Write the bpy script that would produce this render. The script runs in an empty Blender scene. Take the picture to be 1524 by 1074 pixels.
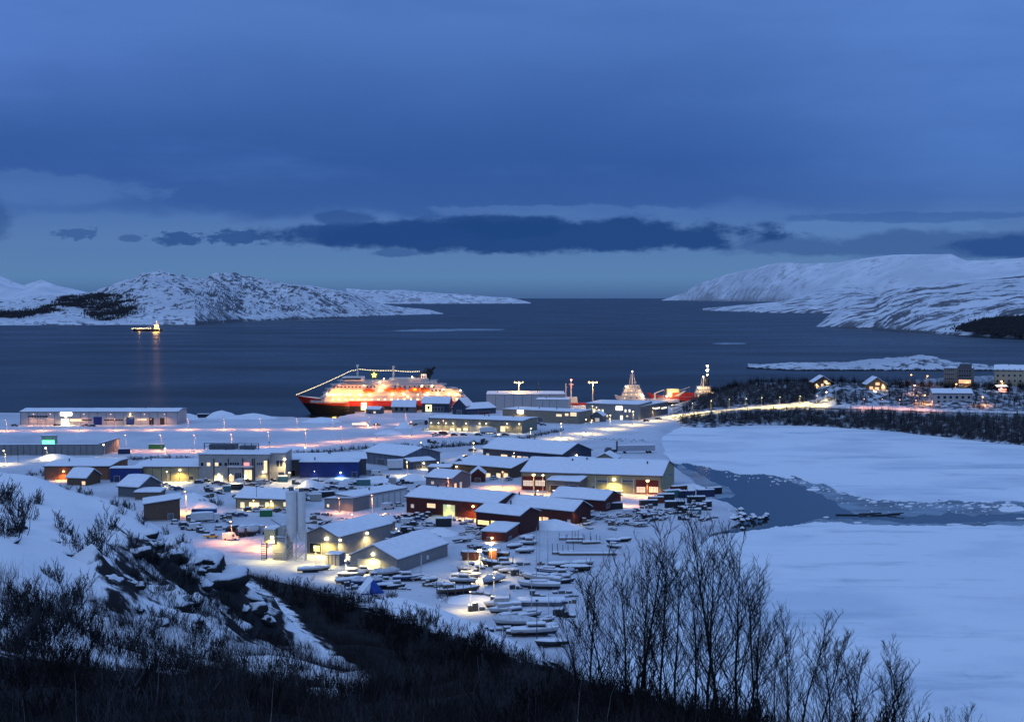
import bpy, math, random
import numpy as np
from mathutils import noise, Vector
random.seed(7); rng = np.random.default_rng(7)
S = bpy.context.scene; COL = S.collection
# ------------------------------------------------ camera, sky, sun, exposure
F = 2100.0; CAMZ = 84.0; PITCH = math.atan(94.0 / F)
cd = bpy.data.cameras.new('camera'); cam = bpy.data.objects.new('camera', cd); COL.objects.link(cam)
cam.location = (0, 0, CAMZ); cam.rotation_euler = (math.pi/2 - PITCH, 0, 0)
cd.sensor_width = 36; cd.lens = 36 * F / 1524; cd.clip_start = 1; cd.clip_end = 400000
S.camera = cam
S.view_settings.view_transform = 'Standard'; S.view_settings.look = 'None'
S.view_settings.exposure = 0; S.view_settings.gamma = 1
S.render.engine = 'CYCLES'
S.cycles.max_bounces = 5; S.cycles.diffuse_bounces = 2; S.cycles.glossy_bounces = 2
S.cycles.use_denoising = True; S.cycles.sample_clamp_indirect = 3.0
try: S.cycles.use_light_tree = True
except Exception: pass

W = bpy.data.worlds.new("World"); S.world = W; W.use_nodes = True
nt = W.node_tree; nt.nodes.clear()
def N(t, **k):
    n = nt.nodes.new(t)
    for a, b in k.items(): setattr(n, a, b)
    return n
def L(a, b): nt.links.new(a, b)
def M(op, a, b=None, clamp=False):
    n = N('ShaderNodeMath', operation=op); n.use_clamp = clamp
    for i, v in enumerate((a, b)):
        if v is None: continue
        if isinstance(v, (int, float)): n.inputs[i].default_value = v
        else: L(v, n.inputs[i])
    return n.outputs[0]
def ramp(x, stops, lo=0, hi=1):
    mr = N('ShaderNodeMapRange'); L(x, mr.inputs[0]); mr.inputs[1].default_value = lo; mr.inputs[2].default_value = hi
    r = N('ShaderNodeValToRGB'); L(mr.outputs[0], r.inputs[0]); e = r.color_ramp.elements
    while len(e) < len(stops): e.new(.5)
    for q, (p, c) in zip(e, stops): q.position = (p - lo) / (hi - lo); q.color = (*c, 1)
    return r.outputs[0]
def smooth(x, lo, hi):
    n = N('ShaderNodeMapRange', interpolation_type='SMOOTHSTEP'); L(x, n.inputs[0])
    n.inputs[1].default_value = lo; n.inputs[2].default_value = hi; return n.outputs[0]
def mixc(f, a, b):
    n = N('ShaderNodeMix', data_type='RGBA'); L(f, n.inputs[0])
    for v, i in ((a, 6), (b, 7)):
        if isinstance(v, tuple): n.inputs[i].default_value = (*v, 1)
        else: L(v, n.inputs[i])
    return n.outputs[2]
def srgb(r, g, b): return tuple(((c/255+.055)/1.055)**2.4 if c > 10 else c/255/12.92 for c in (r, g, b))
tc = N('ShaderNodeTexCoord'); sx = N('ShaderNodeSeparateXYZ'); L(tc.outputs['Generated'], sx.inputs[0])
AZ = M('ARCTAN2', sx.outputs[0], sx.outputs[1])
EL = M('ARCSINE', sx.outputs[2])
cx = N('ShaderNodeCombineXYZ'); L(M('MULTIPLY', AZ, 5.0), cx.inputs[0]); L(M('MULTIPLY', EL, 24.0), cx.inputs[1])
def wnoise(scale, detail, sq=1.0, off=0.0, rough=.55):
    c = N('ShaderNodeCombineXYZ'); L(M('MULTIPLY', AZ, scale), c.inputs[0]); L(M('MULTIPLY', EL, scale*sq), c.inputs[1]); c.inputs[2].default_value = off
    n = N('ShaderNodeTexNoise'); n.inputs['Scale'].default_value = 1; n.inputs['Detail'].default_value = detail; n.inputs['Roughness'].default_value = rough
    L(c.outputs[0], n.inputs['Vector']); return n.outputs[0]
def ye(py): return (443 - py) / 2100
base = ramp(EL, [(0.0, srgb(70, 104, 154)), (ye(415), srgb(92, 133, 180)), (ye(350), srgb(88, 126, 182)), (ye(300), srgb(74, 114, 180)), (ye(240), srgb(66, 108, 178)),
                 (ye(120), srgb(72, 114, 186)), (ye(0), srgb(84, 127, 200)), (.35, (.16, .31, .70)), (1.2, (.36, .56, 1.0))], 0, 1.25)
base = mixc(M('MULTIPLY', M('MULTIPLY', smooth(AZ, .08, .34), smooth(EL, .05, .12)), M('MULTIPLY', .75, smooth(M('MULTIPLY', EL, -1), -.45, -.22))), base, srgb(92, 138, 214))
base = mixc(M('MULTIPLY', M('MULTIPLY', smooth(M('MULTIPLY', AZ, -1), .15, .36), smooth(EL, .10, .16)), M('MULTIPLY', .6, smooth(M('MULTIPLY', EL, -1), -.45, -.22))), base, srgb(90, 132, 212))
wob = M('SUBTRACT', wnoise(9, 4, 2.2, 3.1), .5)
elw = M('ADD', EL, M('MULTIPLY', wob, .05))
# broad dark stratus deck
nb = wnoise(4.2, 5, 5.0, 1.7)
band = M('MULTIPLY', smooth(elw, ye(332), ye(306)), M('SUBTRACT', 1, smooth(elw, ye(270), ye(60))))
dk = M('MULTIPLY', band, smooth(nb, .22, .50))
# brighter gap on the far left of the deck and to the right
gap = M('SUBTRACT', 1, M('MULTIPLY', M('SUBTRACT', 1, smooth(AZ, -.33, -.22)), M('SUBTRACT', 1, smooth(M('ABSOLUTE', M('SUBTRACT', elw, ye(290))), .005, .018))))
rg = M('SUBTRACT', 1, M('MULTIPLY', smooth(AZ, .10, .32), .75))
dk = M('MULTIPLY', M('MULTIPLY', dk, gap), rg)
col = mixc(M('MULTIPLY', dk, .62), base, srgb(42, 82, 152))
# faint mottling of the high cloud
mt = smooth(wnoise(6, 6, 4.0, 7.7), .35, .7)
col = mixc(M('MULTIPLY', M('MULTIPLY', mt, .30), smooth(EL, .03, .08)), col, srgb(62, 103, 174))
def cloud(px, py, w, h, c, k=1.0, amp=1.9, sc=34, off=0.0):
    global col
    da = M('DIVIDE', M('SUBTRACT', AZ, (px - 762) / 2100), w / 2100)
    de = M('DIVIDE', M('SUBTRACT', EL, ye(py)), h / 2100)
    d = M('SQRT', M('ADD', M('MULTIPLY', da, da), M('MULTIPLY', de, de)))
    n = M('MULTIPLY', M('SUBTRACT', wnoise(sc, 8, 2.2, off, .62), .5), amp)
    m = M('SUBTRACT', 1, smooth(M('ADD', d, n), .70, 1.08))
    col = mixc(M('MULTIPLY', m, k), col, srgb(*c))
D = (33, 72, 132)
cloud(60, 290, 210, 24, (78, 117, 180), .65, 2.6, 16, 21)
cloud(1270, 345, 170, 17, (92, 131, 190), .7, 2.6, 18, 22)
cloud(820, 315, 230, 10, (84, 123, 184), .55, 2.8, 22, 23)
cloud(1330, 328, 170, 7, (58, 98, 164), .6, 2.8, 22, 24)
cloud(1420, 368, 330, 22, (56, 92, 152), .7, 1.6, 20, 9)
cloud(1490, 372, 110, 18, (42, 80, 142), .9, 1.5, 26, 4)
cloud(790, 352, 385, 27, D, .95, 1.5, 30, 0)
cloud(740, 338, 130, 20, D, .9, 1.4, 36, 1)
cloud(560, 348, 170, 19, (36, 74, 136), .9, 1.6, 30, 2)
cloud(357, 355, 44, 12, (48, 86, 146), .9, 3.0, 90, 5)
cloud(280, 358, 40, 10, (48, 86, 146), .9, 3.0, 90, 6)
cloud(135, 352, 30, 9, (58, 96, 156), .8, 3.0, 110, 7)
cloud(208, 358, 18, 6, (56, 92, 152), .7, 1.1, 60, 8)
cloud(512, 326, 46, 12, (48, 86, 148), .8, 1.2, 44, 9)
cloud(590, 377, 40, 7, (58, 96, 156), .8, 1.1, 60, 11)
cloud(5, 330, 60, 36, (48, 86, 148), .6, 1.5, 20, 12)
sky = N('ShaderNodeTexSky'); sky.sky_type = 'NISHITA'; sky.sun_disc = False
sky.sun_elevation = math.radians(-3.0); sky.sun_rotation = math.radians(200)
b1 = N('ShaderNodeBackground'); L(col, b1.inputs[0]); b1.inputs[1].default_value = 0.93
b2 = N('ShaderNodeBackground'); L(sky.outputs[0], b2.inputs[0]); b2.inputs[1].default_value = 0.06
ad = N('ShaderNodeAddShader'); L(b1.outputs[0], ad.inputs[0]); L(b2.outputs[0], ad.inputs[1])
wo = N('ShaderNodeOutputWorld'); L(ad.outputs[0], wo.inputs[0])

sl = bpy.data.lights.new('sun', 'SUN'); sl.energy = 0.34; sl.angle = math.radians(24); sl.color = (.66, .80, 1.0)
so = bpy.data.objects.new('sun', sl); COL.objects.link(so)
so.rotation_euler = (math.radians(58), 0, math.radians(-38))      # afterglow of the set sun, from behind and to the left of the viewer

# ------------------------------------------------ helpers
def ray(px, py):
    a, b = (px - 762) / F, (537 - py) / F
    c, s = math.cos(PITCH), math.sin(PITCH)
    return Vector((a, c + b * s, -s + b * c))
def G(px, py, z=3.0):
    r = ray(px, py); t = (z - CAMZ) / r.z
    return Vector((r.x * t, r.y * t, z))
def AT(px, py, dist):
    r = ray(px, py); t = dist / r.y
    return Vector((r.x * t, dist, CAMZ + r.z * t))
def to_px(x, y, z):
    c, s = math.cos(PITCH), math.sin(PITCH); dz = z - CAMZ
    d = y * c - dz * s; u = y * s + dz * c
    return 762 + F * x / d, 537 - F * u / d

MATS = {}
def mat(name, col, rough=.7, var=.12, scale=2.0, bump=0.0, emit=None, es=0.0, metal=0.0, spec=.4, stretch=(1, 1, 1), col2=None):
    if name in MATS: return MATS[name]
    m = bpy.data.materials.new(name); m.use_nodes = True; t = m.node_tree; p = t.nodes['Principled BSDF']
    p.inputs['Roughness'].default_value = rough; p.inputs['Metallic'].default_value = metal
    p.inputs['Specular IOR Level'].default_value = spec
    o = t.nodes.new('ShaderNodeTexCoord'); mp = t.nodes.new('ShaderNodeMapping'); mp.inputs['Scale'].default_value = stretch
    t.links.new(o.outputs['Object'], mp.inputs[0])
    n = t.nodes.new('ShaderNodeTexNoise'); n.inputs['Scale'].default_value = scale; n.inputs['Detail'].default_value = 5
    t.links.new(mp.outputs[0], n.inputs['Vector'])
    r = t.nodes.new('ShaderNodeValToRGB'); t.links.new(n.outputs[0], r.inputs[0])
    e = r.color_ramp.elements; e[0].position = .32; e[1].position = .68
    lo = col2 or tuple(c * (1 - var) for c in col); hi = col if col2 else tuple(min(1, c * (1 + var)) for c in col)
    e[0].color = (*lo, 1); e[1].color = (*hi, 1)
    t.links.new(r.outputs[0], p.inputs['Base Color'])
    if bump:
        b = t.nodes.new('ShaderNodeBump'); b.inputs['Strength'].default_value = bump; b.inputs['Distance'].default_value = .1
        t.links.new(n.outputs[0], b.inputs['Height']); t.links.new(b.outputs[0], p.inputs['Normal'])
    if emit:
        p.inputs['Emission Color'].default_value = (*emit, 1); p.inputs['Emission Strength'].default_value = es
    MATS[name] = m; return m

class MB:
    def __init__(s): s.v = []; s.f = []; s.m = []
    def face(s, pts, m=0):
        i = len(s.v); s.v += [tuple(p) for p in pts]; s.f.append(tuple(range(i, i + len(pts)))); s.m.append(m)
    def box(s, x0, y0, z0, x1, y1, z1, m=0):
        i = len(s.v)
        s.v += [(x0, y0, z0), (x1, y0, z0), (x1, y1, z0), (x0, y1, z0), (x0, y0, z1), (x1, y0, z1), (x1, y1, z1), (x0, y1, z1)]
        for q in ((0, 3, 2, 1), (4, 5, 6, 7), (0, 1, 5, 4), (1, 2, 6, 5), (2, 3, 7, 6), (3, 0, 4, 7)):
            s.f.append(tuple(i + k for k in q)); s.m.append(m)
    def prism(s, poly, y0, y1, m=0):       # poly in (x, z), extruded along y
        n = len(poly); i = len(s.v)
        s.v += [(x, y0, z) for x, z in poly] + [(x, y1, z) for x, z in poly]
        s.f.append(tuple(i + k for k in range(n))); s.f.append(tuple(i + n + k for k in reversed(range(n)))); s.m += [m, m]
        for k in range(n):
            q = (k + 1) % n; s.f.append((i + k, i + n + k, i + n + q, i + q)); s.m.append(m)
    def slabxy(s, poly, z0, z1, m=0):      # poly in (x, y), extruded along z
        n = len(poly); i = len(s.v)
        s.v += [(x, y, z0) for x, y in poly] + [(x, y, z1) for x, y in poly]
        s.f.append(tuple(i + k for k in reversed(range(n)))); s.f.append(tuple(i + n + k for k in range(n))); s.m += [m, m]
        for k in range(n):
            q = (k + 1) % n; s.f.append((i + k, i + q, i + n + q, i + n + k)); s.m.append(m)
    def tube(s, a, b, r0, r1=None, n=6, m=0):
        a = Vector(a); b = Vector(b); r1 = r0 if r1 is None else r1
        d = (b - a); d = d.normalized() if d.length > 1e-9 else Vector((0, 0, 1))
        u = d.cross(Vector((0, 0, 1)) if abs(d.z) < .9 else Vector((1, 0, 0))).normalized(); w = d.cross(u)
        i = len(s.v)
        for c, r in ((a, r0), (b, r1)):
            for k in range(n):
                t = 2 * math.pi * k / n; s.v.append(tuple(c + u * (r * math.cos(t)) + w * (r * math.sin(t))))
        for k in range(n):
            q = (k + 1) % n; s.f.append((i + k, i + q, i + n + q, i + n + k)); s.m.append(m)
        if n > 3:
            s.f.append(tuple(i + k for k in reversed(range(n)))); s.f.append(tuple(i + n + k for k in range(n))); s.m += [m, m]
    def ball(s, c, r, m=0, nu=8, nv=5, sz=1.0):
        i = len(s.v)
        for a in range(nv + 1):
            th = math.pi * a / nv
            for k in range(nu):
                t = 2 * math.pi * k / nu
                s.v.append((c[0] + r * math.sin(th) * math.cos(t), c[1] + r * math.sin(th) * math.sin(t), c[2] + r * sz * math.cos(th)))
        for a in range(nv):
            for k in range(nu):
                q = (k + 1) % nu; s.f.append((i + a*nu + k, i + (a+1)*nu + k, i + (a+1)*nu + q, i + a*nu + q)); s.m.append(m)
    def grid(s, P, m=0):                   # P[r][c] points
        i = len(s.v); R, C = len(P), len(P[0])
        for row in P: s.v += [tuple(p) for p in row]
        for r in range(R - 1):
            for c in range(C - 1):
                s.f.append((i + r*C + c, i + r*C + c + 1, i + (r+1)*C + c + 1, i + (r+1)*C + c)); s.m.append(m)
    def loft(s, rings, m=0, closed=True, mrow=None):
        i = len(s.v); C = len(rings[0])
        for row in rings: s.v += [tuple(p) for p in row]
        for r in range(len(rings) - 1):
            for c in range(C if closed else C - 1):
                q = (c + 1) % C; s.f.append((i + r*C + c, i + r*C + q, i + (r+1)*C + q, i + (r+1)*C + c)); s.m.append(mrow[c] if mrow else m)
    def slab(s, xs, ys, ft, fb, m=0):      # closed sheet between two height functions
        top = [[(x, y, ft(x, y)) for x in xs] for y in ys]; bot = [[(x, y, fb(x, y)) for x in xs] for y in ys]
        s.grid(top, m); s.grid([r[::-1] for r in bot], m)
        ring = lambda P: P[0] + [r[-1] for r in P[1:]] + P[-1][-2::-1] + [r[0] for r in P[-2:0:-1]]
        s.loft([ring(bot), ring(top)], m)
    def build(s, name, mats, parent=None, smooth=False, loc=None):
        me = bpy.data.meshes.new(name); me.from_pydata(s.v, [], s.f)
        for q in (mats if isinstance(mats, (list, tuple)) else [mats]): me.materials.append(q)
        me.polygons.foreach_set('material_index', s.m)
        if smooth: me.polygons.foreach_set('use_smooth', [True] * len(s.f))
        me.update()
        o = bpy.data.objects.new(name, me); COL.objects.link(o)
        if parent: o.parent = parent
        if loc: o.location = loc
        return o
def mesh_np(name, V, Fq, m, smooth=True):
    me = bpy.data.meshes.new(name); me.from_pydata([tuple(v) for v in V], [], Fq)
    me.materials.append(m)
    if smooth: me.polygons.foreach_set('use_smooth', [True] * len(Fq))
    me.update(); o = bpy.data.objects.new(name, me); COL.objects.link(o); return o
def tag(o, label, cat, group=None, kind=None):
    if label: o['label'] = label
    if cat: o['category'] = cat
    if group: o['group'] = group
    if kind: o['kind'] = kind
    return o
def thing(name, label, cat, loc, rz=0.0, group=None):
    o = bpy.data.objects.new(name, None); COL.objects.link(o); o.empty_display_size = 1
    o.location = loc; o.rotation_euler = (0, 0, rz); return tag(o, label, cat, group)
def dup(src, loc, rz=0.0, label=None, group=None, scale=None):
    def cp(o, par):
        c = o.copy(); COL.objects.link(c)
        if par: c.parent = par
        for ch in KIDS(o): cp(ch, c)
        return c
    r = cp(src, None); r.location = loc; r.rotation_euler = (0, 0, rz)
    if scale: r.scale = (scale,) * 3 if isinstance(scale, (int, float)) else scale
    if label: r['label'] = label
    if group: r['group'] = group
    return r
def KIDS(o): return list(o.children)
def light(name, loc, energy, color, parent=None, radius=.5, spot=0):
    l = bpy.data.lights.new(name, 'SPOT' if spot else 'POINT'); l.energy = energy
    if spot: l.spot_size = math.radians(spot); l.spot_blend = .7
    l.color = (color[0], color[1] * (.9 if color[1] > color[2] else 1), color[2] * (.6 if color[0] > color[2] else 1)); l.shadow_soft_size = radius
    o = bpy.data.objects.new(name, l); COL.objects.link(o); o.location = loc
    if parent: o.parent = parent
    return o
def struct(o): o['kind'] = 'structure'; return o

# ------------------------------------------------ ground materials
def node_mat(name):
    m = bpy.data.materials.new(name); m.use_nodes = True; t = m.node_tree; return m, t, t.nodes['Principled BSDF']
def tn(t, typ, **k):
    n = t.nodes.new(typ)
    for a, b in k.items(): setattr(n, a, b)
    return n
def t_noise(t, scale, detail=6, stretch=(1, 1, 1), rough=.55, coord='Object', rot=(0, 0, 0)):
    o = tn(t, 'ShaderNodeTexCoord'); mp = tn(t, 'ShaderNodeMapping'); mp.inputs['Scale'].default_value = stretch; mp.inputs['Rotation'].default_value = rot
    t.links.new(o.outputs[coord], mp.inputs[0])
    n = tn(t, 'ShaderNodeTexNoise'); n.inputs['Scale'].default_value = scale; n.inputs['Detail'].default_value = detail; n.inputs['Roughness'].default_value = rough
    t.links.new(mp.outputs[0], n.inputs['Vector']); return n.outputs[0]
def t_step(t, x, lo, hi):
    n = tn(t, 'ShaderNodeMapRange', interpolation_type='SMOOTHSTEP'); t.links.new(x, n.inputs[0]); n.inputs[1].default_value = lo; n.inputs[2].default_value = hi; return n.outputs[0]
def t_mix(t, f, a, b):
    n = tn(t, 'ShaderNodeMix', data_type='RGBA')
    if isinstance(f, float): n.inputs[0].default_value = f
    else: t.links.new(f, n.inputs[0])
    for v, i in ((a, 6), (b, 7)):
        if isinstance(v, tuple): n.inputs[i].default_value = (*v, 1)
        else: t.links.new(v, n.inputs[i])
    return n.outputs[2]
def t_math(t, op, a, b):
    n = tn(t, 'ShaderNodeMath', operation=op)
    for i, v in enumerate((a, b)):
        if isinstance(v, (int, float)): n.inputs[i].default_value = v
        else: t.links.new(v, n.inputs[i])
    return n.outputs[0]
def t_bump(t, p, h, strength, dist):
    b = tn(t, 'ShaderNodeBump'); b.inputs['Strength'].default_value = strength; b.inputs['Distance'].default_value = dist
    t.links.new(h, b.inputs['Height']); t.links.new(b.outputs[0], p.inputs['Normal'])
SNOW = (.80, .83, .88)
m_snow = mat('snow', SNOW, .65, .05, .6, .25, spec=.2)
# town yard: trodden snow with wheel tracks and grey slush
m_yard, t, p = node_mat('trodden_snow'); p.inputs['Roughness'].default_value = .7; p.inputs['Specular IOR Level'].default_value = .2
a = t_noise(t, .03, 7); b = t_noise(t, .35, 5); c = t_noise(t, .09, 6, (1, 4, 1), rot=(0, 0, .3))
q = t_mix(t, t_step(t, a, .40, .72), (.62, .65, .71), (.48, .51, .57))
d_ = t_noise(t, 1.1, 6, (1, 1.5, 1), .7); q = t_mix(t, t_math(t, 'MULTIPLY', t_math(t, 'MULTIPLY', t_step(t, d_, .56, .68), t_step(t, a, .38, .58)), .8), q, (.20, .21, .24))
q = t_mix(t, t_math(t, 'MULTIPLY', t_step(t, b, .58, .72), .75), q, (.34, .36, .42))
q = t_mix(t, t_math(t, 'MULTIPLY', t_step(t, c, .58, .70), .55), q, (.50, .53, .60))
t.links.new(q, p.inputs['Base Color']); t_bump(t, p, t_math(t, 'ADD', b, c), .6, .4)
# ice
m_ice, t, p = node_mat('lagoon_ice'); p.inputs['Roughness'].default_value = .6; p.inputs['Specular IOR Level'].default_value = .25
a = t_noise(t, .012, 6, (1, 1.2, 1)); b = t_noise(t, .05, 7, (1, 1.6, 1)); c = t_noise(t, .5, 5)
d_ = t_noise(t, .02, 7, (.45, 1.9, 1), .62); e_ = t_noise(t, .15, 8, (.5, 1.6, 1), .7)
q = t_mix(t, t_step(t, a, .46, .62), (.78, .84, .90), (.62, .70, .79))
q = t_mix(t, t_math(t, 'MULTIPLY', t_step(t, d_, .53, .66), .70), q, (.42, .53, .64))
q = t_mix(t, t_math(t, 'MULTIPLY', t_step(t, e_, .62, .74), .5), q, (.46, .54, .63))
q = t_mix(t, t_math(t, 'MULTIPLY', t_step(t, b, .58, .74), .45), q, (.42, .50, .60))
q = t_mix(t, t_math(t, 'MULTIPLY', t_step(t, c, .64, .72), .16), q, (.35, .40, .48))
vo = tn(t, 'ShaderNodeTexVoronoi', feature='DISTANCE_TO_EDGE'); vo.inputs['Scale'].default_value = .035; o_ = tn(t, 'ShaderNodeTexCoord'); mx = tn(t, 'ShaderNodeVectorMath', operation='ADD'); nz = tn(t, 'ShaderNodeTexNoise'); nz.inputs['Scale'].default_value = .05; nz.inputs['Detail'].default_value = 5
sc_ = tn(t, 'ShaderNodeVectorMath', operation='SCALE'); sc_.inputs['Scale'].default_value = 26; t.links.new(o_.outputs['Object'], nz.inputs['Vector']); t.links.new(nz.outputs['Color'], sc_.inputs[0]); t.links.new(o_.outputs['Object'], mx.inputs[0]); t.links.new(sc_.outputs[0], mx.inputs[1]); t.links.new(mx.outputs[0], vo.inputs['Vector'])
ck = t_math(t, 'SUBTRACT', 1.0, t_step(t, vo.outputs['Distance'], .0, .035))
q = t_mix(t, t_math(t, 'MULTIPLY', t_math(t, 'MULTIPLY', ck, t_step(t, d_, .50, .66)), .32), q, (.34, .42, .52))
t.links.new(q, p.inputs['Base Color']); t_bump(t, p, t_math(t, 'ADD', b, c), .35, .3)
m_slush, t, p = node_mat('thin_grey_ice'); p.inputs['Roughness'].default_value = .35; p.inputs['Specular IOR Level'].default_value = .4
a = t_noise(t, .05, 7, (1, 1.4, 1)); b = t_noise(t, .3, 5)
q = t_mix(t, t_step(t, a, .35, .65), (.06, .09, .12), (.22, .30, .37))
q = t_mix(t, t_step(t, b, .62, .70), q, (.48, .55, .63)); t.links.new(q, p.inputs['Base Color'])
m_water, t, p = node_mat('sea_water'); p.inputs['Base Color'].default_value = (.002, .006, .013, 1); p.inputs['Roughness'].default_value = .30
p.inputs['IOR'].default_value = 1.33; p.inputs['Specular IOR Level'].default_value = .10
a = t_noise(t, .12, 6, (1, 1.5, 1)); b = t_noise(t, .0022, 5, (1, 2.5, 1))
r = tn(t, 'ShaderNodeMapRange'); t.links.new(b, r.inputs[0]); r.inputs[1].default_value = .35; r.inputs[2].default_value = .65; r.inputs[3].default_value = .24; r.inputs[4].default_value = .36
t.links.new(r.outputs[0], p.inputs['Roughness']); t_bump(t, p, a, .7, 1.3)
m_calm, t, p = node_mat('calm_water'); p.inputs['Base Color'].default_value = (.022, .040, .050, 1); p.inputs['Roughness'].default_value = .10; p.inputs['IOR'].default_value = 1.33; p.inputs['Specular IOR Level'].default_value = .24
a = t_noise(t, .3, 4); t_bump(t, p, a, .12, .3)
# mountains: snow over rock that breaks through on steep and wind-scoured places
def mountain_mat(name, sc, rock_lo, rock_hi, stretch=(1, 1, 1), rot=(0, 0, 0), rock=(.06, .07, .09), k=.9):
    m, t, p = node_mat(name); p.inputs['Roughness'].default_value = .8; p.inputs['Specular IOR Level'].default_value = .1
    a = t_noise(t, sc, 9, stretch, .68, rot=rot); b = t_noise(t, sc * .22, 4)
    g = tn(t, 'ShaderNodeNewGeometry'); sp = tn(t, 'ShaderNodeSeparateXYZ'); t.links.new(g.outputs['True Normal'], sp.inputs[0])
    steep = t_math(t, 'SUBTRACT', 1.0, sp.outputs[2])
    v = t_math(t, 'ADD', t_math(t, 'ADD', a, t_math(t, 'MULTIPLY', steep, .35)), t_math(t, 'MULTIPLY', b, .35))
    q = t_mix(t, t_math(t, 'MULTIPLY', t_step(t, v, rock_lo, rock_hi), k), t_mix(t, t_step(t, b, .35, .65), (.56, .61, .68), (.72, .77, .84)), rock)
    t.links.new(q, p.inputs['Base Color']); t_bump(t, p, a, .7, 12); return m
m_mtl = mountain_mat('rocky_snow', .036, .725, .80)
m_mtr = mountain_mat('streaky_snow', .010, .685, .775, (.6, 2.4, 3.5), (0, 0, .35))
m_far = mountain_mat('far_snow', .004, .72, .95, k=.5)
m_isl = mountain_mat('islet_snow', .06, .72, .82)

# ------------------------------------------------ sea
mb = MB(); mb.face([(-150000, -2000, 0), (150000, -2000, 0), (150000, 170000, 0), (-150000, 170000, 0)])
struct(mb.build('sea', m_water))

# ------------------------------------------------ mountains beyond the fjord
def interp(pts, x): return float(np.interp(x, [p[0] for p in pts], [p[1] for p in pts]))
def mountain(name, x0, x1, shore, ridge, back, m, nu=220, nv=46, rough=.16, seed=0, fs=900., pw=.75):
    """shore: (px,py) waterline; ridge: (px,py) skyline; back: (px, metres from shore to ridge)"""
    V = []; Fq = []; nt_ = nv + 14
    for i in range(nu + 1):
        px = x0 + (x1 - x0) * i / nu
        s0 = G(px, max(interp(shore, px), 444.2), 0); d0 = s0.y; dr = d0 + interp(back, px); top = AT(px, interp(ridge, px), dr)
        for j in range(nt_ + 1):
            t_ = j / nv
            d = d0 + (dr - d0) * t_; x = d * (px - 762) / F / (math.cos(PITCH))
            x = s0.x + (top.x - s0.x) * t_
            if t_ <= 1: z = top.z * (t_ ** pw)
            else: z = top.z * max(0, 1 - ((t_ - 1) / .3) ** 1.5) - 8 * (t_ - 1)
            if 0 < t_:
                h = noise.fractal(Vector((x / fs + seed, d / fs, seed)), .85, 2.1, 7) * 2 - .1
                z += top.z * rough * h * min(1, t_ * 5) * (1 if t_ < .85 else max(.35, 1 - (t_ - .85) * 4.5))
            if j == 0: z = -3
            V.append((x, d, max(z, -3)))
    R = nt_ + 1
    for i in range(nu):
        for j in range(nt_):
            Fq.append((i*R + j, (i+1)*R + j, (i+1)*R + j + 1, i*R + j + 1))
    return struct(mesh_np(name, V, Fq, m, True)), V
MT_L, V_L = mountain('mountain', -140, 662, [(-140, 484), (0, 484), (290, 483), (360, 478), (500, 473), (600, 469), (662, 467)],
    [(-140, 450), (0, 446), (60, 441), (125, 437), (150, 430), (185, 415), (215, 409), (245, 410), (270, 412), (300, 410), (335, 409), (350, 407), (360, 412), (380, 417), (450, 423), (510, 433), (560, 450), (600, 457), (640, 461), (662, 467)],
    [(-140, 1500), (350, 1500), (560, 700), (662, 200)], m_mtl, 380, 76, .125, 1.3, 230.)
MT_R, V_R = mountain('mountain', 1214, 1700, [(1214, 486), (1300, 490), (1380, 496), (1524, 504), (1700, 512)],
    [(1214, 486), (1235, 468), (1262, 448), (1330, 430), (1400, 420), (1524, 410), (1700, 396)],
    [(1214, 100), (1300, 700), (1524, 1500), (1700, 1700)], m_mtr, 260, 64, .075, 4.1, 300.)
mountain('mountain', 1046, 1300, [(1046, 462), (1130, 465), (1235, 466), (1300, 467)],
    [(1046, 459), (1110, 453), (1160, 449), (1200, 438), (1240, 426), (1270, 421), (1300, 427)], [(1046, 300), (1300, 1800)], m_mtr, 120, 30, .12, 5.5, 700.)
mountain('mountain', 985, 1720, [(985, 447), (1200, 449), (1720, 452)],
    [(985, 446.5), (1010, 438), (1045, 420), (1110, 402), (1160, 392), (1250, 389), (1330, 381), (1415, 378), (1440, 388), (1524, 381), (1720, 372)],
    [(985, 500), (1100, 3000), (1720, 5000)], m_far, 240, 40, .07, 6.6, 2600.)
mountain('mountain', 515, 790, [(515, 452), (790, 451.5)], [(515, 428), (570, 431), (640, 434), (700, 439), (760, 443), (790, 450)], [(515, 2500), (790, 600)], mountain_mat('far_shore_snow', .008, .68, .80, (1, 1, 1), k=.6), 160, 30, .22, 8.8, 700.)
mountain('mountain', -150, 150, [(-150, 447), (150, 447)], [(-150, 404), (0, 411), (35, 424), (62, 414), (85, 424), (110, 430), (150, 440)], [(-150, 6000), (150, 3000)], m_far, 110, 26, .12, 9.9, 3000.)

# islet
def islet(name, pts, m, nu=120, nv=16, seed=0):
    V = []; Fq = []
    for i in range(nu + 1):
        px = pts[0][0] + (pts[-1][0] - pts[0][0]) * i / nu
        fr = np.interp(px, [q[0] for q in pts], [q[1] for q in pts]); tp = np.interp(px, [q[0] for q in pts], [q[2] for q in pts])
        n1 = noise.fractal(Vector((px / 30., seed, 0)), .9, 2, 4) * 1.2
        a = G(px, fr + .4 * n1, 0); b = AT(px, tp, a.y + 60); 
        for j in range(nv + 1):
            t_ = j / nv; s_ = t_ / .6
            z = (b.z * min(1, s_) ** .8 if t_ <= .6 else b.z * (1 - ((t_ - .6) / .4) ** 2)) 
            z = max(z, .6) + noise.fractal(Vector((px / 8., t_ * 4, seed)), .9, 2, 4) * .9 if 0 < j < nv else -1.5
            V.append((a.x + (b.x - a.x) * s_, a.y + (b.y - a.y) * s_, z))
    R = nv + 1
    for i in range(nu):
        for j in range(nv): Fq.append((i*R + j, (i+1)*R + j, (i+1)*R + j + 1, i*R + j + 1))
    return struct(mesh_np(name, V, Fq, m, True))
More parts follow.
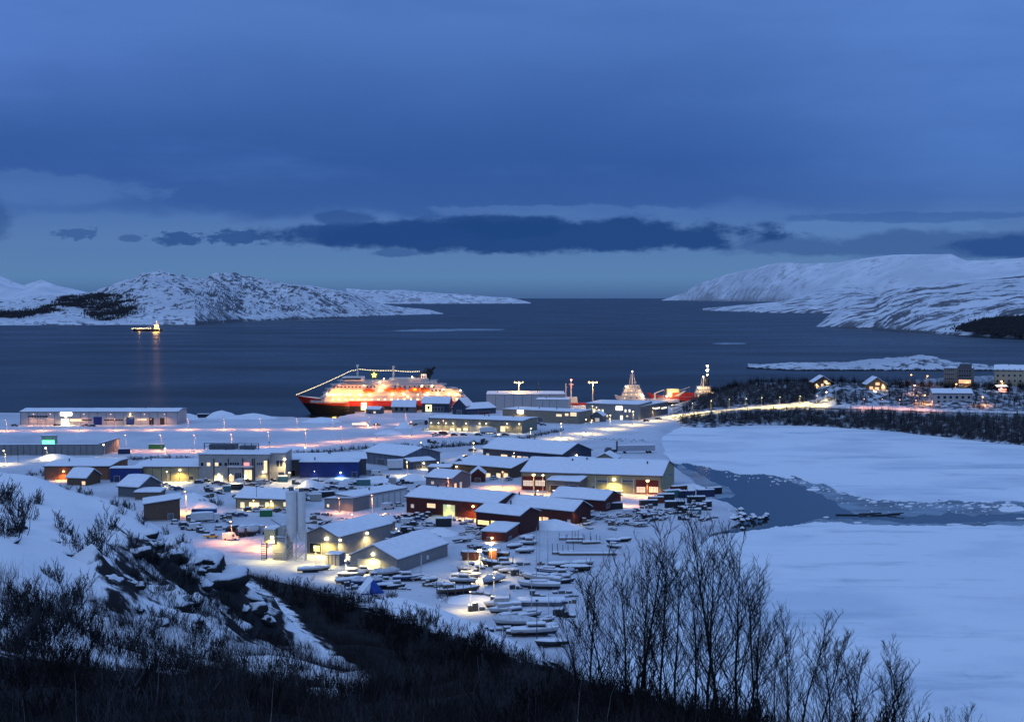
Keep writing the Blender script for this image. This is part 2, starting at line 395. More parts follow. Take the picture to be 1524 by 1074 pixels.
islet('island', [(1113, 547.6, 547), (1135, 548.5, 543), (1180, 550, 539), (1260, 551, 539), (1285, 551, 535), (1340, 551, 531), (1370, 551, 528), (1395, 551, 531), (1420, 551, 539), (1470, 551, 543), (1478, 550, 548)], m_isl, 160, 18, 2.2)
# dark rock skirt of the islet shows at the waterline
mb = MB()
for px in np.arange(1114, 1476, 2.2):
    a = G(px, 551.4 - max(0, (1180 - px)) * .055, 0)
    mb.ball((a.x, a.y + rng.uniform(-4, 3), .2), rng.uniform(1.2, 2.6), 0, 6, 3, .7)
struct(mb.build('shore_rock', mat('wet_rock', (.03, .035, .045), .8)))

# drift ice strips far out on the fjord
def ice_poly(name, pts, m, z=.12, th=.25, sub=6, amp=1.5, seed=0):
    P = []
    for k in range(len(pts)):
        a, b = pts[k], pts[(k + 1) % len(pts)]
        for j in range(sub):
            u = j / sub; x = a[0] + (b[0] - a[0]) * u; y = a[1] + (b[1] - a[1]) * u
            w = noise.fractal(Vector((x / 40. + seed, y / 14., seed)), .55, 2.1, 8) * amp * .95
            g = G(x, min(max(y + w, 445), 1400) if y < 1074 and x < 1524 else y, 0); P.append((g.x, g.y))
    mb = MB(); mb.slabxy(P, z - th, z); return struct(mb.build(name, m))
ice_poly('drift_ice', [(582, 491.5), (620, 490), (700, 489), (752, 490), (745, 491.5), (690, 492), (640, 493.5), (600, 493)], m_slush, .12, .2, 5, .6, 1)
ice_poly('drift_ice', [(1058, 511), (1080, 509.6), (1112, 510.4), (1108, 511.8), (1075, 512.4)], m_slush, .12, .2, 4, .4, 2)
# ------------------------------------------------ lagoon ice
UP = [(860, 640), (1000, 622), (1150, 624), (1300, 630), (1400, 640), (1524, 652), (1760, 668), (1760, 745), (1524, 748), (1440, 746), (1400, 747), (1300, 744), (1262, 736), (1225, 722), (1180, 709), (1120, 706), (1085, 702), (1045, 694), (1015, 689), (960, 690), (880, 670)]
ice_poly('upper_ice', UP, m_ice, .16, .3, 34, 3.4, 3)
LOW = [(780, 1000), (900, 850), (1040, 800), (1085, 794), (1130, 790), (1155, 785), (1215, 778), (1300, 782), (1400, 783), (1524, 781), (1760, 777), (2000, 1300), (1100, 1300), (780, 1250)]
ice_poly('lower_ice', LOW, m_ice, .16, .3, 34, 3.0, 5)
ice_poly('slush_ice', [(1150, 706), (1230, 716), (1300, 736), (1420, 742), (1560, 740), (1760, 740), (1760, 760), (1524, 765), (1420, 764), (1340, 768), (1270, 764), (1235, 744), (1195, 724)], m_slush, .08, .2, 30, 5, 7)
ice_poly('slush_ice', [(1010, 690), (1038, 703), (1062, 718), (1085, 726), (1095, 735), (1088, 742), (1050, 740), (1000, 720)], m_slush, .08, .2, 26, 3.0, 8)
ice_poly('slush_ice', [(1190, 778), (1215, 772), (1290, 774), (1380, 779), (1524, 775), (1760, 772), (1760, 790), (1524, 790), (1200, 790)], m_slush, .08, .2, 26, 3.0, 9)
ice_poly('lagoon_water', [(990, 684), (1100, 695), (1300, 730), (1760, 735), (1760, 800), (1150, 800), (1000, 820), (980, 760)], m_calm, .03, .02, 2, 0, 9)
def floe(px, py, w, h, k):
    pts = [(px + w * math.cos(a) * rng.uniform(.7, 1.1), py + h * math.sin(a) * rng.uniform(.7, 1.1)) for a in np.linspace(0, 2 * math.pi, 9)[:-1]]
    P = [(g.x, g.y) for g in (G(x, y, 0) for x, y in pts)]
    mb = MB(); mb.slabxy(P[::-1], -.1, .3); o = mb.build('ice_floe', m_snow)
    o['kind'] = 'structure'
for k, (px, py, w, h) in enumerate([(1352, 754, 7, 1.4), (1205, 714, 16, 2), (1175, 711, 10, 1.6), (1468, 755, 9, 1.5), (1505, 758, 26, 5), (1500, 752, 14, 2), (1445, 757, 5, 1), (1277, 778, 8, 1), (1420, 781, 12, 1.3), (1210, 729, 12, 2), (1520, 772, 9, 1), (1230, 770, 5, .9), (1385, 752, 4, .8), (1240, 722, 8, 1.4)]): floe(px, py, w, h, k)
rng2 = np.random.default_rng(3)
for k in range(46):
    px = rng2.uniform(1150, 1500); py = np.interp(px, [1150, 1230, 1300, 1500], [708, 722, 742, 748]) + rng2.uniform(-1, 9)
    floe(px, py, rng2.uniform(1.5, 8), rng2.uniform(.4, 1.3), k)
for k in range(90):
    px = rng2.uniform(1060, 1524); py = np.interp(px, [1060, 1120, 1180, 1230, 1300, 1524], [700, 708, 712, 726, 746, 752]) + abs(rng2.normal(0, 7)); floe(px, py, rng2.uniform(.8, 3.5), rng2.uniform(.25, .7), k)
# ------------------------------------------------ land heightfields
def in_poly(P, X, Y):
    P = np.asarray(P); ins = np.zeros(X.shape, bool); n = len(P)
    for i in range(n):
        x0, y0 = P[i]; x1, y1 = P[(i + 1) % n]
        c = ((y0 > Y) != (y1 > Y)) & (X < (x1 - x0) * (Y - y0) / ((y1 - y0) if y1 != y0 else 1e-9) + x0); ins ^= c
    return ins
def d_poly(P, X, Y):
    P = np.asarray(P); D = np.full(X.shape, 1e9); n = len(P)
    for i in range(n):
        a = P[i]; b = P[(i + 1) % n]; e = b - a
        t_ = np.clip(((X - a[0]) * e[0] + (Y - a[1]) * e[1]) / (e @ e + 1e-9), 0, 1)
        D = np.minimum(D, np.hypot(X - a[0] - t_ * e[0], Y - a[1] - t_ * e[1]))
    return D
def vnoise(X, Y, sc, seed, octv=4):
    out = np.zeros(X.shape); f = out.ravel(); xr, yr = X.ravel(), Y.ravel()
    for k in range(f.size): f[k] = noise.fractal(Vector((xr[k] / sc + seed, yr[k] / sc, seed)), .9, 2.1, octv)
    return f.reshape(X.shape)
def field(name, xs, ys, Z, m, keep=None):
    nx, ny = len(xs), len(ys); X, Y = np.meshgrid(xs, ys)
    V = np.stack([X.ravel(), Y.ravel(), Z.ravel()], 1)
    Fq = []
    for j in range(ny - 1):
        for i in range(nx - 1):
            if keep is None or keep[j, i] or keep[j+1, i] or keep[j, i+1] or keep[j+1, i+1]: Fq.append((j*nx + i, j*nx + i + 1, (j+1)*nx + i + 1, (j+1)*nx + i))
    return struct(mesh_np(name, V, Fq, m, True))
TOWN_PX = [(-200, 612), (0, 613), (150, 614), (270, 617), (330, 614), (380, 618), (440, 619), (490, 621), (530, 612), (545, 609.5), (720, 607), (770, 602), (1000, 602), (1012, 628), (985, 645), (990, 668), (1008, 690), (1028, 703), (1052, 722), (1068, 738), (1096, 744), (1106, 760), (1090, 775), (1060, 782), (1040, 800), (1005, 825), (960, 870), (920, 920), (880, 965), (860, 990), (500, 990), (0, 900), (-220, 800)]
TOWN = [tuple(G(px, py, 3)[:2]) for px, py in TOWN_PX]
xs = np.arange(-470, 330, 4.); ys = np.arange(290, 1090, 4.); X, Y = np.meshgrid(xs, ys)
ins = in_poly(TOWN, X, Y); d = d_poly(TOWN, X, Y); d = np.where(ins, d, -d) + vnoise(X, Y, 22., 3.3) * 2.2
st = np.clip((d + 5) / 10, 0, 1); st = st * st * (3 - 2 * st)
Z = -3 + 6 * st + (vnoise(X, Y, 14., 9.1) * .12 + vnoise(X, Y, 7., 2.2, 5) * .16) * st
# quay front is a straight wall: built apart
field('town_ground', xs, ys, Z, m_yard, Z > -2.9)

class RBF:
    def __init__(s, P, Zv, sc=100., lam=1e-3):
        s.P = np.asarray(P, float) / sc; s.sc = sc; n = len(P); K = s.k(s.P, s.P) + lam * np.eye(n)
        A = np.zeros((n + 3, n + 3)); A[:n, :n] = K; A[:n, n] = 1; A[:n, n+1:] = s.P; A[n, :n] = 1; A[n+1:, :n] = s.P.T
        s.w = np.linalg.solve(A, np.r_[np.asarray(Zv, float), 0, 0, 0])
    def k(s, A, B):
        r2 = ((A[:, None] - B[None]) ** 2).sum(-1); return np.where(r2 > 0, .5 * r2 * np.log(r2 + 1e-12), 0)
    def __call__(s, X, Y):
        Q = np.stack([np.ravel(X), np.ravel(Y)], 1) / s.sc; n = len(s.P)
        return (s.k(Q, s.P) @ s.w[:n] + s.w[n] + Q @ s.w[n+1:]).reshape(np.shape(X))
# headland with the birch wood and houses, right
HP = [(1000, 634, -.5), (1150, 634, -.5), (1300, 641, -.5), (1400, 652, -.5), (1524, 665, -.5), (1640, 678, -.5),
      (1000, 620, 3.2), (1100, 609, 5.5), (1190, 604, 8), (1300, 607, 9), (1400, 612, 9), (1524, 615, 10), (1640, 618, 10),
      (1050, 632, 1.5), (1150, 622, 4.5), (1300, 626, 5), (1400, 634, 5), (1524, 645, 5),
      (1225, 580, 19), (1305, 586, 17), (1415, 603, 12), (1510, 580, 20), (1425, 580, 20), (1140, 590, 13), (1060, 600, 7),
      (1110, 573, 17), (1225, 571, 21), (1320, 572, 20), (1070, 584, 9)]
pts = [G(*q) for q in HP]; hp = [(p.x, p.y) for p in pts]; hz = [p.z for p in pts]
for px, dist, z in [(990, 1000, 2), (975, 1060, -1), (1000, 1130, -3), (1060, 1180, -3), (1110, 1200, -3), (1225, 1210, -3), (1320, 1240, -3), (1450, 1300, -2), (1600, 1320, -2), (1425, 1120, 21), (1520, 1130, 21), (1640, 1130, 20)]:
    hp.append((dist * (px - 762) / F, dist)); hz.append(z)
HEAD = RBF(hp, hz)
xs = np.arange(95, 500, 4.); ys = np.arange(740, 1320, 4.); X, Y = np.meshgrid(xs, ys)
Z = HEAD(X, Y) + vnoise(X, Y, 18., 5.) * .5
pxg = 762 + F * X / Y
Z = np.where(pxg < 985, -3, Z); Z = np.maximum(Z, -3)
m_head, t, p = node_mat('headland_snow'); p.inputs['Roughness'].default_value = .8; p.inputs['Specular IOR Level'].default_value = .1
a = t_noise(t, .25, 7); q = t_mix(t, t_step(t, a, .40, .60), (.50, .55, .62), (.055, .06, .07)); t.links.new(q, p.inputs['Base Color'])
field('headland', xs, ys, Z, m_head, Z > -2.9)
# ------------------------------------------------ hillside below the viewpoint
HC = [(-90, 688, 215), (0, 701, 212), (100, 722, 210), (200, 758, 210), (255, 788, 213), (300, 822, 218), (330, 850, 222), (380, 872, 224), (420, 905, 225), (438, 940, 226),
      (-90, 760, 178), (0, 780, 172), (100, 800, 172), (190, 850, 176), (250, 880, 186), (310, 880, 200), (350, 920, 200),
      (0, 830, 140), (100, 880, 140), (200, 930, 150), (290, 945, 160), (-90, 850, 130),
      (0, 900, 112), (110, 940, 118), (220, 970, 128), (330, 960, 160), (400, 975, 165), (500, 1000, 170), (560, 1010, 175),
      (0, 990, 84), (150, 1010, 90), (300, 1020, 100), (420, 1030, 112), (560, 1040, 118), (0, 1080, 62), (200, 1082, 66), (400, 1084, 70), (600, 1084, 74), (760, 1082, 78), (950, 1084, 76), (1150, 1100, 74), (1350, 1135, 70), (1524, 1170, 66),
      (310, 838, 330), (380, 858, 326), (440, 872, 322), (500, 892, 318), (540, 885, 330), (600, 888, 322), (650, 903, 312), (700, 924, 302), (740, 945, 294), (785, 966, 286), (830, 990, 280),
      (480, 960, 235), (560, 970, 232), (640, 985, 228), (720, 1000, 225), (790, 1020, 215), (620, 925, 285), (520, 925, 280), (440, 900, 290), (700, 965, 262),
      (700, 1030, 160), (800, 1040, 160), (860, 1050, 150), (900, 1062, 120), (1050, 1080, 100)]
hp = []; hz = []
for px, py, dist in HC:
    v = AT(px, py, dist); hp.append((v.x, v.y)); hz.append(v.z)
for px, dist, z in [(-90, 262, 44), (0, 262, 42), (120, 258, 38), (220, 255, 32), (300, 262, 26), (-90, 330, 15), (0, 330, 13), (120, 335, 9), (200, 350, 4), (-90, 400, 2), (0, 400, 1), (150, 400, 0), (300, 372, 5), (380, 365, 5), (450, 360, 4), (520, 362, 3), (600, 352, 4), (680, 336, 5), (760, 316, 5), (850, 300, 0),
                    (300, 410, -1), (450, 410, -2), (600, 395, -2), (760, 360, -2), (880, 250, 1), (950, 200, 6), (1050, 180, 5), (1050, 230, -2), (1200, 170, 5), (1200, 220, -2), (1400, 150, 8), (1400, 200, -3), (1000, 140, 28), (1150, 125, 28), (1350, 110, 30), (1524, 105, 28), (1600, 150, 6), (900, 170, 22)]:
    hp.append((dist * (px - 762) / F, dist)); hz.append(z)
for x, y, z in [(-40, 10, 77), (0, 10, 78), (40, 10, 77), (0, -25, 81), (-70, 20, 74), (70, 20, 70), (-25, 25, 73), (25, 25, 72), (-25, 38, 69.5), (25, 38, 69), (95, 60, 60), (-130, 100, 66), (-150, 200, 64), (130, 100, 25), (150, 170, 0), (-190, 300, 30)]:
    hp.append((x, y)); hz.append(z)
HILL = RBF(hp, hz, lam=2e-3)
CRAG = [(240, 800), (300, 830), (330, 860), (420, 905), (430, 960), (340, 950), (250, 900), (150, 905), (120, 860), (170, 790)]
def hill_noise(X, Y): return vnoise(X, Y, 16., 2.7, 5) * 1.3 + vnoise(X, Y, 5., 6.1, 4) * .45
xs = np.arange(-215, 175, 1.9); ys = np.concatenate([np.arange(-30, 60, 4.), np.arange(60, 250, 1.6), np.arange(250, 430, 3.)]); X, Y = np.meshgrid(xs, ys)
Zh = HILL(X, Y)
PX, PY = to_px(X, np.maximum(Y, 5), Zh)
crag = in_poly(CRAG, PX, PY) & (Y > 150) & (Y < 235)
HN = hill_noise(X, Y); far = np.clip((330 - Y) / 80, .15, 1)
Zh = Zh + HN * far * np.where(crag, 2.2, 1.0)
# rock ledges in the crag
led = vnoise(X * .6 + Y * .5, Y * .9, 7., 4.4, 4); Zh = Zh + np.where(crag, np.clip(led * 4, -.2, 1.8), 0)
field_keep = Zh > -2.5
hill = field('hillside', xs, ys, np.maximum(Zh, -3), m_snow, field_keep)
# thicket floor (heath and twigs swallow the snow) is stored per vertex
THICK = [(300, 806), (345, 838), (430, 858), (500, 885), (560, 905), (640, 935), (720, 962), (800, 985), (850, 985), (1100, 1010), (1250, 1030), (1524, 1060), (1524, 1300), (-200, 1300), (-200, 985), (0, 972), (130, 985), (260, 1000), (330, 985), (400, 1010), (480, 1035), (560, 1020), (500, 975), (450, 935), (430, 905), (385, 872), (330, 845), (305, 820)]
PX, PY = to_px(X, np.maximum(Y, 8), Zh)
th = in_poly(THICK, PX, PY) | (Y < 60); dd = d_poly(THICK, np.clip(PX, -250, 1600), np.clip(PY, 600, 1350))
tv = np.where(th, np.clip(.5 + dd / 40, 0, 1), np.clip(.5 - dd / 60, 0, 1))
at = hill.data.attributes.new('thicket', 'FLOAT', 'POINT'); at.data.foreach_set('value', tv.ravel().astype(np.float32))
cv = np.clip(1 - d_poly(CRAG, PX, PY) / 25, 0, 1) * ((Y > 150) & (Y < 240)); cv = np.where(crag, 1, cv)
at = hill.data.attributes.new('crag', 'FLOAT', 'POINT'); at.data.foreach_set('value', cv.ravel().astype(np.float32))
m_hill, t, p = node_mat('hillside_snow_heath'); p.inputs['Roughness'].default_value = .85; p.inputs['Specular IOR Level'].default_value = .1
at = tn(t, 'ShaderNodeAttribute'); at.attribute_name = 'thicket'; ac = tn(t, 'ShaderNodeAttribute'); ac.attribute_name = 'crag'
n1 = t_noise(t, .16, 8, rough=.62); n2 = t_noise(t, .5, 7); n3 = t_noise(t, .05, 4)
g = tn(t, 'ShaderNodeNewGeometry'); sp = tn(t, 'ShaderNodeSeparateXYZ'); t.links.new(g.outputs['Normal'], sp.inputs[0])
steep = t_math(t, 'SUBTRACT', 1.0, sp.outputs[2])
v = t_math(t, 'ADD', t_math(t, 'ADD', n1, t_math(t, 'MULTIPLY', steep, .55)), t_math(t, 'MULTIPLY', ac.outputs['Fac'], .27))
q = t_mix(t, t_step(t, v, .80, .90), SNOW, (.022, .022, .026))
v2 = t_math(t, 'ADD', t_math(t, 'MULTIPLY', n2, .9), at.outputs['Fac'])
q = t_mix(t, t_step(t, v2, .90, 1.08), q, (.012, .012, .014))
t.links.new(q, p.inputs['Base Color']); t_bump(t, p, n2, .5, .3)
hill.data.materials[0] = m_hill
_hz = Zh; _hx = xs; _hy = ys
def hill_z(x, y):
    i = int(np.clip(np.searchsorted(_hx, x) - 1, 0, len(_hx) - 2)); j = int(np.clip(np.searchsorted(_hy, y) - 1, 0, len(_hy) - 2))
    u = (x - _hx[i]) / (_hx[i+1] - _hx[i]); w = (y - _hy[j]) / (_hy[j+1] - _hy[j])
    return float((_hz[j, i] * (1-u) + _hz[j, i+1] * u) * (1-w) + (_hz[j+1, i] * (1-u) + _hz[j+1, i+1] * u) * w)
# ================================================ BUILDINGS
def H(a): return srgb(*a)
M_ = dict(
 white=mat('white_cladding', (.42, .41, .41), .6, .06, .8), grey=mat('grey_cladding', (.20, .205, .21), .65, .1, .6), lgrey=mat('light_grey_cladding', (.30, .30, .295), .6, .08, .6),
 dgrey=mat('dark_grey_cladding', (.10, .105, .12), .6, .1, .8), cream=mat('cream_cladding', (.32, .28, .165), .65, .08, .6), red=mat('red_boards', (.11, .014, .012), .7, .15, 1.5),
 dred=mat('dark_red_boards', (.062, .010, .010), .7, .15, 1.5), dblue=mat('dark_blue_boards', (.028, .04, .075), .7, .12, 1.2), blue=mat('blue_cladding', (.006, .026, .16), .55, .08, 1),
 brown=mat('brown_boards', (.11, .07, .045), .75, .15, 1.5), tan=mat('tan_render', (.24, .20, .15), .8, .08, .8), ochre=mat('ochre_boards', (.34, .20, .07), .75, .12, 1.5),
 black=mat('black_opening', (.012, .013, .016), .7, .1, 1), steel=mat('galvanised_steel', (.42, .43, .44), .4, .1, 1.5, metal=.3), roof=mat('roof_sheet', (.06, .065, .075), .6, .1, 1),
 trim=mat('pale_trim', (.60, .60, .60), .6, .05, 1), glass=mat('dark_window_glass', (.02, .026, .04), .12, .1, 1, spec=.6), wood=mat('weathered_wood', (.13, .10, .075), .8, .2, 2),
 concrete=mat('concrete', (.30, .30, .29), .85, .1, .8), rail=mat('dark_rail', (.04, .042, .05), .6, .1, 2), rubber=mat('tyre_rubber', (.015, .015, .016), .8, .1, 3))
WARM = (1.0, .66, .26); WHITE = (1.0, .80, .46); ORANGE = (1.0, .42, .10); PINK = (1.0, .50, .30); COOL = (.85, .93, 1.0); GREEN = (.05, 1.0, .22)
L_ = {}
def lit(c, s, k=None):
    key = (tuple(c), s)
    if key not in L_: L_[key] = mat('lit_%s' % (k or 'glow_%d' % len(L_)), (.8, .75, .6), .5, .02, 1, emit=c, es=s)
    return L_[key]
W_WARM = lit((1.0, .62, .20), 1.15, 'warm_window'); W_YEL = lit((1.0, .70, .26), 1.0, 'yellow_window'); W_WHITE = lit((1.0, .88, .62), 1.2, 'white_window'); W_ORG = lit((1.0, .45, .10), 1.3, 'orange_window'); W_DIM = lit((.9, .62, .34), .35, 'dim_window')
def bulb(c): return lit(c, 16, None)

def gxy(p, z): return G(p[0], p[1], z) if len(p) == 2 else Vector(p)
class Bld:
    """a building whose front wall runs from A to B (metres left to right seen from the viewer), depth behind it"""
    def __init__(s, name, label, cat, A, B, depth, h, rise=0, roof='x', wall='grey', z=3.0, ov=.5, snow=.45, group=None, seams=0, eave=None, roofmat='roof', roof_on=True, gablemat=None):
        a = G(*A, z); b = G(*B, z); dx = b - a; s.w = dx.xy.length; s.ang = math.atan2(dx.y, dx.x)
        if isinstance(depth, tuple):
            c = G(*depth, z) - a; depth = abs(-math.sin(s.ang) * c.x + math.cos(s.ang) * c.y)
        s.d = depth; s.z = z; s.rise = rise; s.kind = roof
        if eave is not None:      # wall height from the eave's row above A
            r = ray(A[0], eave); h = CAMZ + r.z / r.y * a.y - z
        s.h = h
        mid = (a + b) / 2 + Vector((-math.sin(s.ang), math.cos(s.ang), 0)) * (depth / 2)
        s.o = thing(name, label, cat, (mid.x, mid.y, z), s.ang, group); s.c = mid
        w2, d2 = s.w / 2, s.d / 2
        per = [(-w2, -d2)] + ([(0, -d2)] if roof == 'y' else []) + [(w2, -d2)] + ([(w2, 0)] if roof == 'x' else []) + [(w2, d2)] + ([(0, d2)] if roof == 'y' else []) + [(-w2, d2)] + ([(-w2, 0)] if roof == 'x' else [])
        mb = MB(); n = len(per)
        for k in range(n):
            p, q = per[k], per[(k + 1) % n]
            mb.face([(p[0], p[1], -.6), (q[0], q[1], -.6), (q[0], q[1], s.rz(*q)), (p[0], p[1], s.rz(*p))], 0)
        if seams:
            for k in range(1, int(s.w / seams)):
                x = -w2 + k * seams; mb.box(x - .10, -d2 - .06, 0, x + .10, -d2 + .02, s.rz(x, -d2) - .1, 1)
            for k in range(1, int(s.d / seams)):
                y = -d2 + k * seams
                for sg in (-1, 1): mb.box(sg*w2 - .06, y - .10, 0, sg*w2 + .06, y + .10, s.rz(sg*w2, y) - .1, 1)
        if rng.random() < 2: mb.box(-w2 - .05, -d2 - .05, -.6, w2 + .05, -d2 + .04, .35, 2)
        s.wall = mb.build('wall', [M_[wall] if isinstance(wall, str) else wall, M_['rail'], M_['concrete']], s.o)
        if roof_on:
            def lin(n_, a_, b_): return [a_ + (b_ - a_) * k / n_ for k in range(n_ + 1)]
            xs_ = lin(max(2, 2 * int(min(30, s.w / 3))), -w2 - ov, w2 + ov); ys_ = lin(8, -d2 - ov, d2 + ov)
            mb = MB(); xs2 = [-w2 - ov, 0, w2 + ov]; ys2 = [-d2 - ov, 0, d2 + ov]
            mb.slab(xs2, ys2, lambda x, y: s.rz(x, y) + .22, lambda x, y: s.rz(x, y) + .02)
            s.roof = mb.build('roof', M_[roofmat], s.o)
            sd = rng.uniform(0, 90)
            def ft(x, y):
                e = min((w2 + ov - abs(x)) / 1.0, (d2 + ov - abs(y)) / 1.0)
                k = max(0.12, min(1, e + .35)) ** .5
                return s.rz(x, y) + .222 + snow * k * (.85 + .5 * noise.noise(Vector((x * .15 + sd, y * .22, sd))))
            mb = MB(); mb.slab([x * .997 for x in xs_], [y * .99 for y in ys_], ft, lambda x, y: s.rz(x, y) + .225)
            s.snow = mb.build('snow_cover', m_snow, s.roof, True)
            if s.w > 17 and label[:4] not in ('grey', 'blue') and 'wall' not in name:
                for q in range(1 + int(s.w > 34) + int(s.w > 50)):
                    x = rng.uniform(-w2 * .8, w2 * .8); y = rng.uniform(-d2 * .35, d2 * .2); zz = s.rz(x, y); hh_ = rng.uniform(.8, 1.5); mb = MB()
                    mb.tube((x, y, zz - .2), (x, y, zz + hh_ + .3), .28, .28, 8); mb.tube((x, y, zz + hh_ + .3), (x, y, zz + hh_ + .5), .45, .3, 8); mb.build('roof_vent', M_['rail'], s.roof)
            if s.kind == 'x' and s.h > 3.5:
                mb = MB(); mb.box(-w2 - ov, -d2 - ov - .12, s.rz(0, -d2 - ov) - .05, w2 + ov, -d2 - ov, s.rz(0, -d2 - ov) + .1)
                for x in (-w2 + .3, w2 - .4): mb.box(x, -d2 - .14, 0, x + .12, -d2 - .05, s.h - .1)
                mb.build('gutter', M_['rail'], s.roof)
    def rz(s, x, y):
        w2, d2 = s.w / 2, s.d / 2
        if s.kind == 'x': return s.h + s.rise * (1 - abs(y) / d2)
        if s.kind == 'y': return s.h + s.rise * (1 - abs(x) / w2)
        if s.kind == 'my': return s.h + s.rise * (y + d2) / (2 * d2)
        if s.kind == 'mx': return s.h + s.rise * (x + w2) / (2 * w2)
        return s.h
    def hit(s, px, py, face='F'):
        r = ray(px, py); c = Vector((0, 0, CAMZ)) - Vector((s.c.x, s.c.y, s.z)); ca, sa = math.cos(-s.ang), math.sin(-s.ang)
        rot = lambda v: Vector((v.x * ca - v.y * sa, v.x * sa + v.y * ca, v.z))
        c = rot(c); r = rot(r)
        t = (-s.d / 2 - c.y) / r.y if face == 'F' else ((s.w / 2 if face == 'R' else -s.w / 2) - c.x) / r.x
        return c + r * t
    def panel(s, x0, y0, x1, y1, m, name='window', face='F', dep=.08, bars=0, frame=True, label=None, mul=None, fm=None):
        p = s.hit((x0 + x1) / 2, y0, face); q = s.hit((x0 + x1) / 2, y1, face); l = s.hit(x0, (y0 + y1) / 2, face); r = s.hit(x1, (y0 + y1) / 2, face)
        z0, z1 = max(.02, min(p.z, q.z)), max(p.z, q.z)
        if z1 - z0 < .3: z1 = z0 + .3
        mb = MB(); w2, d2 = s.w / 2, s.d / 2
        def bx(u0, u1, za, zb, e0, e1, mi):
            if face == 'F': mb.box(u0, -d2 - e1, za, u1, -d2 - e0, zb, mi)
            elif face == 'R': mb.box(w2 + e0, u0, za, w2 + e1, u1, zb, mi)
            else: mb.box(-w2 - e1, u0, za, -w2 - e0, u1, zb, mi)
        u0, u1 = (l.x, r.x) if face == 'F' else (min(l.y, r.y), max(l.y, r.y))
        lim = (w2 if face == 'F' else d2) - .05; u0 = max(-lim, u0); u1 = min(lim, u1)
        if u1 - u0 < .2: return None
        bx(u0, u1, z0, z1, -.02, dep, 0)
        if frame:
            f = .09
            bx(u0 - f, u0, z0 - f, z1 + f, -.02, dep + .05, 1); bx(u1, u1 + f, z0 - f, z1 + f, -.02, dep + .05, 1); bx(u0, u1, z1, z1 + f, -.02, dep + .05, 1); bx(u0, u1, max(.01, z0 - f), z0, -.02, dep + .05, 1)
        if bars:
            for k in range(1, bars):
                u = u0 + (u1 - u0) * k / bars; bx(u - .06, u + .06, z0, z1, dep, dep + .05, 1)
        if mul: 
            for k in range(1, mul):
                zz = z0 + (z1 - z0) * k / mul; bx(u0, u1, zz - .04, zz + .04, dep, dep + .045, 1)
        o = mb.build(name, [m, fm or M_['trim']], s.o)
        if label: o['label'] = label
        return o
    def lamp(s, px, py, col=WHITE, e=1200, face='F', r=.36, out=1.2, label=None, dz=-.5):
        p = s.hit(px, py, face); mb = MB(); w2, d2 = s.w / 2, s.d / 2
        lim = .1
        if face == 'F':
            x = max(-w2 + lim, min(w2 - lim, p.x)); b = (x, -d2 - .45, p.z); mb.box(x - .06, -d2 - .45, p.z + .1, x + .06, -d2 + .01, p.z + .22, 1)
            lp = (x, -d2 - out, p.z + dz)
        else:
            sg = 1 if face == 'R' else -1; b = (sg * (w2 + .45), p.y, p.z); mb.box(min(sg*w2, sg*(w2+.45)), p.y - .06, p.z + .1, max(sg*w2, sg*(w2+.45)), p.y + .06, p.z + .22, 1); lp = (sg * (w2 + out), p.y, p.z + dz)
        mb.ball(b, r, 0, 8, 5, .8)
        o = mb.build('wall_lamp', [bulb(col), M_['rail']], s.o)
        light('lamp_light', lp, e * 1.5, col, o, .3, 160)
        return o
def plain(b, name, mb, mats): return mb.build(name, mats, b.o)
NEAR = {}
# ---- A. quay and far left ----
b = Bld('long_warehouse', 'long pinkish white warehouse with blue doors at the water edge, far left', 'warehouse', (30, 632), (265, 632), 24, 8.2, 1.2, 'x', 'white', seams=5.5)
for x0, x1, m in ((139, 152, 'blue'), (188, 200, 'blue'), (222, 229, 'black'), (238, 245, 'black')): b.panel(x0, 620 if m == 'blue' else 621.5, x1, 632, M_[m], 'door', dep=.15, label='blue roller door' if m == 'blue' else 'dark loading door')
b.panel(91, 623, 103, 632, W_WHITE, 'entrance', bars=3, mul=2, label='brightly lit glass entrance'); b.panel(90, 613.5, 107, 618, lit((1, .95, .85), 6, 'sign'), 'lit_sign', dep=.35, frame=False)
b.panel(105, 623, 121, 627, W_YEL, bars=4); b.panel(123, 623.5, 137, 626, M_['glass'], bars=4); b.panel(155, 623.5, 184, 626, M_['glass'], bars=7); b.panel(42, 618, 71, 621, M_['glass'], bars=7)
b.panel(204, 622.5, 218, 625.5, W_DIM, bars=4)
b.lamp(98, 620, WHITE, 2600, out=3); b.lamp(194, 616, WARM, 1300, out=2)
[b.lamp(x, 616, PINK, 1500, out=4.5, r=.12) for x in (50, 75, 125, 165, 215, 245)]
# quay-side grey wall
fen = Bld('grey_wall', 'long windowless grey panel wall beside the snowy road, far left', 'wall', (-40, 678), (150, 677), 1.2, 5.4, 0, 'flat', 'grey', seams=3.2, snow=.25, ov=.15)
fen2 = Bld('grey_wall', 'short grey panel wall running back from the long wall, next to the dark blue container', 'wall', (151, 677), (178, 671), 1.2, 6.0, .9, 'mx', 'grey', seams=2.6, snow=.2, ov=.15)
cab = Bld('green_hut', 'small hut glowing bright green behind the long grey wall', 'hut', (62, 664), (82, 664), 4, 5.6, 0, 'flat', 'lgrey', snow=.3)
cab.panel(63, 655, 81, 662, lit(GREEN, 3.5, 'green_sign'), 'lit_sign', dep=.2, frame=False); cab.lamp(72, 657, GREEN, 2200, out=3)
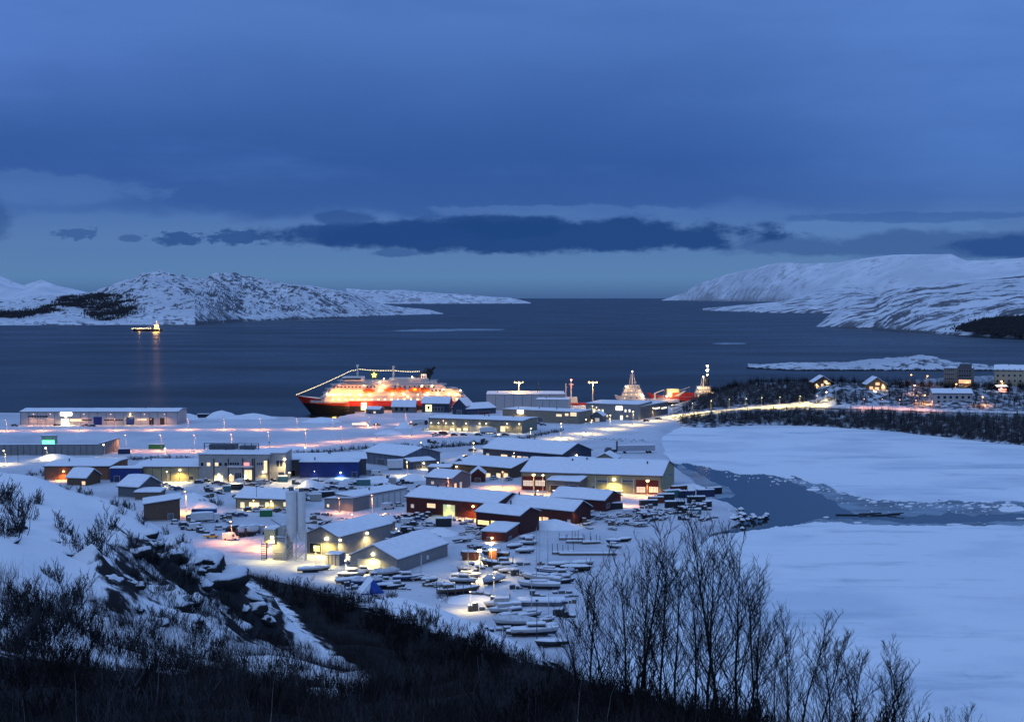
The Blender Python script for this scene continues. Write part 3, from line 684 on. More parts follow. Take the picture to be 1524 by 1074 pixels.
# B3 long cream/brown hall
b = Bld('cream_hall', 'long cream hall with one bright yellow wall lamp behind the blue shed', 'hall', (200, 716), (297, 716), 30, 6.3, .6, 'x', 'cream', ov=.6, seams=4)
b.panel(281, 708, 288, 713.5, M_['glass']); b.lamp(268, 699, (1, .80, .35), 3200, out=2.6, r=.4); 
b = Bld('brown_hall', 'long brown brick hall lit orange by a wall lamp beyond the snow ridge', 'hall', (66, 714), (163, 714), 30, 6.0, .6, 'x', mat('brown_brick', (.22, .10, .06), .8, .12, 2), ov=.6, seams=6)
b.lamp(95, 701, ORANGE, 2600, out=2.4, r=.4); b.panel(110, 704, 130, 708, M_['glass'], bars=4)
b = Bld('blue_shed', 'blue flat roofed shed built against the long cream hall', 'shed', (164, 717.5), (210, 717.5), 6, 6.0, 0, 'flat', 'blue', snow=.5, ov=.3, seams=3)
b.panel(170, 708, 178, 717, M_['dblue'], 'door', dep=.1)
# B4 two-storey grey building
b = Bld('grey_office', 'two storey grey office with red sign and lit entrances below the rooftop plant', 'office', (296, 716), (402, 717), 26, 11.8, 0, 'flat', 'lgrey', ov=.3, snow=.6)
for x in (318.5, 340, 361.5, 376, 378.8, 400): b.panel(x - .8, 682, x + .8, 716, M_['rail'], 'column', dep=.25, frame=False)
for x in (301, 328, 336): b.panel(x - 2.2, 688, x + 2.2, 693, M_['glass'])
b.panel(308, 688, 313, 693, W_YEL); b.panel(320, 688, 325, 693, W_YEL)
b.panel(342, 687.5, 356, 692, M_['glass'], bars=4); b.panel(382, 687.5, 391, 692, M_['glass'], bars=3); b.panel(363, 688, 371, 692.5, lit((1, .16, .12), 1.6, 'red_sign'), 'lit_sign', frame=False, dep=.2)
b.panel(393, 685.5, 397.5, 703, lit((1, .48, .12), 2.4, 'stair_window'), 'window', mul=5, label='tall orange lit stair window')
b.panel(319, 707, 332, 715.5, W_YEL, 'entrance', bars=3); b.panel(341, 707, 348, 715.5, W_ORG, 'door'); b.panel(350, 703, 359, 713, M_['glass'], 'door', bars=3); b.panel(364, 699, 375, 714, W_YEL, 'door', bars=2)
b.panel(340, 692.5, 377, 694.5, M_['trim'], 'canopy', dep=1.6, frame=False)
b.lamp(326, 706, (1, .85, .45), 1900, out=2); b.lamp(366, 708, (1, .85, .45), 1700, out=2); b.lamp(392, 702, (1, .75, .35), 700, out=1.5)
mb = MB()
for k in range(9): mb.box(-18 + k * 3.1, 2, 12.6, -17.6 + k * 3.1, 2.2, 15.4)
mb.box(-18, 2, 15.2, 7.3, 2.2, 15.5); mb.box(-18, 2, 13.9, 7.3, 2.15, 14.1); mb.box(-16, 3, 12.4, -4, 8, 14.6); mb.box(-2, 3, 12.4, 5, 7, 14.2)
plain(b, 'rooftop_plant', mb, M_['dgrey'])
b2 = Bld('grey_tower', 'square grey wing with dark upper window and bright corner lamp beside the blue warehouse', 'building', (402.5, 716.5), (425, 716.5), 18, 12.4, 0, 'flat', 'lgrey', ov=.2, snow=.5)
b2.panel(411, 685, 421, 694, M_['glass'], bars=2); b2.panel(414, 702, 423, 713, M_['dblue'], 'door'); b2.lamp(424, 683, WHITE, 4200, out=3, r=.5)
# B5 blue warehouse + grey behind
b = Bld('grey_warehouse', 'wide grey warehouse standing behind the blue front building', 'warehouse', (426, 709), (545, 707), 26, 7.4, .8, 'x', 'dgrey', ov=.6)
b.panel(428, 699, 440, 708, M_['black'], 'door')
b = Bld('blue_warehouse', 'broad deep blue warehouse front with a blue white lamp low on it', 'warehouse', (446, 711), (533, 711), 7, 7.0, .3, 'my', 'blue', ov=.4, snow=.5, seams=4)
b.panel(533 - 9, 702, 531, 710, M_['dblue'], 'door'); b.lamp(507, 703, (.55, .85, 1), 1500, out=1.6, r=.35); b.lamp(468, 701, (.6, .7, 1), 120, r=.15)
# B6
b = Bld('grey_blue_hall', 'grey blue gabled hall with snow roof behind the white trailer', 'hall', (541, 689), (601, 696.5), (628, 687), 5.6, 3.2, 'x', mat('grey_blue_boards', (.13, .15, .19), .7, .1, 1), ov=.6, seams=4)
b.panel(561, 683, 573, 691, M_['dgrey'], 'door'); b.panel(606, 684, 613, 692, M_['dgrey'], 'door', 'R')
b = Bld('low_shed', 'low snow roofed shed with one bright lamp right of the grey blue hall', 'shed', (612, 699), (648, 696), 12, 3.6, 1, 'x', 'dgrey', ov=.4); b.panel(620, 692, 628, 697, M_['glass'], bars=2); b.lamp(630, 689, WHITE, 900, out=2)
b = Bld('dark_hut', 'dark hut with pale window near the row of parked vans', 'hut', (637, 706), (669, 707), 10, 3.4, .6, 'x', 'dblue', ov=.3); b.panel(652, 700, 658, 705, W_DIM)
# B8
b = Bld('brown_workshop', 'brown workshop with broad snow roof and lit shopfront near the orange yard', 'workshop', (676, 705), (760, 712), 30, 4.6, 2.6, 'x', 'brown', ov=.7)
for x in (720, 727, 742, 753): b.panel(x - 3, 704, x + 3, 710.5, W_YEL)
b.lamp(718, 703, (1, .82, .4), 1500, out=2.5); b.lamp(680, 694, WHITE, 600, out=2)
gb = Bld('brown_gable_house', 'small brown house with tall orange lit side window at the workshop corner', 'house', (673, 704), (694, 704), 12, 4.2, 2.6, 'y', 'brown', ov=.5); gb.panel(693.2, 690, 696, 702, W_ORG, 'window', 'F'); gb.panel(688, 696, 692, 701, W_ORG)
b = Bld('grey_house', 'grey house with two lit doors on its right wall in the snowy yard', 'house', (634, 727), (672, 730), (691, 723), 5.0, 2.4, 'x', mat('mauve_grey_boards', (.15, .14, .16), .7, .1, 1), ov=.5)
b.panel(642, 716, 646, 720, W_DIM); b.panel(676, 719, 679, 728, W_ORG, 'door', 'R'); b.panel(684, 717, 687, 726, W_DIM, 'door', 'R')
b = Bld('small_red_barn', 'small red barn with rounded snow roof beside the grey house', 'barn', (701, 718), (722, 718), 10, 3.6, 2.4, 'y', 'dred', ov=.4); b.panel(707, 711, 715, 717.6, M_['brown'], 'door')
# B11
b = Bld('dark_shop', 'long dark blue timber shop with a row of lit windows under a big snow roof', 'shop', (719, 680), (836, 690), (871, 682), 4.6, 4.2, 'x', 'dblue', ov=.8)
for x0, x1, m in ((746, 755, W_WARM), (762, 767, W_YEL), (770, 776, W_WARM), (778, 786, W_DIM), (790, 797, M_['glass']), (800, 806, W_DIM), (812, 820, M_['glass']), (724, 728, W_DIM)): b.panel(x0, 674 + (x0 - 719) * .085, x1, 680.5 + (x0 - 719) * .085, m, bars=2)
b.lamp(857, 677, (1, .85, .5), 1000, 'R', out=2); b.panel(848, 681, 853, 686, M_['black'], 'door', 'R')
# B12 big cream
b = Bld('cream_workshop', 'big cream workshop with red window bays and two glaring wall lamps', 'workshop', (776, 729), (985, 736), (1013, 718), 7.6, 4.0, 'x', 'cream', ov=.5, seams=0)
for x0, x1 in ((778, 794), (796, 812), (946, 980)): b.panel(x0, 708 + (x0 - 776) * .035, x1, 728.5 + (x0 - 776) * .034, M_['red'], 'bay', dep=.12, frame=False)
for x0, x1 in ((779, 793), (797, 811)): b.panel(x0, 714.5, x1, 722.5, lit((1, .70, .46), .75, 'bay_window'), 'window', dep=.2, bars=6, mul=3, fm=M_['red'])
for x0, x1 in ((947.5, 960.5), (966, 979.5)): b.panel(x0, 724, x1, 732.5, lit((1, .70, .46), .75, 'bay_window'), 'window', dep=.2, bars=6, mul=3, fm=M_['red'])
for x in (830, 869, 886, 904, 925, 943): b.panel(x - .5, 705 + (x - 776) * .038, x + .5, 729 + (x - 776) * .034, M_['trim'], 'column', dep=.2, frame=False)
for x0, x1 in ((889, 903), (927, 942)): b.panel(x0, 714, x1, 717, M_['glass'], bars=5)
b.panel(871, 718, 884, 732, mat('cream_gate', (.38, .33, .2), .6), 'door', mul=5); b.panel(907, 719, 923, 733, MATS['cream_gate'], 'door', mul=5); b.panel(996, 704, 999, 708, M_['glass'], 'window', 'R')
b.lamp(858, 710, (1, .86, .42), 5200, out=3, r=.6); b.lamp(914, 713, (1, .86, .36), 5200, out=3, r=.6)
lt = Bld('lean_to_shed', 'dark open lean-to with snowy roof against the front of the cream workshop', 'shed', (815, 733), (862, 736), 10, 5.2, 1.6, 'my', 'dgrey', ov=.4); lt.panel(819, 722, 842, 733, M_['black'], 'door'); lt.panel(846, 722, 860, 734, M_['black'], 'door')
b = Bld('tan_gable_house', 'tan gabled roof peeking up behind the long cream workshop', 'house', (884, 697), (916, 698), 12, 4.6, 2.6, 'y', 'tan', ov=.5); b.panel(896, 690, 903, 694, M_['glass'])
b = Bld('flat_white_shed', 'low flat white shed with small gable behind the cream workshop, left of the tan house', 'shed', (843, 697), (872, 699), 10, 4.6, .2, 'x', 'white', ov=.3); b.panel(852, 692, 862, 697, M_['tan'], 'door')
# B13..B17 red buildings
b = Bld('dark_red_shed', 'dark red shed with yellowish snow roof right below the cream workshop', 'shed', (820, 756), (899, 762), (915, 753), 4.4, 2.6, 'x', 'dred', ov=.6); b.panel(903, 749, 907, 755, M_['brown'], 'door', 'R')
b.panel(832, 748, 846, 756, M_['brown'], 'door')
b = Bld('long_red_warehouse', 'longest dark red warehouse with yellow green lit entrance and orange lamp', 'warehouse', (605, 763), (738, 775), 22, 6.2, 2.6, 'x', 'dred', ov=.7, seams=6)
b.panel(636, 749, 648, 755, W_WARM, bars=4); b.panel(660, 751, 677, 768, lit((.75, .85, .06), .4, 'green_yellow_entrance'), 'entrance', bars=3, mul=2); b.panel(612, 750, 616, 755, W_DIM)
b.lamp(705, 753, ORANGE, 3600, out=3, r=.5); b.lamp(668, 752, (.9, .95, .2), 500, out=2.5, r=.25); b.panel(721, 757, 727, 764, M_['glass'])
b = Bld('red_store', 'dark red store with orange lit front windows, right half of the red row', 'store', (735, 769), (853, 781), (868, 773), 5.0, 2.8, 'x', 'dred', ov=.7, seams=5)
for x0, x1 in ((789, 796), (799, 806), (808, 816)): b.panel(x0, 766 + (x0 - 735) * .045, x1, 773 + (x0 - 735) * .045, W_ORG, bars=2)
b.panel(845, 773, 849, 780, M_['trim'], 'door'); b.lamp(853, 760, WHITE, 350, 'R', r=.15); b.lamp(800, 767, WARM, 900, out=2, r=.2)
b = Bld('red_cottage', 'red building with three glowing yellow windows in one row', 'workshop', (709, 789), (773, 796), (790, 787), 6.6, 2.0, 'x', 'dred', ov=.6)
for x0, x1 in ((711.5, 728), (731, 748), (750.5, 767.5)): b.panel(x0, 774 + (x0 - 709) * .05, x1, 780 + (x0 - 709) * .05, lit((1, .62, .10), 1.9, 'amber_window'), bars=3, mul=2)
b.panel(712, 784, 722, 790, M_['black'], 'door')
b = Bld('low_red_hut', 'low red hut with thick snow roof directly below the building with three yellow windows', 'hut', (717, 805), (752, 807), (776, 797), 3.2, .8, 'my', 'red', ov=.4, snow=.7); b.panel(725, 799, 731, 806, M_['brown'], 'door'); b.panel(757, 798, 761, 804, M_['glass'], 'window', 'R')
b.lamp(733, 800, WARM, 1300, out=2)
# B18 garage row
b = Bld('garage_row', 'white garage row with a stepped line of pale doors running away to the right', 'garages', (526, 761), (606, 746), 9, 5.4, .5, 'my', 'white', ov=.3, snow=.4)
for k in range(9):
    u = 528 + k * 8.6; yb = 761 - (u - 526) * .188
    b.panel(u, yb - 17.5, u + 6.6, yb - 1.2, mat('pale_garage_door', (.66, .64, .62), .55, .04, 1), 'door', dep=.06, frame=True, mul=5)
b2 = Bld('grey_garage', 'plain grey end building joined to the left of the white garage row', 'garage', (483, 757), (525.5, 761.5), 10, 3.9, 1.2, 'mx', 'grey', ov=.3); b2.panel(487, 750, 490, 754, W_WARM)
# B20 workshop + annex
b = Bld('grey_workshop', 'dark grey workshop beside the silos, green glow in its open gable', 'workshop', (455, 823), (503, 828), (560, 804), 6.2, 2.6, 'y', 'grey', ov=.6)
b.panel(461, 808, 478, 823, M_['black'], 'door', dep=.1); b.panel(467, 811, 476, 820, lit((.35, .75, .05), .35, 'green_glow'), 'inner_light', dep=.16, frame=False)
b.panel(492, 808, 501, 825, M_['cream'], 'door')
b.lamp(487, 801, (1, .80, .36), 4200, out=2.6, r=.6); b.lamp(505, 803, WHITE, 2600, 'R', out=2, r=.35); b.lamp(545, 793, WHITE, 3200, 'R', out=2, r=.4)
b = Bld('dark_annex', 'low dark annex with snow roof behind the grey workshop', 'annex', (549, 797), (562, 798), (592, 790), 3.6, 1.6, 'y', 'dgrey', ov=.4); b.panel(571, 789, 576, 793, M_['glass'], 'window', 'R'); b.lamp(588, 786, WHITE, 250, 'R', r=.12)
# B21 big shed
b = Bld('big_grey_shed', 'big pale grey shed with broad snow roof and lit gable at the boatyard', 'shed', (521, 846), (591, 853), (694, 830), 4.0, 3.6, 'y', 'grey', ov=.35, snow=.5, seams=0)
b.panel(533, 833, 566, 850, mat('pale_shed_gate', (.42, .40, .35), .6), 'door', mul=6); b.lamp(556, 824, (1, .86, .45), 3600, out=2.2, r=.5)
b.panel(625.8, 826, 627.4, 843, M_['trim'], 'column', 'R', dep=.15, frame=False); b.panel(634, 826, 637, 832, M_['trim'], 'vent', 'R', dep=.3, frame=False)
# B22 yellow lit house
b = Bld('yellow_lit_house', 'low cream house with glowing windows behind parked cars, left of the silos', 'house', (351, 756), (432, 759), 16, 4.0, 2.4, 'x', 'cream', ov=.6, snow=.6)
for x0, x1 in ((358, 364), (371, 386), (395, 400), (402, 407), (422, 426)): b.panel(x0, 747, x1, 753 if x0 > 364 else 755, W_YEL, bars=3 if x1 - x0 > 10 else 0)
b.lamp(378, 744, (1, .8, .35), 900, out=2, r=.15); b.lamp(404, 745, (1, .8, .35), 700, out=2, r=.15)
# left edge houses
b = Bld('ridge_shed', 'brown grey shed with sloping snow roof half hidden by the snowy crag', 'shed', (214, 776), (268, 774), 14, 6.2, 1.6, 'mx', 'brown', ov=.5, snow=.6); b.panel(250, 764, 258, 773, M_['dgrey'], 'door')
b = Bld('snowed_house', 'dark gabled house deep in snow just beyond the left ridge', 'house', (176, 739), (206, 741), (224, 733), 4.4, 3.4, 'x', 'dgrey', ov=.6, snow=.8); b.panel(212, 730, 217, 736, M_['glass'], 'window', 'R')
b = Bld('snowed_cottage', 'low cottage with snowy roof and lit doorway between ridge and blue shed', 'cottage', (100, 722), (128, 723), 12, 3.4, 3, 'x', 'brown', ov=.6, snow=.8); b.panel(122, 716, 127, 721, W_ORG, 'door')
b = Bld('snowed_barn', 'wood barn with flat snowy roof right of the snowed in house', 'barn', (201, 744), (238, 744), 9, 3.0, .4, 'my', 'wood', ov=.4, snow=.7); b.panel(222, 738, 230, 743.5, M_['black'], 'door')
# H harbour buildings
b = Bld('white_quay_warehouse', 'large white quay warehouse with dark seams and orange lit roof by the mooring', 'warehouse', (724, 610), (841, 610), 34, 11.2, 0, 'flat', 'white', ov=.2, snow=.3, seams=6.5)
b2 = Bld('white_quay_annex', 'second white seamed warehouse stepping out in front of the first one on the quay', 'warehouse', (797, 615), (846, 615.5), 20, 9.5, 0, 'flat', 'white', ov=.2, snow=.3, seams=5); b2.panel(803, 609, 812, 615, M_['dgrey'], 'door')
b = Bld('lit_harbour_office', 'grey harbour office with scattered lit windows and glaring sign next to the main road', 'office', (872, 623), (950, 625.5), 34, 10.2, 0, 'flat', 'grey', ov=.3, snow=.4)
for x in (878, 884, 892, 897, 931, 937): b.panel(x - 1.3, 609, x + 1.3, 613, W_WHITE)
b.panel(917, 604.5, 926, 610, lit((1, .95, .85), 6, 'sign'), 'lit_sign', dep=.3, frame=False); b.panel(923, 618, 927, 624.5, W_WHITE, 'door'); b.panel(900, 617, 905, 620, W_YEL); b.panel(932, 618, 935, 620, W_YEL); b.lamp(888, 606, (1, .85, .5), 700, out=2, r=.2); b.lamp(882, 604, (1, .85, .5), 700, out=2, r=.2)
b = Bld('dark_harbour_wing', 'dark grey harbour wing with two bright window strips beside the trawler', 'building', (951, 625), (994, 616), 22, 8.6, 0, 'flat', 'dgrey', ov=.2, snow=.3); b.panel(974, 606, 982, 608.5, W_WHITE, bars=3); b.panel(984, 605.5, 992, 608, W_WHITE, bars=3)
b = Bld('small_gable_hut', 'small gabled hut with one bright lamp in front of the harbour office', 'hut', (880, 627.5), (897, 628), 9, 4, 2.6, 'y', 'dgrey', ov=.5); b.panel(886, 622, 892, 627, W_DIM); b.lamp(881, 625, WHITE, 500, out=1.5, r=.2)
b = Bld('beige_depot', 'low beige depot with bright left gate and lit right windows before the quay warehouses', 'depot', (748, 626), (861, 631), 22, 7.6, 0, 'flat', 'tan', ov=.3, snow=.4)
b.panel(770, 609.5, 779, 615, lit((1, .95, .85), 5, 'gate_sign'), 'lit_sign', dep=.25, frame=False); b.panel(849, 613.5, 858, 619, W_YEL, bars=3); b.panel(841, 615, 846, 618.5, W_WARM); b.panel(828, 616, 836, 619.5, W_YEL, bars=3); b.panel(781, 620, 789, 627, M_['dgrey'], 'door'); b.panel(800, 621, 808, 628, M_['dgrey'], 'door'); b.lamp(774, 612, WHITE, 1500, out=3)
b = Bld('lamp_row_hall', 'long olive grey hall with a row of small lamps above lit low windows', 'hall', (638, 640), (778, 645), 26, 7.4, .6, 'x', mat('olive_grey_cladding', (.20, .19, .15), .7, .1, .6), ov=.4, snow=.4)
for x in (642, 653, 664, 675, 694, 714, 724, 755, 773): b.lamp(x, 629 + (x - 638) * .012, (1, .84, .5), 800, out=2, r=.25)
for x in (673, 683, 693): b.panel(x - 3, 637, x + 3, 640.5, W_YEL, bars=2)
b.panel(700, 632, 716, 641, M_['lgrey'], 'door'); b.panel(745, 634, 752, 642, W_WARM, 'door')
b = Bld('terminal_hall', 'blue grey quay terminal with wide snow roof in front of the lit liner', 'terminal', (628, 613.5), (668, 614), 11, 6.6, 4.0, 'x', 'dblue', ov=.6)
b.panel(633, 606, 660, 611, M_['glass'], bars=6); b.panel(633.5, 602, 642.5, 612, lit((1, .88, .35), 1.4, 'yellow_board'), 'lit_sign', dep=.5, frame=False, label='pale yellow lit board with a dark figure'); b.panel(636.5, 604, 639.5, 608.5, M_['black'], 'emblem', dep=.6, frame=False)
b = Bld('terminal_gable', 'dark blue gabled terminal shed right of the lit yellow board', 'terminal', (674, 617), (693, 617.5), 16, 6.4, 4.6, 'y', 'dblue', ov=.6); b.panel(680, 610, 687, 617, M_['dgrey'], 'door')
b = Bld('quay_store', 'low store with red band and snow roof right of the blue terminal sheds', 'store', (694, 617.5), (738, 615), 18, 4.0, 3.0, 'x', mat('blue_grey_store', (.07, .085, .12), .7), ov=.6); b.panel(712, 613, 729, 616, M_['red'], 'door')
b = Bld('quay_house', 'pitched roof house with dark windows between liner and terminal hall', 'house', (583, 614), (618, 614.3), 8, 4.4, 4.0, 'x', mat('brown_grey_boards', (.16, .14, .14), .7), ov=.5)
for x in (590, 598, 606): b.panel(x - 2.4, 606, x + 2.4, 611.5, M_['black'], 'door')
b = Bld('mooring_hut', 'tiny dark hut with two openings alone on the snow before the liner', 'hut', (545, 615.5), (565, 616), 8, 3, 1.6, 'x', 'dgrey', ov=.4); b.panel(548, 612, 553, 615, M_['black'], 'door'); b.panel(556, 612, 559, 614.5, W_WARM)
# ---- headland houses ----
def hz_at(px, py):      # find the headland point under a pixel
    best = None
    for dist in np.arange(760, 1250, 2.0):
        p = AT(px, py, dist); 
        if float(HEAD(np.array([p.x]), np.array([p.y]))[0]) >= p.z: return p
    return AT(px, py, 1050)
def hb(name, label, cat, A, B, *a, **k):
    p = hz_at(*A); return Bld(name, label, cat, A, B, *a, z=p.z - .3, **k)
b = hb('dark_cabin', 'dark brown timber house with glowing gable windows in the birch wood', 'house', (1211, 579), (1239, 579), 12, 5.0, 4.2, 'y', 'brown', ov=.9, snow=.6)
for x0, x1, y0, y1 in ((1226, 1231, 566, 570), (1231.5, 1236, 569, 572), (1212, 1218, 573, 577), (1222, 1226, 571, 575), (1227, 1231, 573.5, 577)): b.panel(x0, y0, x1, y1, W_WARM)
b.lamp(1215, 572, WARM, 900, out=2); b.lamp(1230, 570, (1, .8, .4), 700, out=2)
b = hb('yellow_cabin', 'ochre gabled house with lit windows and bright snow at its door, among birches', 'house', (1291, 583), (1319, 583), 13, 5.4, 4.6, 'y', 'ochre', ov=.9, snow=.6)
for x0, x1, y0, y1 in ((1303, 1309, 569, 573), (1294, 1299, 575, 579), (1312, 1317, 574, 578), (1302, 1308, 576, 581)): b.panel(x0, y0, x1, y1, W_ORG)
b.lamp(1300, 580, WARM, 2600, out=4); b.lamp(1314, 573, WARM, 700, out=2)
b = hb('white_block', 'white two storey block with two rows of dark windows above the wooded road', 'house', (1388, 603), (1447, 603.5), 14, 8.2, 2.4, 'x', 'white', ov=.6, snow=.5)
for k in range(6):
    x = 1397 + k * 9.0; b.panel(x - 2, 589, x + 2, 593, M_['glass']); b.panel(x - 2, 596, x + 2, 600, M_['glass'])
b = hb('brown_block', 'tall tan and dark block with orange lit lower floor above the birch wood', 'apartment block', (1404, 576), (1446, 577), 18, 13.5, 0, 'flat', 'tan', ov=.3, snow=.3)
for z_ in (549, 555.5, 562): b.panel(1406, z_, 1420, z_ + 2.6, M_['glass'], bars=5)
b.panel(1425, 545, 1446, 564, M_['dgrey'], 'wall_panel', dep=.3, frame=False)
for z_ in (550, 557): b.panel(1427, z_, 1445, z_ + 3.4, M_['black'], bars=5, dep=.4)
b.panel(1427, 565, 1445, 570.5, W_ORG, bars=6, dep=.4); b.panel(1427, 572, 1434, 576, W_DIM); b.lamp(1440, 569, ORANGE, 1500, out=3)
mb = MB(); mb.box(1, -8, 13.6, 8.4, 4, 16.6); plain(b, 'roof_box', mb, M_['dgrey'])
b = hb('cream_apartments', 'long cream apartment house with rows of small dark windows at the right edge', 'apartment block', (1479, 574), (1560, 576), 14, 11.5, 3, 'x', mat('cream_render', (.48, .40, .28), .8), ov=.6, snow=.5)
for k in range(9):
    x = 1485 + k * 8.4
    for y in (549, 557, 565): b.panel(x - 1.6, y, x + 1.6, y + 3.4, M_['glass'])
b.lamp(1492, 570, ORANGE, 900, out=3)
b = hb('red_lit_hut', 'low hut with a red glow under the cream apartment house', 'hut', (1484, 583), (1500, 583), 7, 3.2, 1, 'x', 'dred', ov=.4); b.panel(1486, 578, 1498, 581, lit((1, .25, .12), 1.6, 'red_window'), bars=3); b.lamp(1490, 578, (1, .4, .25), 900, out=3)
# ================================================ SILO PLANT (one thing)
sp_ = G(441, 833, 3); th_ = thing('silo_plant', 'twin pale cement silos on a lattice stand with hopper', 'silo', (sp_.x, sp_.y, 3), .05)
K = 4.62
for i, xx in enumerate((-1.4, 1.6)):
    mb = MB(); R_ = 1.75 if i == 0 else 1.35; 
    prof = [(.25, 5.6), (R_, 8.6), (R_, 21.2 - i * .3), (R_ * .9, 21.5 - i * .3), (.01, 21.7 - i * .3)]
    mb.loft([[(xx + r * math.cos(a), .3 * i + r * math.sin(a), z) for a in np.linspace(0, 2*math.pi, 21)[:-1]] for r, z in prof])
    o = mb.build('silo', mat('pale_silo_paint', (.62, .62, .60), .5, .06, .7), th_, True)
    mb = MB(); mb.box(xx - .7, -.6, 21.6 - i*.3, xx + .7, .6, 22.7 - i*.3); mb.build('dust_filter', M_['dgrey'], o)
mb = MB()
for xx in (-3.0, -.05, 3.0):
    for yy in (-1.6, 1.6): mb.tube((xx, yy, -.3), (xx, yy, 9.2), .13, .13, 5)
for z0 in (0, 3.0, 6.0):
    for yy in (-1.6, 1.6):
        for a, c in ((-3.0, -.05), (-.05, 3.0)): mb.tube((a, yy, z0), (c, yy, z0 + 3), .06, .06, 4); mb.tube((c, yy, z0), (a, yy, z0 + 3), .06, .06, 4); mb.tube((a, yy, z0 + 3), (c, yy, z0 + 3), .08, .08, 4)
mb.build('lattice_stand', MATS['pale_silo_paint'], th_)
mb = MB(); mb.tube((-2.6, -1, 9.5), (-7.5, -2.2, 13.2), .28, .28, 6); mb.tube((-2.6, -1, 9.5), (-3.4, -1.4, 4), .28, .28, 6); mb.build('screw_conveyor', M_['steel'], th_)
cp = Bld('batching_plant', 'pale batching house with yellow lit upper box beside the cement silos', 'plant house', (406, 833), (424, 834), 6, 7.0, 0, 'flat', 'lgrey', ov=.2, snow=.4)
cp.panel(408, 822, 421, 832, M_['grey'], 'door', mul=4)
mb = MB(); w2, d2 = cp.w/2, cp.d/2; mb.box(-w2 - 2.6, -d2 - .6, 5.4, -w2 + 1.0, d2 - .5, 9.6, 0); mb.box(-w2 - 2.7, -d2 - .7, 9.6, -w2 + 1.1, d2 - .4, 10.0, 1)
for yy in (-d2, d2 - 1): mb.box(-w2 - 2.3, yy, -.3, -w2 - 2.0, yy + .3, 5.4, 2)
plain(cp, 'control_box', mb, [mat('cream_box', (.5, .42, .25), .6), m_snow, M_['rail']])
mb = MB()
for k in range(8): mb.box(-w2 - 3.2 - k * .0, -d2 - 1.5, .7 * k, -w2 - 1.9, -d2 - .7, .7 * k + .12)
mb.box(-w2 - 3.2, -d2 - 1.5, 0, -w2 - 3.1, -d2 - 1.4, 6.4); plain(cp, 'stair', mb, M_['rail'])
mb = MB(); mb.box(w2 - 2.5, -d2 + .3, 7.4, w2 - .2, d2 - .3, 10.2); plain(cp, 'mixer_housing', mb, M_['lgrey'])
o = cp.lamp(401, 799, (1, .85, .35), 2600, out=1.6, r=.6); 
cr = Bld('yard_bunker', 'pale open bin with ribbed sides between workshop and big grey shed', 'bunker', (484, 841), (505, 842), 5, 3.2, 0, 'flat', 'lgrey', ov=.1, snow=.4, seams=1.1)
# ================================================ ROADS, QUAY
m_road, t, p = node_mat('packed_snow_road'); p.inputs['Roughness'].default_value = .55; p.inputs['Specular IOR Level'].default_value = .3
a = t_noise(t, .12, 6); q = t_mix(t, t_step(t, a, .4, .7), (.72, .72, .73), (.50, .50, .52)); t.links.new(q, p.inputs['Base Color'])
def ribbon(name, pts, w, zf=None, lift=.17):
    P = []
    for i in range(len(pts) - 1):
        for k in range(10):
            u = k / 10; P.append((pts[i][0] + (pts[i+1][0] - pts[i][0]) * u, pts[i][1] + (pts[i+1][1] - pts[i][1]) * u))
    P.append(pts[-1]); V = []
    for x, y in P:
        g = G(x, y, 3) if zf is None or x < 985 else hz_at(x, y); V.append(g)
    mb = MB(); rows = []
    for i, g in enumerate(V):
        d = (V[min(i+1, len(V)-1)] - V[max(i-1, 0)]); d.z = 0; d.normalize(); n = Vector((-d.y, d.x, 0)) * w / 2
        rows.append([(g.x + n.x * k, g.y + n.y * k, (g.z if zf is None or P[i][0] < 985 else max(float(HEAD(np.array([g.x + n.x*k]), np.array([g.y + n.y*k]))[0]), g.z - .3) + .45) + lift - (.25 if abs(k) > .99 else 0)) for k in (-1, -.9, 0, .9, 1)])
    mb.grid(rows); return struct(mb.build(name, m_road, None, True))
R1 = [(655, 700), (700, 683), (740, 668), (800, 656), (850, 647), (900, 638), (950, 629), (1000, 620), (1060, 612.5), (1120, 608), (1190, 605), (1300, 608), (1400, 612), (1524, 615), (1580, 616)]
ribbon('road', R1, 9, True)
ribbon('road', [(-60, 640), (100, 640), (280, 638), (440, 638), (560, 634), (640, 626), (720, 632)], 11)
ribbon('road', [(-60, 684), (100, 672), (200, 669), (330, 669), (400, 664), (480, 658), (600, 648), (650, 645), (740, 652), (800, 656)], 9)
ribbon('road', [(700, 683), (690, 692), (672, 712), (700, 722), (760, 728), (800, 742)], 9)
ribbon('road', [(672, 712), (640, 740), (600, 770), (540, 775), (470, 772), (400, 800), (360, 822)], 9)
mb = MB(); q0, q1 = G(528, 613.5, 3), G(1006, 603.5, 3)
mb.slabxy([(q0.x, q0.y), (q1.x, q1.y), (q1.x, q1.y + 3), (q0.x, q0.y + 3)], -2, 3.25); struct(mb.build('quay_edge', M_['concrete']))
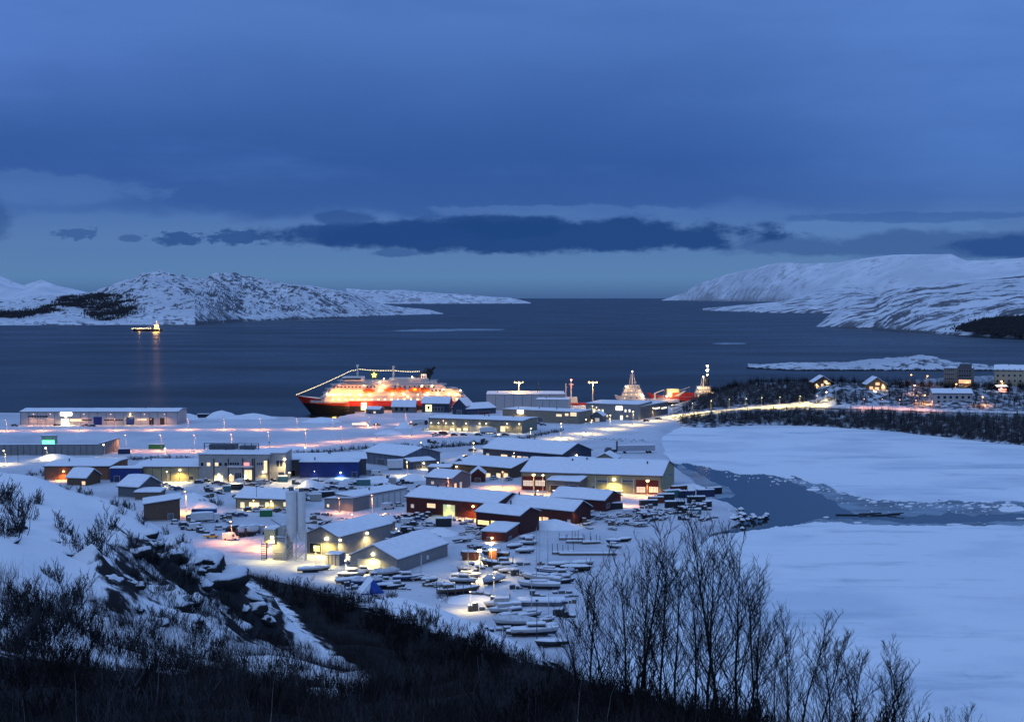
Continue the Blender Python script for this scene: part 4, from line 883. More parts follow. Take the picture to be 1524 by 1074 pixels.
# ================================================ SHIPS
def hull_mesh(Ls, beam, deck, bow_deck, stem=.93, low='ship_black', mats=None, bands=(0, .45, .72), nst=22):
    """hull along x, bow at -x; deck(x) sheer; returns MB with materials by height band"""
    mb = MB(); rows = []
    for i in range(nst + 1):
        u = i / nst; x = -Ls/2 + Ls * u
        full = min(1, (u / .30)) ** .62 if u < .30 else (1 if u < .9 else 1 - ((u - .9) / .1) ** 2 * .22)
        dz = deck + (bow_deck - deck) * max(0, 1 - u / .32) ** 1.6
        ring = []
        for f in (-.35, 0, .22, .45, .62, .80, 1.0):
            z = dz * f; rake = max(0, 1 - f) * (Ls * .085) * max(0, 1 - u / .28)
            fl = full * (.62 + .38 * max(0, f) if u < .3 else (1 if f > -.1 else .85))
            ring.append((x + rake, -beam / 2 * fl, z))
        ring += [(a, -b, c) for a, b, c in ring[::-1]]
        rows.append(ring)
    n = len(rows[0]); mrow = []
    for c in range(n):
        k = c if c < 7 else n - 2 - c
        mrow.append({0: 0, 1: 0, 2: 0, 3: 1, 4: 2, 5: 2, 6: 3}.get(max(0, k), 3) if c != n - 1 else 0)
    mb.loft(rows, 0, True, mrow); mb.face(rows[-1], 2); mb.face(rows[0][::-1], 0)
    return mb
def tier(mb, x0, x1, hw, z0, z1, rake=1.5, m=0, rear=0.5):
    nose = 3.0
    for_ = lambda e, k: [(x0 + e, -hw * .55), (x0 + nose + e, -hw), (x1 - k, -hw), (x1 - k, hw), (x0 + nose + e, hw), (x0 + e, hw * .55)]
    a = for_(0, 0); b = for_(rake, rear)
    i = len(mb.v); mb.v += [(x, y, z0) for x, y in a] + [(x, y, z1) for x, y in b]; n = 6
    mb.f.append(tuple(i + k for k in reversed(range(n)))); mb.f.append(tuple(i + n + k for k in range(n))); mb.m += [m, m]
    for k in range(n):
        q = (k + 1) % n; mb.f.append((i + k, i + q, i + n + q, i + n + k)); mb.m.append(m)
m_sblack = mat('ship_black', (.012, .012, .015), .45, .1, .5); m_sred = mat('ship_red', (.42, .03, .02), .4, .06, .5); m_swhite = mat('ship_white', (.62, .58, .52), .45, .04, .5)
m_sorange = mat('lifeboat_orange', (.70, .13, .02), .45, .06, 1); m_deck = mat('ship_deck', (.30, .33, .36), .7, .1, 1)
sx0 = G(567.5, 614, 0); SY = 1024.0
liner = thing('coastal_liner', 'brightly lit coastal passenger liner with black and red hull moored at the quay', 'ship', (SY * (567.5 - 762) / F, SY, 0), .05); liner.scale = (1.02,) * 3
hull_mesh(121, 19, 9.6, 13.2).build('hull', [m_sblack, m_sblack, m_sred, m_swhite], liner)
mb = MB(); mb.slabxy([(-50, -5.5), (-38, -9.2), (59, -9.2), (59, 9.2), (-38, 9.2), (-50, 5.5)], 8.2, 9.9); mb.build('main_deck', m_deck, liner)
tiers = [(-43, 60, 9.35, 9.0, 12.2, 1.2, 1.0), (-41.5, 58, 9.30, 12.3, 15.2, 1.2, 3), (-39.5, 54, 9.2, 15.3, 18.0, 1.6, 4), (-36, 46, 9.1, 18.1, 20.8, 1.8, 3), (-31, 40, 7.5, 20.9, 23.6, 2.2, 2)]
for k, (x0, x1, hw, z0, z1, rk, rr) in enumerate(tiers):
    mb = MB(); tier(mb, x0, x1, hw, z0, z1, rk, 0, rr); tier(mb, x0 - .3, x1 + .2, hw + .35, z1, z1 + .14, 0, 1, 0)
    for x in np.arange(x0 + 4, x1 - 2, 2.4): mb.box(x - .04, -hw - .3, z1 + .14, x + .04, -hw - .22, z1 + 1.1, 0)
    mb.box(x0 + 4, -hw - .3, z1 + 1.05, x1 - 2, -hw - .22, z1 + 1.14, 0)
    mb.build('deck_house', [m_swhite, m_deck], liner)
mb = MB(); tier(mb, -29, -12, 9.8, 23.7, 26.2, 1.6, 0, .5); mb.build('bridge', m_swhite, liner)
mb = MB(); mb.box(-27.6, -9.98, 24.6, -14, -9.79, 25.7); mb.build('bridge_window', M_['glass'], liner)
mb = MB(); tier(mb, 5, 34, 6.0, 23.7, 25.4, 1, 0, 1); mb.build('sun_deck_house', m_swhite, liner)
# aft terraces
mb = MB(); tier(mb, 46, 57, 8.6, 15.3, 17.0, 0, 0, 3); tier(mb, 52, 60, 8.6, 12.3, 13.6, 0, 0, 2); mb.build('aft_terrace', m_swhite, liner)
pw = MB(); pw.box(-.55, -.07, -.45, .55, .05, .45, 0); pw = pw.build('window', lit((1.0, .72, .36), 3.0, 'ship_window'), liner, loc=(-34, -9.42, 10.7))
dw = MB(); dw.box(-.6, -.07, -.6, .6, .05, .6, 0); dw = dw.build('window', M_['glass'], liner, loc=(20, -9.25, 16.7))
def winrow(src, xs_, y, z):
    for x in xs_:
        if x == xs_[0] and src.location.x in (-34.0, 20.0) and src.get('used') is None and abs(src.location.z - z) < .01: src['used'] = 1; src.location.x = x; continue
        c = src.copy(); COL.objects.link(c); c.parent = liner; c.location = (x, y, z)
winrow(pw, list(np.arange(-34, 58, 4.6)), -9.42, 10.7); winrow(dw, list(np.arange(20, 47, 2.7)), -9.25, 16.7)
winrow(dw, list(np.arange(-33, -4, 2.6)), -9.18, 19.5); winrow(pw, [-36.5, -32, -25, -14, 26, 31], -9.36, 13.8)
winrow(dw, list(np.arange(10, 40, 3.4)), -9.18, 19.5)
for u in ('used',):
    for w_ in (pw, dw):
        if u in w_: del w_[u]
# lifeboats in davits
lb = MB(); rings = []
for u in np.linspace(-1, 1, 9):
    r = max(.06, (1 - abs(u) ** 2.6)) ; rings.append([(4.6 * u, 1.5 * r * math.cos(a), .2 + 1.45 * r * math.sin(a)) for a in np.linspace(0, 2*math.pi, 11)[:-1]])
lb.loft(rings); lb.box(-2.4, -1.0, 1.3, 2.2, 1.0, 1.9)
lbo = lb.build('lifeboat', m_sorange, liner, True, loc=(-8.5, -10.4, 16.6))
for x in (6.5, 13.5, 23.5, 30.5):
    c = lbo.copy(); COL.objects.link(c); c.parent = liner; c.location = (x, -10.4, 17.2)
mb = MB()
for x in (-11, -6, 4, 9, 11, 16, 21, 26, 28, 33): mb.tube((x, -9.2, 18), (x, -10.6, 19.4), .14, .12, 5); mb.tube((x, -10.6, 19.4), (x, -10.6, 18.4), .06, .06, 4)
mb.build('davit', M_['trim'], liner)
# funnel with emblem
mb = MB(); R_ = []
for z, x0, x1, hw in ((23.4, 23, 35, 4.2), (26, 24.5, 35, 3.9), (28.5, 27, 35, 3.4), (31, 30, 34.6, 2.6), (32.4, 31.4, 34.2, 1.8)): R_.append([(x0, 0, z), (x0 + 1.6, -hw * .8, z), ((x0 + x1) / 2, -hw, z), (x1 - 1, -hw * .8, z), (x1, 0, z), (x1 - 1, hw * .8, z), ((x0 + x1) / 2, hw, z), (x0 + 1.6, hw * .8, z)])
mb.loft(R_); mb.face(R_[-1]); mb.prism([(34, 27), (39, 33.2), (36.8, 33.4), (32.6, 29.5)], -1.0, 1.0); mb.prism([(33.5, 25), (37.5, 29), (36, 30), (32, 26)], -1.2, 1.2)
fn = mb.build('funnel', m_sblack, liner)
mb = MB(); mb.box(28.2, -4.35, 24.2, 32.0, -4.0, 28.2, 0); mb.box(28.8, -4.42, 24.8, 29.5, -4.34, 27.6, 1); mb.box(30.7, -4.42, 24.8, 31.4, -4.34, 27.6, 1); mb.box(29.5, -4.42, 26.0, 30.7, -4.34, 26.6, 1); mb.build('emblem', [lit((1, .75, .55), .9, 'lit_emblem'), m_sred], fn)
for x, zt, nm in ((-17, 33.2, 'mast'), (8.5, 32.2, 'mast')):
    mb = MB(); mb.tube((x, 0, 23), (x, 0, zt), .75, .4, 8); mb.box(x - .5, -3.4, zt - 4.6, x + .5, 3.4, zt - 4.2); mb.tube((x, -2, 23), (x, 0, zt - 5), .3, .2, 5); mb.tube((x - 1.6, 0, zt - 1.4), (x + 1.6, 0, zt - 1.4), .18, .18, 5)
    o = mb.build(nm, m_swhite, liner); mb = MB(); mb.ball((x, 0, zt + .8), 1.05); mb.build('radome', m_swhite, o, True)
# festoon of bulbs from the bow to the funnel
fb = lit((1, .78, .40), 7, 'festoon_bulb')
pts = [(-60.2, 0, 13.6), (-21, 0, 30.8), (-17, 0, 31.8), (8.5, 0, 30.6), (28, 0, 30.0)]
mb = MB(); nb_ = 0
for a, b in zip(pts, pts[1:]):
    a, b = Vector(a), Vector(b); nn = max(3, int((b - a).length / 1.15))
    for k in range(nn):
        u = k / nn; c = a + (b - a) * u; c.z -= math.sin(math.pi * u) * .5; mb.ball(tuple(c), .20, 0, 6, 3)
    mb.tube(a, b, .04, .04, 4, 1)
o = mb.build('light_string', [fb, M_['rail']], liner); o['kind'] = 'stuff'
mb = MB(); st = []
for k in range(10):
    r = 2.3 if k % 2 == 0 else 1.0; a = math.pi / 2 + k * math.pi / 5; st.append((-5 + r * math.cos(a), 27.6 + r * math.sin(a)))
mb.prism(st, -4.6, -4.2, 0); mb.build('lit_star', lit((.95, .95, .10), 2.4, 'star'), liner)
mb = MB(); mb.tube((-5, -4.0, 23.4), (-5, -4.0, 27), .2, .2, 5); mb.box(-7.4, -4.1, 25.2, -2.6, -3.8, 30); mb.build('star_frame', mat('star_board', (.10, .12, .03), .7), liner)
dl = MB(); dl.ball((0, 0, 0), .42, 0, 8, 5); dl.box(-.06, 0, -.06, .06, .6, .06, 1)
dlo = dl.build('deck_lamp', [lit((1, .66, .26), 20, 'deck_lamp'), M_['trim']], liner, loc=(-38, -9.9, 14.6))
LPS = [(-34, 14.4), (-29, 14.4), (-22, 14.4), (-15, 14.4), (-8, 14.0), (-1, 17.4), (8, 14.4), (16, 14.4), (24, 17.4), (33, 14.4), (40, 14.4), (48, 14.4), (53, 14.0), (2, 20.4), (12, 20.6), (36, 20.2), (56, 17.0), (-12, 20.4), (-1, 22.8), (19, 12.6), (29, 20.2), (44, 17.6)]
for k, (x, z) in enumerate(LPS):
    c = dlo.copy(); COL.objects.link(c); c.parent = liner; c.location = (x, -9.95 if z < 20.5 else -8.3, z)
    if k < 14: light('lamp_light', (x, -13.0, z + .5), 3800 if x < -10 else 1800, (1.0, .33, .09) if x < -10 else (1, .43, .18), liner, .6)
for x, z in ((-22, 25), (-14, 24.8), (2, 25), (22, 26.2)):
    c = dlo.copy(); COL.objects.link(c); c.parent = liner; c.location = (x, -7.6, z + .2)
light('lamp_light', (-48, -3, 17), 900, (1, .7, .4), liner); light('lamp_light', (0, -3, 29), 1200, (1, .75, .5), liner); light('lamp_light', (26, -7, 28), 500, (1, .6, .5), liner)
light('lamp_light', (-32, -18, 4.5), 4200, (1, .62, .25), liner, 1); light('lamp_light', (-12, -18, 6), 3600, (1, .62, .25), liner, 1)  # two added lights without fixtures, hung off the side to brighten the hull
mb = MB(); mb.box(-14, -11.4, 3.4, -10, -9.5, 8.6); mb.build('gangway_door', lit((1, .72, .35), 1.3, 'gangway'), liner)
# ---- working ships ----
def workship(label, loc, rz, Ls, hullm, house_x, house_w, tiers_n, mastz, deckh=5.0, lampc=WARM, crane=True, name='supply_ship', power=1500, house_mat=None, bow=8.5):
    t_ = thing(name, label, 'ship', loc, rz); bm_ = Ls * .20
    hull_mesh(Ls, bm_, deckh, bow).build('hull', [m_sblack, m_sblack, hullm, hullm], t_)
    z = deckh - .3; hm = house_mat or m_swhite
    mb = MB(); mb.slabxy([(-Ls*.36, -bm_*.42), (Ls*.47, -bm_*.42), (Ls*.47, bm_*.42), (-Ls*.36, bm_*.42)], z - .6, z + .15); mb.build('main_deck', m_deck, t_)
    for k in range(tiers_n):
        s_ = 1 - .13 * k; mb = MB(); tier(mb, house_x - house_w/2*s_, house_x + house_w/2*s_, bm_*.44*s_, z, z + 2.7, .6, 0, .8); tier(mb, house_x - house_w/2*s_ - .2, house_x + house_w/2*s_ + .2, bm_*.44*s_ + .25, z + 2.7, z + 2.85, 0, 1, 0)
        o = mb.build('deck_house', [hm, m_deck], t_)
        for x in np.linspace(house_x - house_w/2*s_ + 3.2, house_x + house_w/2*s_ - 2, 4):
            mb = MB(); yy = bm_*.44*s_; mb.box(x - .45, -yy - .06, z + 1.1, x + .45, -yy + .05, z + 1.9); mb.build('window', W_WARM if (k + int(x)) % 2 else M_['glass'], o)
        z += 2.86
    mb = MB(); mb.tube((house_x, 0, z - .2), (house_x, 0, mastz), .55, .22, 7)
    for h in (.35, .62, .85): mb.box(house_x - .12, -2.4, z + (mastz - z) * h, house_x + .12, 2.4, z + (mastz - z) * h + .25)
    for sx_ in (-2.2, 2.2): mb.tube((house_x + sx_, 0, z - .2), (house_x + sx_ * .5, 0, z + (mastz - z) * .75), .25, .15, 5)
    mo = mb.build('mast', hm, t_); mb = MB(); mb.ball((house_x + 2.4, 1, z + 1.6), 1.0); mb.build('radome', m_swhite, mo, True)
    if crane:
        cx_ = house_x + house_w * .5 + Ls * .16 if house_x < 0 else house_x - house_w * .5 - Ls * .2; mb = MB(); mb.tube((cx_, 0, deckh - .5), (cx_, 0, deckh + 5), .7, .55, 8); mb.tube((cx_, 0, deckh + 4.6), (cx_ + Ls * .14, -.5, deckh + 7.4), .45, .22, 6); mb.tube((cx_ + Ls*.14, -.5, deckh + 7.4), (cx_ + Ls*.14, -.5, deckh + 3), .06, .06, 4); mb.build('crane', hm, t_)
    mb = MB()
    for x in np.arange(-Ls * .34, Ls * .46, 1.8): mb.box(x - .04, -bm_*.44, deckh, x + .04, -bm_*.43, deckh + 1.1)
    mb.box(-Ls*.34, -bm_*.44, deckh + 1.05, Ls*.46, -bm_*.43, deckh + 1.15); mb.build('railing', M_['trim'], t_)
    src = None
    for k, (x, zz) in enumerate(((house_x - house_w*.3, z - 1.0), (house_x + house_w*.4, deckh + 3.2), (house_x, mastz - 1.2), (Ls*.3 if house_x < 0 else -Ls*.2, deckh + 2.4))):
        if src is None:
            mb = MB(); mb.ball((0, 0, 0), .5, 0, 8, 5); mb.box(-.07, 0, -.07, .07, 1.2, .07, 1); src = o = mb.build('deck_lamp', [bulb(lampc), M_['trim']], t_)
        else: o = src.copy(); COL.objects.link(o); o.parent = t_
        o.location = (x, -bm_ * .5 if k != 2 else 0, zz); light('lamp_light', (x, -bm_ * .72, zz + .3), power, lampc, t_, .5)
    return t_
g = AT(958, 603, 1085)
workship('white fishing trawler with cluttered mast moored left of the red hulled ship', (AT(962, 600, 1085).x, 1085, 0), .05, 50, mat('trawler_white', (.62, .58, .58), .5), -11, 19, 4, 28.5, 6.0, (1, .66, .52), True, 'fishing_trawler', 1500, None, 10)
ws = workship('red and white supply ship with dark funnel and bright mast lamps beside wooded hill', (AT(1016, 600, 1092).x, 1092, 0), .03, 56, m_sred, 16, 15, 3, 24, 7.5, (1, .70, .42), True, 'supply_ship', 1700, None, 11)
mb = MB(); mb.tube((19, 0, 15.5), (19, 0, 22), 1.7, 1.2, 8); mb.tube((19, 0, 22), (19, 0, 31), .4, .2, 6); o = mb.build('funnel', m_sblack, ws)
for z_, r_ in ((31.2, .8), (28, 1.0), (24.5, .6)):
    mb = MB(); mb.ball((19, -.6, z_), r_, 0, 8, 6); mb.build('mast_lamp', lit((.95, 1, .85), 26, 'mast_lamp'), ws)
mb = MB(); mb.box(-9, -5.9, 8, 8, -5.3, 11, 0); mb.prism([(-7, 8.4), (-4, 8.4), (2, 12.5), (0, 12.5)], -6.2, -5.6, 1); mb.build('red_bulwark', [m_sred, m_swhite], ws)
mb = MB(); tier(mb, -13, -3, 5, 7.4, 13.6, .4, 0, .4); mb.build('fore_house', mat('cream_house', (.6, .5, .3), .5), ws); light('lamp_light', (-9, -9, 12), 2000, (1, .85, .35), ws, .5)
dsx = AT(218, 492, 3560)
workship('small lit freighter far out on the fjord under the left mountain', (dsx.x, 3560, 0), .04, 76, m_sblack, 26, 16, 4, 26, 5.0, (1, .55, .2), True, 'coastal_freighter', 11000, None, 8)
mb = MB()
fo = bpy.data.objects.get('coastal_freighter')
for k in range(11): mb.ball((-34 + k * 4.6, -8.2, 6.4 + (k % 3) * .8), .55, 0, 6, 4)
o = mb.build('deck_lights', lit((1, .85, .45), 14, 'freighter_lamp'), fo); o.name = 'lamp_chain'
light('lamp_light', (28, -14, 14), 16000, (1, .45, .12), fo, 1)
g = AT(848, 600, 1075)
ms = thing('harbour_vessel', 'small vessel with a red lamp mast showing above the white quay warehouse roof', 'ship', (g.x, 1075, 0), .02)
hull_mesh(30, 7, 4, 6.5).build('hull', [m_sblack, m_sblack, m_sred, m_sred], ms); mb = MB(); tier(mb, -6, 6, 2.8, 3.8, 8.5, .5, 0, .6); mb.build('deck_house', m_swhite, ms)
mb = MB(); mb.tube((-3, 0, 8), (-3, 0, 19), .5, .3, 6); mb.tube((1, 0, 8), (1, 0, 21), .7, .35, 6); mb.box(-.6, -2, 18, 2.6, 2, 18.4); mb.build('mast', m_swhite, ms)
mb = MB(); mb.ball((1, -.4, 21.4), .7, 0, 8, 5); mb.build('mast_lamp', lit((1, .2, .12), 9, 'red_lamp'), ms); light('lamp_light', (1, -3, 17), 700, (1, .25, .15), ms)
# ================================================ LAMPS
ORD = ['first', 'second', 'third', 'fourth', 'fifth', 'sixth', 'seventh', 'eighth', 'ninth', 'tenth', 'eleventh', 'twelfth', 'thirteenth', 'fourteenth', 'fifteenth', 'sixteenth', 'seventeenth', 'eighteenth', 'nineteenth', 'twentieth']
PROTO = {}
AMBER = (1.0, .40, .17)
def post(px, py, h, col, e, label, r=.3, group=None, z=None, arm=1.6, name='street_lamp', dirx=0):
    g = G(px, py, 3) if z is None else (hz_at(px, py) if z == 'head' else G(px, py, z))
    t_ = thing(name, label, 'lamp post', g, dirx, group)
    key = ('pole', round(h, 1), arm)
    if key not in PROTO:
        mb = MB(); mb.tube((0, 0, -.4), (0, 0, h), .11, .07, 6); mb.tube((0, 0, h - .05), (0, -arm, h + .25), .06, .05, 5); mb.tube((0, 0, -.4), (0, 0, .8), .18, .18, 6); o = mb.build('pole', M_['steel'], t_); PROTO[key] = o
    else: o = PROTO[key].copy(); COL.objects.link(o); o.parent = t_
    key = ('head', round(h, 1), arm, tuple(col), r)
    if key not in PROTO:
        mb = MB(); mb.ball((0, -arm - .2, h + .12), r * 1.3, 0, 8, 5, .7); mb.box(-.22, -arm - .55, h + .18 + r * .5, .22, -arm + .15, h + .30 + r * .5, 1); o = mb.build('lamp_head', [bulb(col), M_['rail']], t_); PROTO[key] = o
    else: o = PROTO[key].copy(); COL.objects.link(o); o.parent = t_
    if e: light('lamp_light', (0, -arm - .2, h - .5), e * 2.2, col, o, .3, 152)
    return t_
for k, x in enumerate(range(10, 640, 54)):
    y = float(np.interp(x, [0, 280, 440, 560, 640], [641, 639, 639, 635, 628])); post(x, y, 6.5, AMBER, 2400, '%s pink lamp from left along the upper snow road' % ORD[k], .10, 'pink lamps on the upper road')
for k, (x, y) in enumerate(((188, 671), (240, 671), (290, 671), (345, 670), (400, 666), (455, 662), (508, 657), (560, 653), (612, 649), (660, 647))):
    post(x, y, 8.5, AMBER, 3000, '%s pink lamp from left along the lower snow road' % ORD[k], .16, 'pink lamps on the lower road')
for k, (x, y) in enumerate(((705, 684), (742, 670), (790, 660), (835, 652), (872, 645), (908, 638), (942, 632), (972, 626), (1000, 621))):
    post(x, y, 8.5, (1, .76, .36), 4800, '%s warm lamp from left along the bright main road' % ORD[k], .24, 'lamps on the main road')
for k, (x, y) in enumerate(((1030, 617), (1058, 613.5), (1085, 611), (1110, 610), (1133, 608.5), (1160, 607.5), (1190, 606), (1215, 606))):
    post(x, y, 8.0, (1, .78, .34), 4200, '%s yellow lamp from left on the hill road through the birches' % ORD[k], .14, 'yellow lamps on the hill road', 'head')
for k, (x, y) in enumerate(((1285, 609), (1312, 609), (1338, 610), (1362, 611), (1386, 613)  )):
    post(x, y, 7.0, (1, .42, .30), 1500, '%s pink lamp from left on the road below the white block' % ORD[k], .14, 'pink lamps on the hill road', 'head')
for x, y, h, c, e, lab in ((1229, 596, 6, WHITE, 1600, 'white lamp below the dark brown cabin'), (1355, 572, 7, ORANGE, 2400, 'orange lamp on the crest right of the ochre cabin'), (1379, 574, 7, ORANGE, 2400, 'orange lamp on the crest left of the tall block'),
        (1360, 586, 6, (1, .5, .4), 1800, 'pinkish lamp in the wood under the crest lamps'), (1375, 601, 6, ORANGE, 2200, 'orange lamp at the left end of the white block'), (1461, 604, 6, ORANGE, 1800, 'orange lamp right of the white block'), (1422, 582, 5, ORANGE, 1400, 'orange lamp under the tall block'), (1489, 580, 6, WHITE, 1200, 'white lamp below the cream apartments')):
    post(x, y, h, c, e, lab, .34, None, 'head')
for x, y, h, c, e, lab, r in ((714, 860, 8.2, (1, .80, .45), 3000, 'glaring yard lamp among the boats right of the big grey shed', .5), (731, 834, 5.4, (1, .82, .40), 3400, 'short bright yard lamp above the orange box', .5), (735, 896, 7, WHITE, 900, 'slim unglaring lamp before the covered white boat', .14),
        (794, 737, 8.6, ORANGE, 5600, 'orange street lamp before the left red bays of the cream workshop', .5), (808, 736, 8.2, (1, .86, .5), 1200, 'pale street lamp beside the orange one at the cream workshop', .3), (963, 738, 6.4, ORANGE, 5000, 'orange lamp before the right red bays of the cream workshop', .5),
        (748, 726, 7, ORANGE, 8000, 'orange lamp over the glowing yard before the brown workshop', .18), (554, 770, 8.5, AMBER, 5000, 'tall thin lamp before the white garage row', .14), (505, 762, 5.5, AMBER, 1500, 'short lamp before the plain grey garage', .12), (277, 762, 8, ORANGE, 7000, 'orange lamp over the glowing snow mound', .2),
        (398, 815, 7, AMBER, 5200, 'pink lamp at the lorry yard left of the silos', .2), (345, 806, 7, AMBER, 3000, 'pink lamp beside the parked lorries at the dark thicket', .2), (627, 675, 6, WHITE, 700, 'lone white lamp above the low shed', .2), (156, 682, 7, WHITE, 1000, 'white lamp at the end of the grey wall', .3), (70, 684, 6, WHITE, 1200, 'low white lamp before the long grey wall', .34),
        (247, 685, 6, WHITE, 800, 'white lamp behind the cream hall roof', .3), (8, 690, 6.5, (1, .8, .45), 2200, 'lamp at the far left snow edge', .3), (667, 732, 6, AMBER, 3500, 'pink lamp behind the long red warehouse', .14), (700, 907, 5, (1, .80, .42), 900, 'low lamp lighting the snow bank below the boats', .14), (455, 690, 8, WHITE, 500, 'white lamp over the blue warehouse roof', .2), (652, 709, 6.5, (1, .72, .32), 2400, 'lamp between the low shed and the dark hut', .2), (606, 708, 6.5, (1, .74, .36), 3000, 'lamp over the lit snow right of the parked vans', .2), (690, 696, 6, (1, .55, .28), 2600, 'lamp behind the brown gable house', .2), (432, 727, 7, (1, .80, .40), 3200, 'lamp over the bright snow before the grey tower wing', .2), (345, 727, 6, (1, .80, .40), 2400, 'lamp among the cars before the grey office', .2), (250, 722, 6, (1, .78, .34), 2600, 'lamp over the bright snow before the long cream hall', .2), (525, 790, 6, (1, .60, .30), 2200, 'lamp over the car lot right of the silos', .16), (470, 842, 6, (1, .82, .40), 3000, 'lamp on the lit lane before the silos', .22), (515, 858, 5, (1, .82, .42), 2200, 'lamp at the lower left corner of the big grey shed', .18), (765, 692, 6, (1, .60, .34), 2400, 'lamp at the dark blue shop front', .16), (800, 752, 6, (1, .60, .26), 2600, 'lamp among vehicles before the dark red shed', .16), (925, 752, 6, (1, .45, .24), 3000, 'lamp on the pink snow right of the dark red shed', .14), (660, 765, 5, (.9, .95, .2), 250, 'low lamp at the green yellow entrance', .12)):
    post(x, y, h, c, e, lab, r)
for px, lab in ((772, 'left tall floodlight mast over the quay warehouse roof'), (882, 'right tall floodlight mast over the quay warehouse roof')):
    g = AT(px, 604, 1052); t_ = thing('floodlight_mast', lab, 'mast', (g.x, 1052, 3), 0, 'floodlight masts on the quay')
    mb = MB(); mb.tube((0, 0, 0), (0, 0, 17.5), .5, .32, 8); mb.box(-3.6, -.5, 17.3, 3.6, .5, 17.8); mb.build('pole', M_['steel'], t_)
    for dx in (-3, 0, 3):
        mb = MB(); mb.ball((dx, -.7, 18.3), .5, 0, 8, 5, .7); mb.build('floodlight', lit((1, .60, .14), 3.5, 'floodlight'), t_)
    light('lamp_light', (0, -2.2, 17.0), 16000, (1, .62, .16), t_, .6); light('lamp_light', (0, -26, 16.0), 7000, (1, .62, .16), t_, .6)
g = AT(801, 604, 1060); t_ = thing('radio_mast', 'unlit dark pole between the two quay floodlight masts', 'mast', (g.x, 1060, 3)); mb = MB(); mb.tube((0, 0, 0), (0, 0, 18), .4, .2, 6); mb.box(-1.2, -.2, 10, 1.2, .2, 12); mb.build('pole', M_['rail'], t_)
for px, py, h, lab in ((799, 951, 9.5, 'dark bare pole standing among the nearest boats'), (27, 690, 7, 'dark short mast at the far left snow edge'), (401, 684, 9, 'thin flue pole behind the grey tower wing'), (382, 757, 9, 'thin pole before the yellow lit house')):
    g = G(px, py, 3); t_ = thing('pole', lab, 'pole', g); mb = MB(); mb.tube((0, 0, -.3), (0, 0, h), .13, .08, 6); mb.build('shaft', M_['rail'], t_); mb = MB(); mb.box(-.35, -.12, h - .4, .35, .12, h); mb.build('cap', M_['rail'], t_)
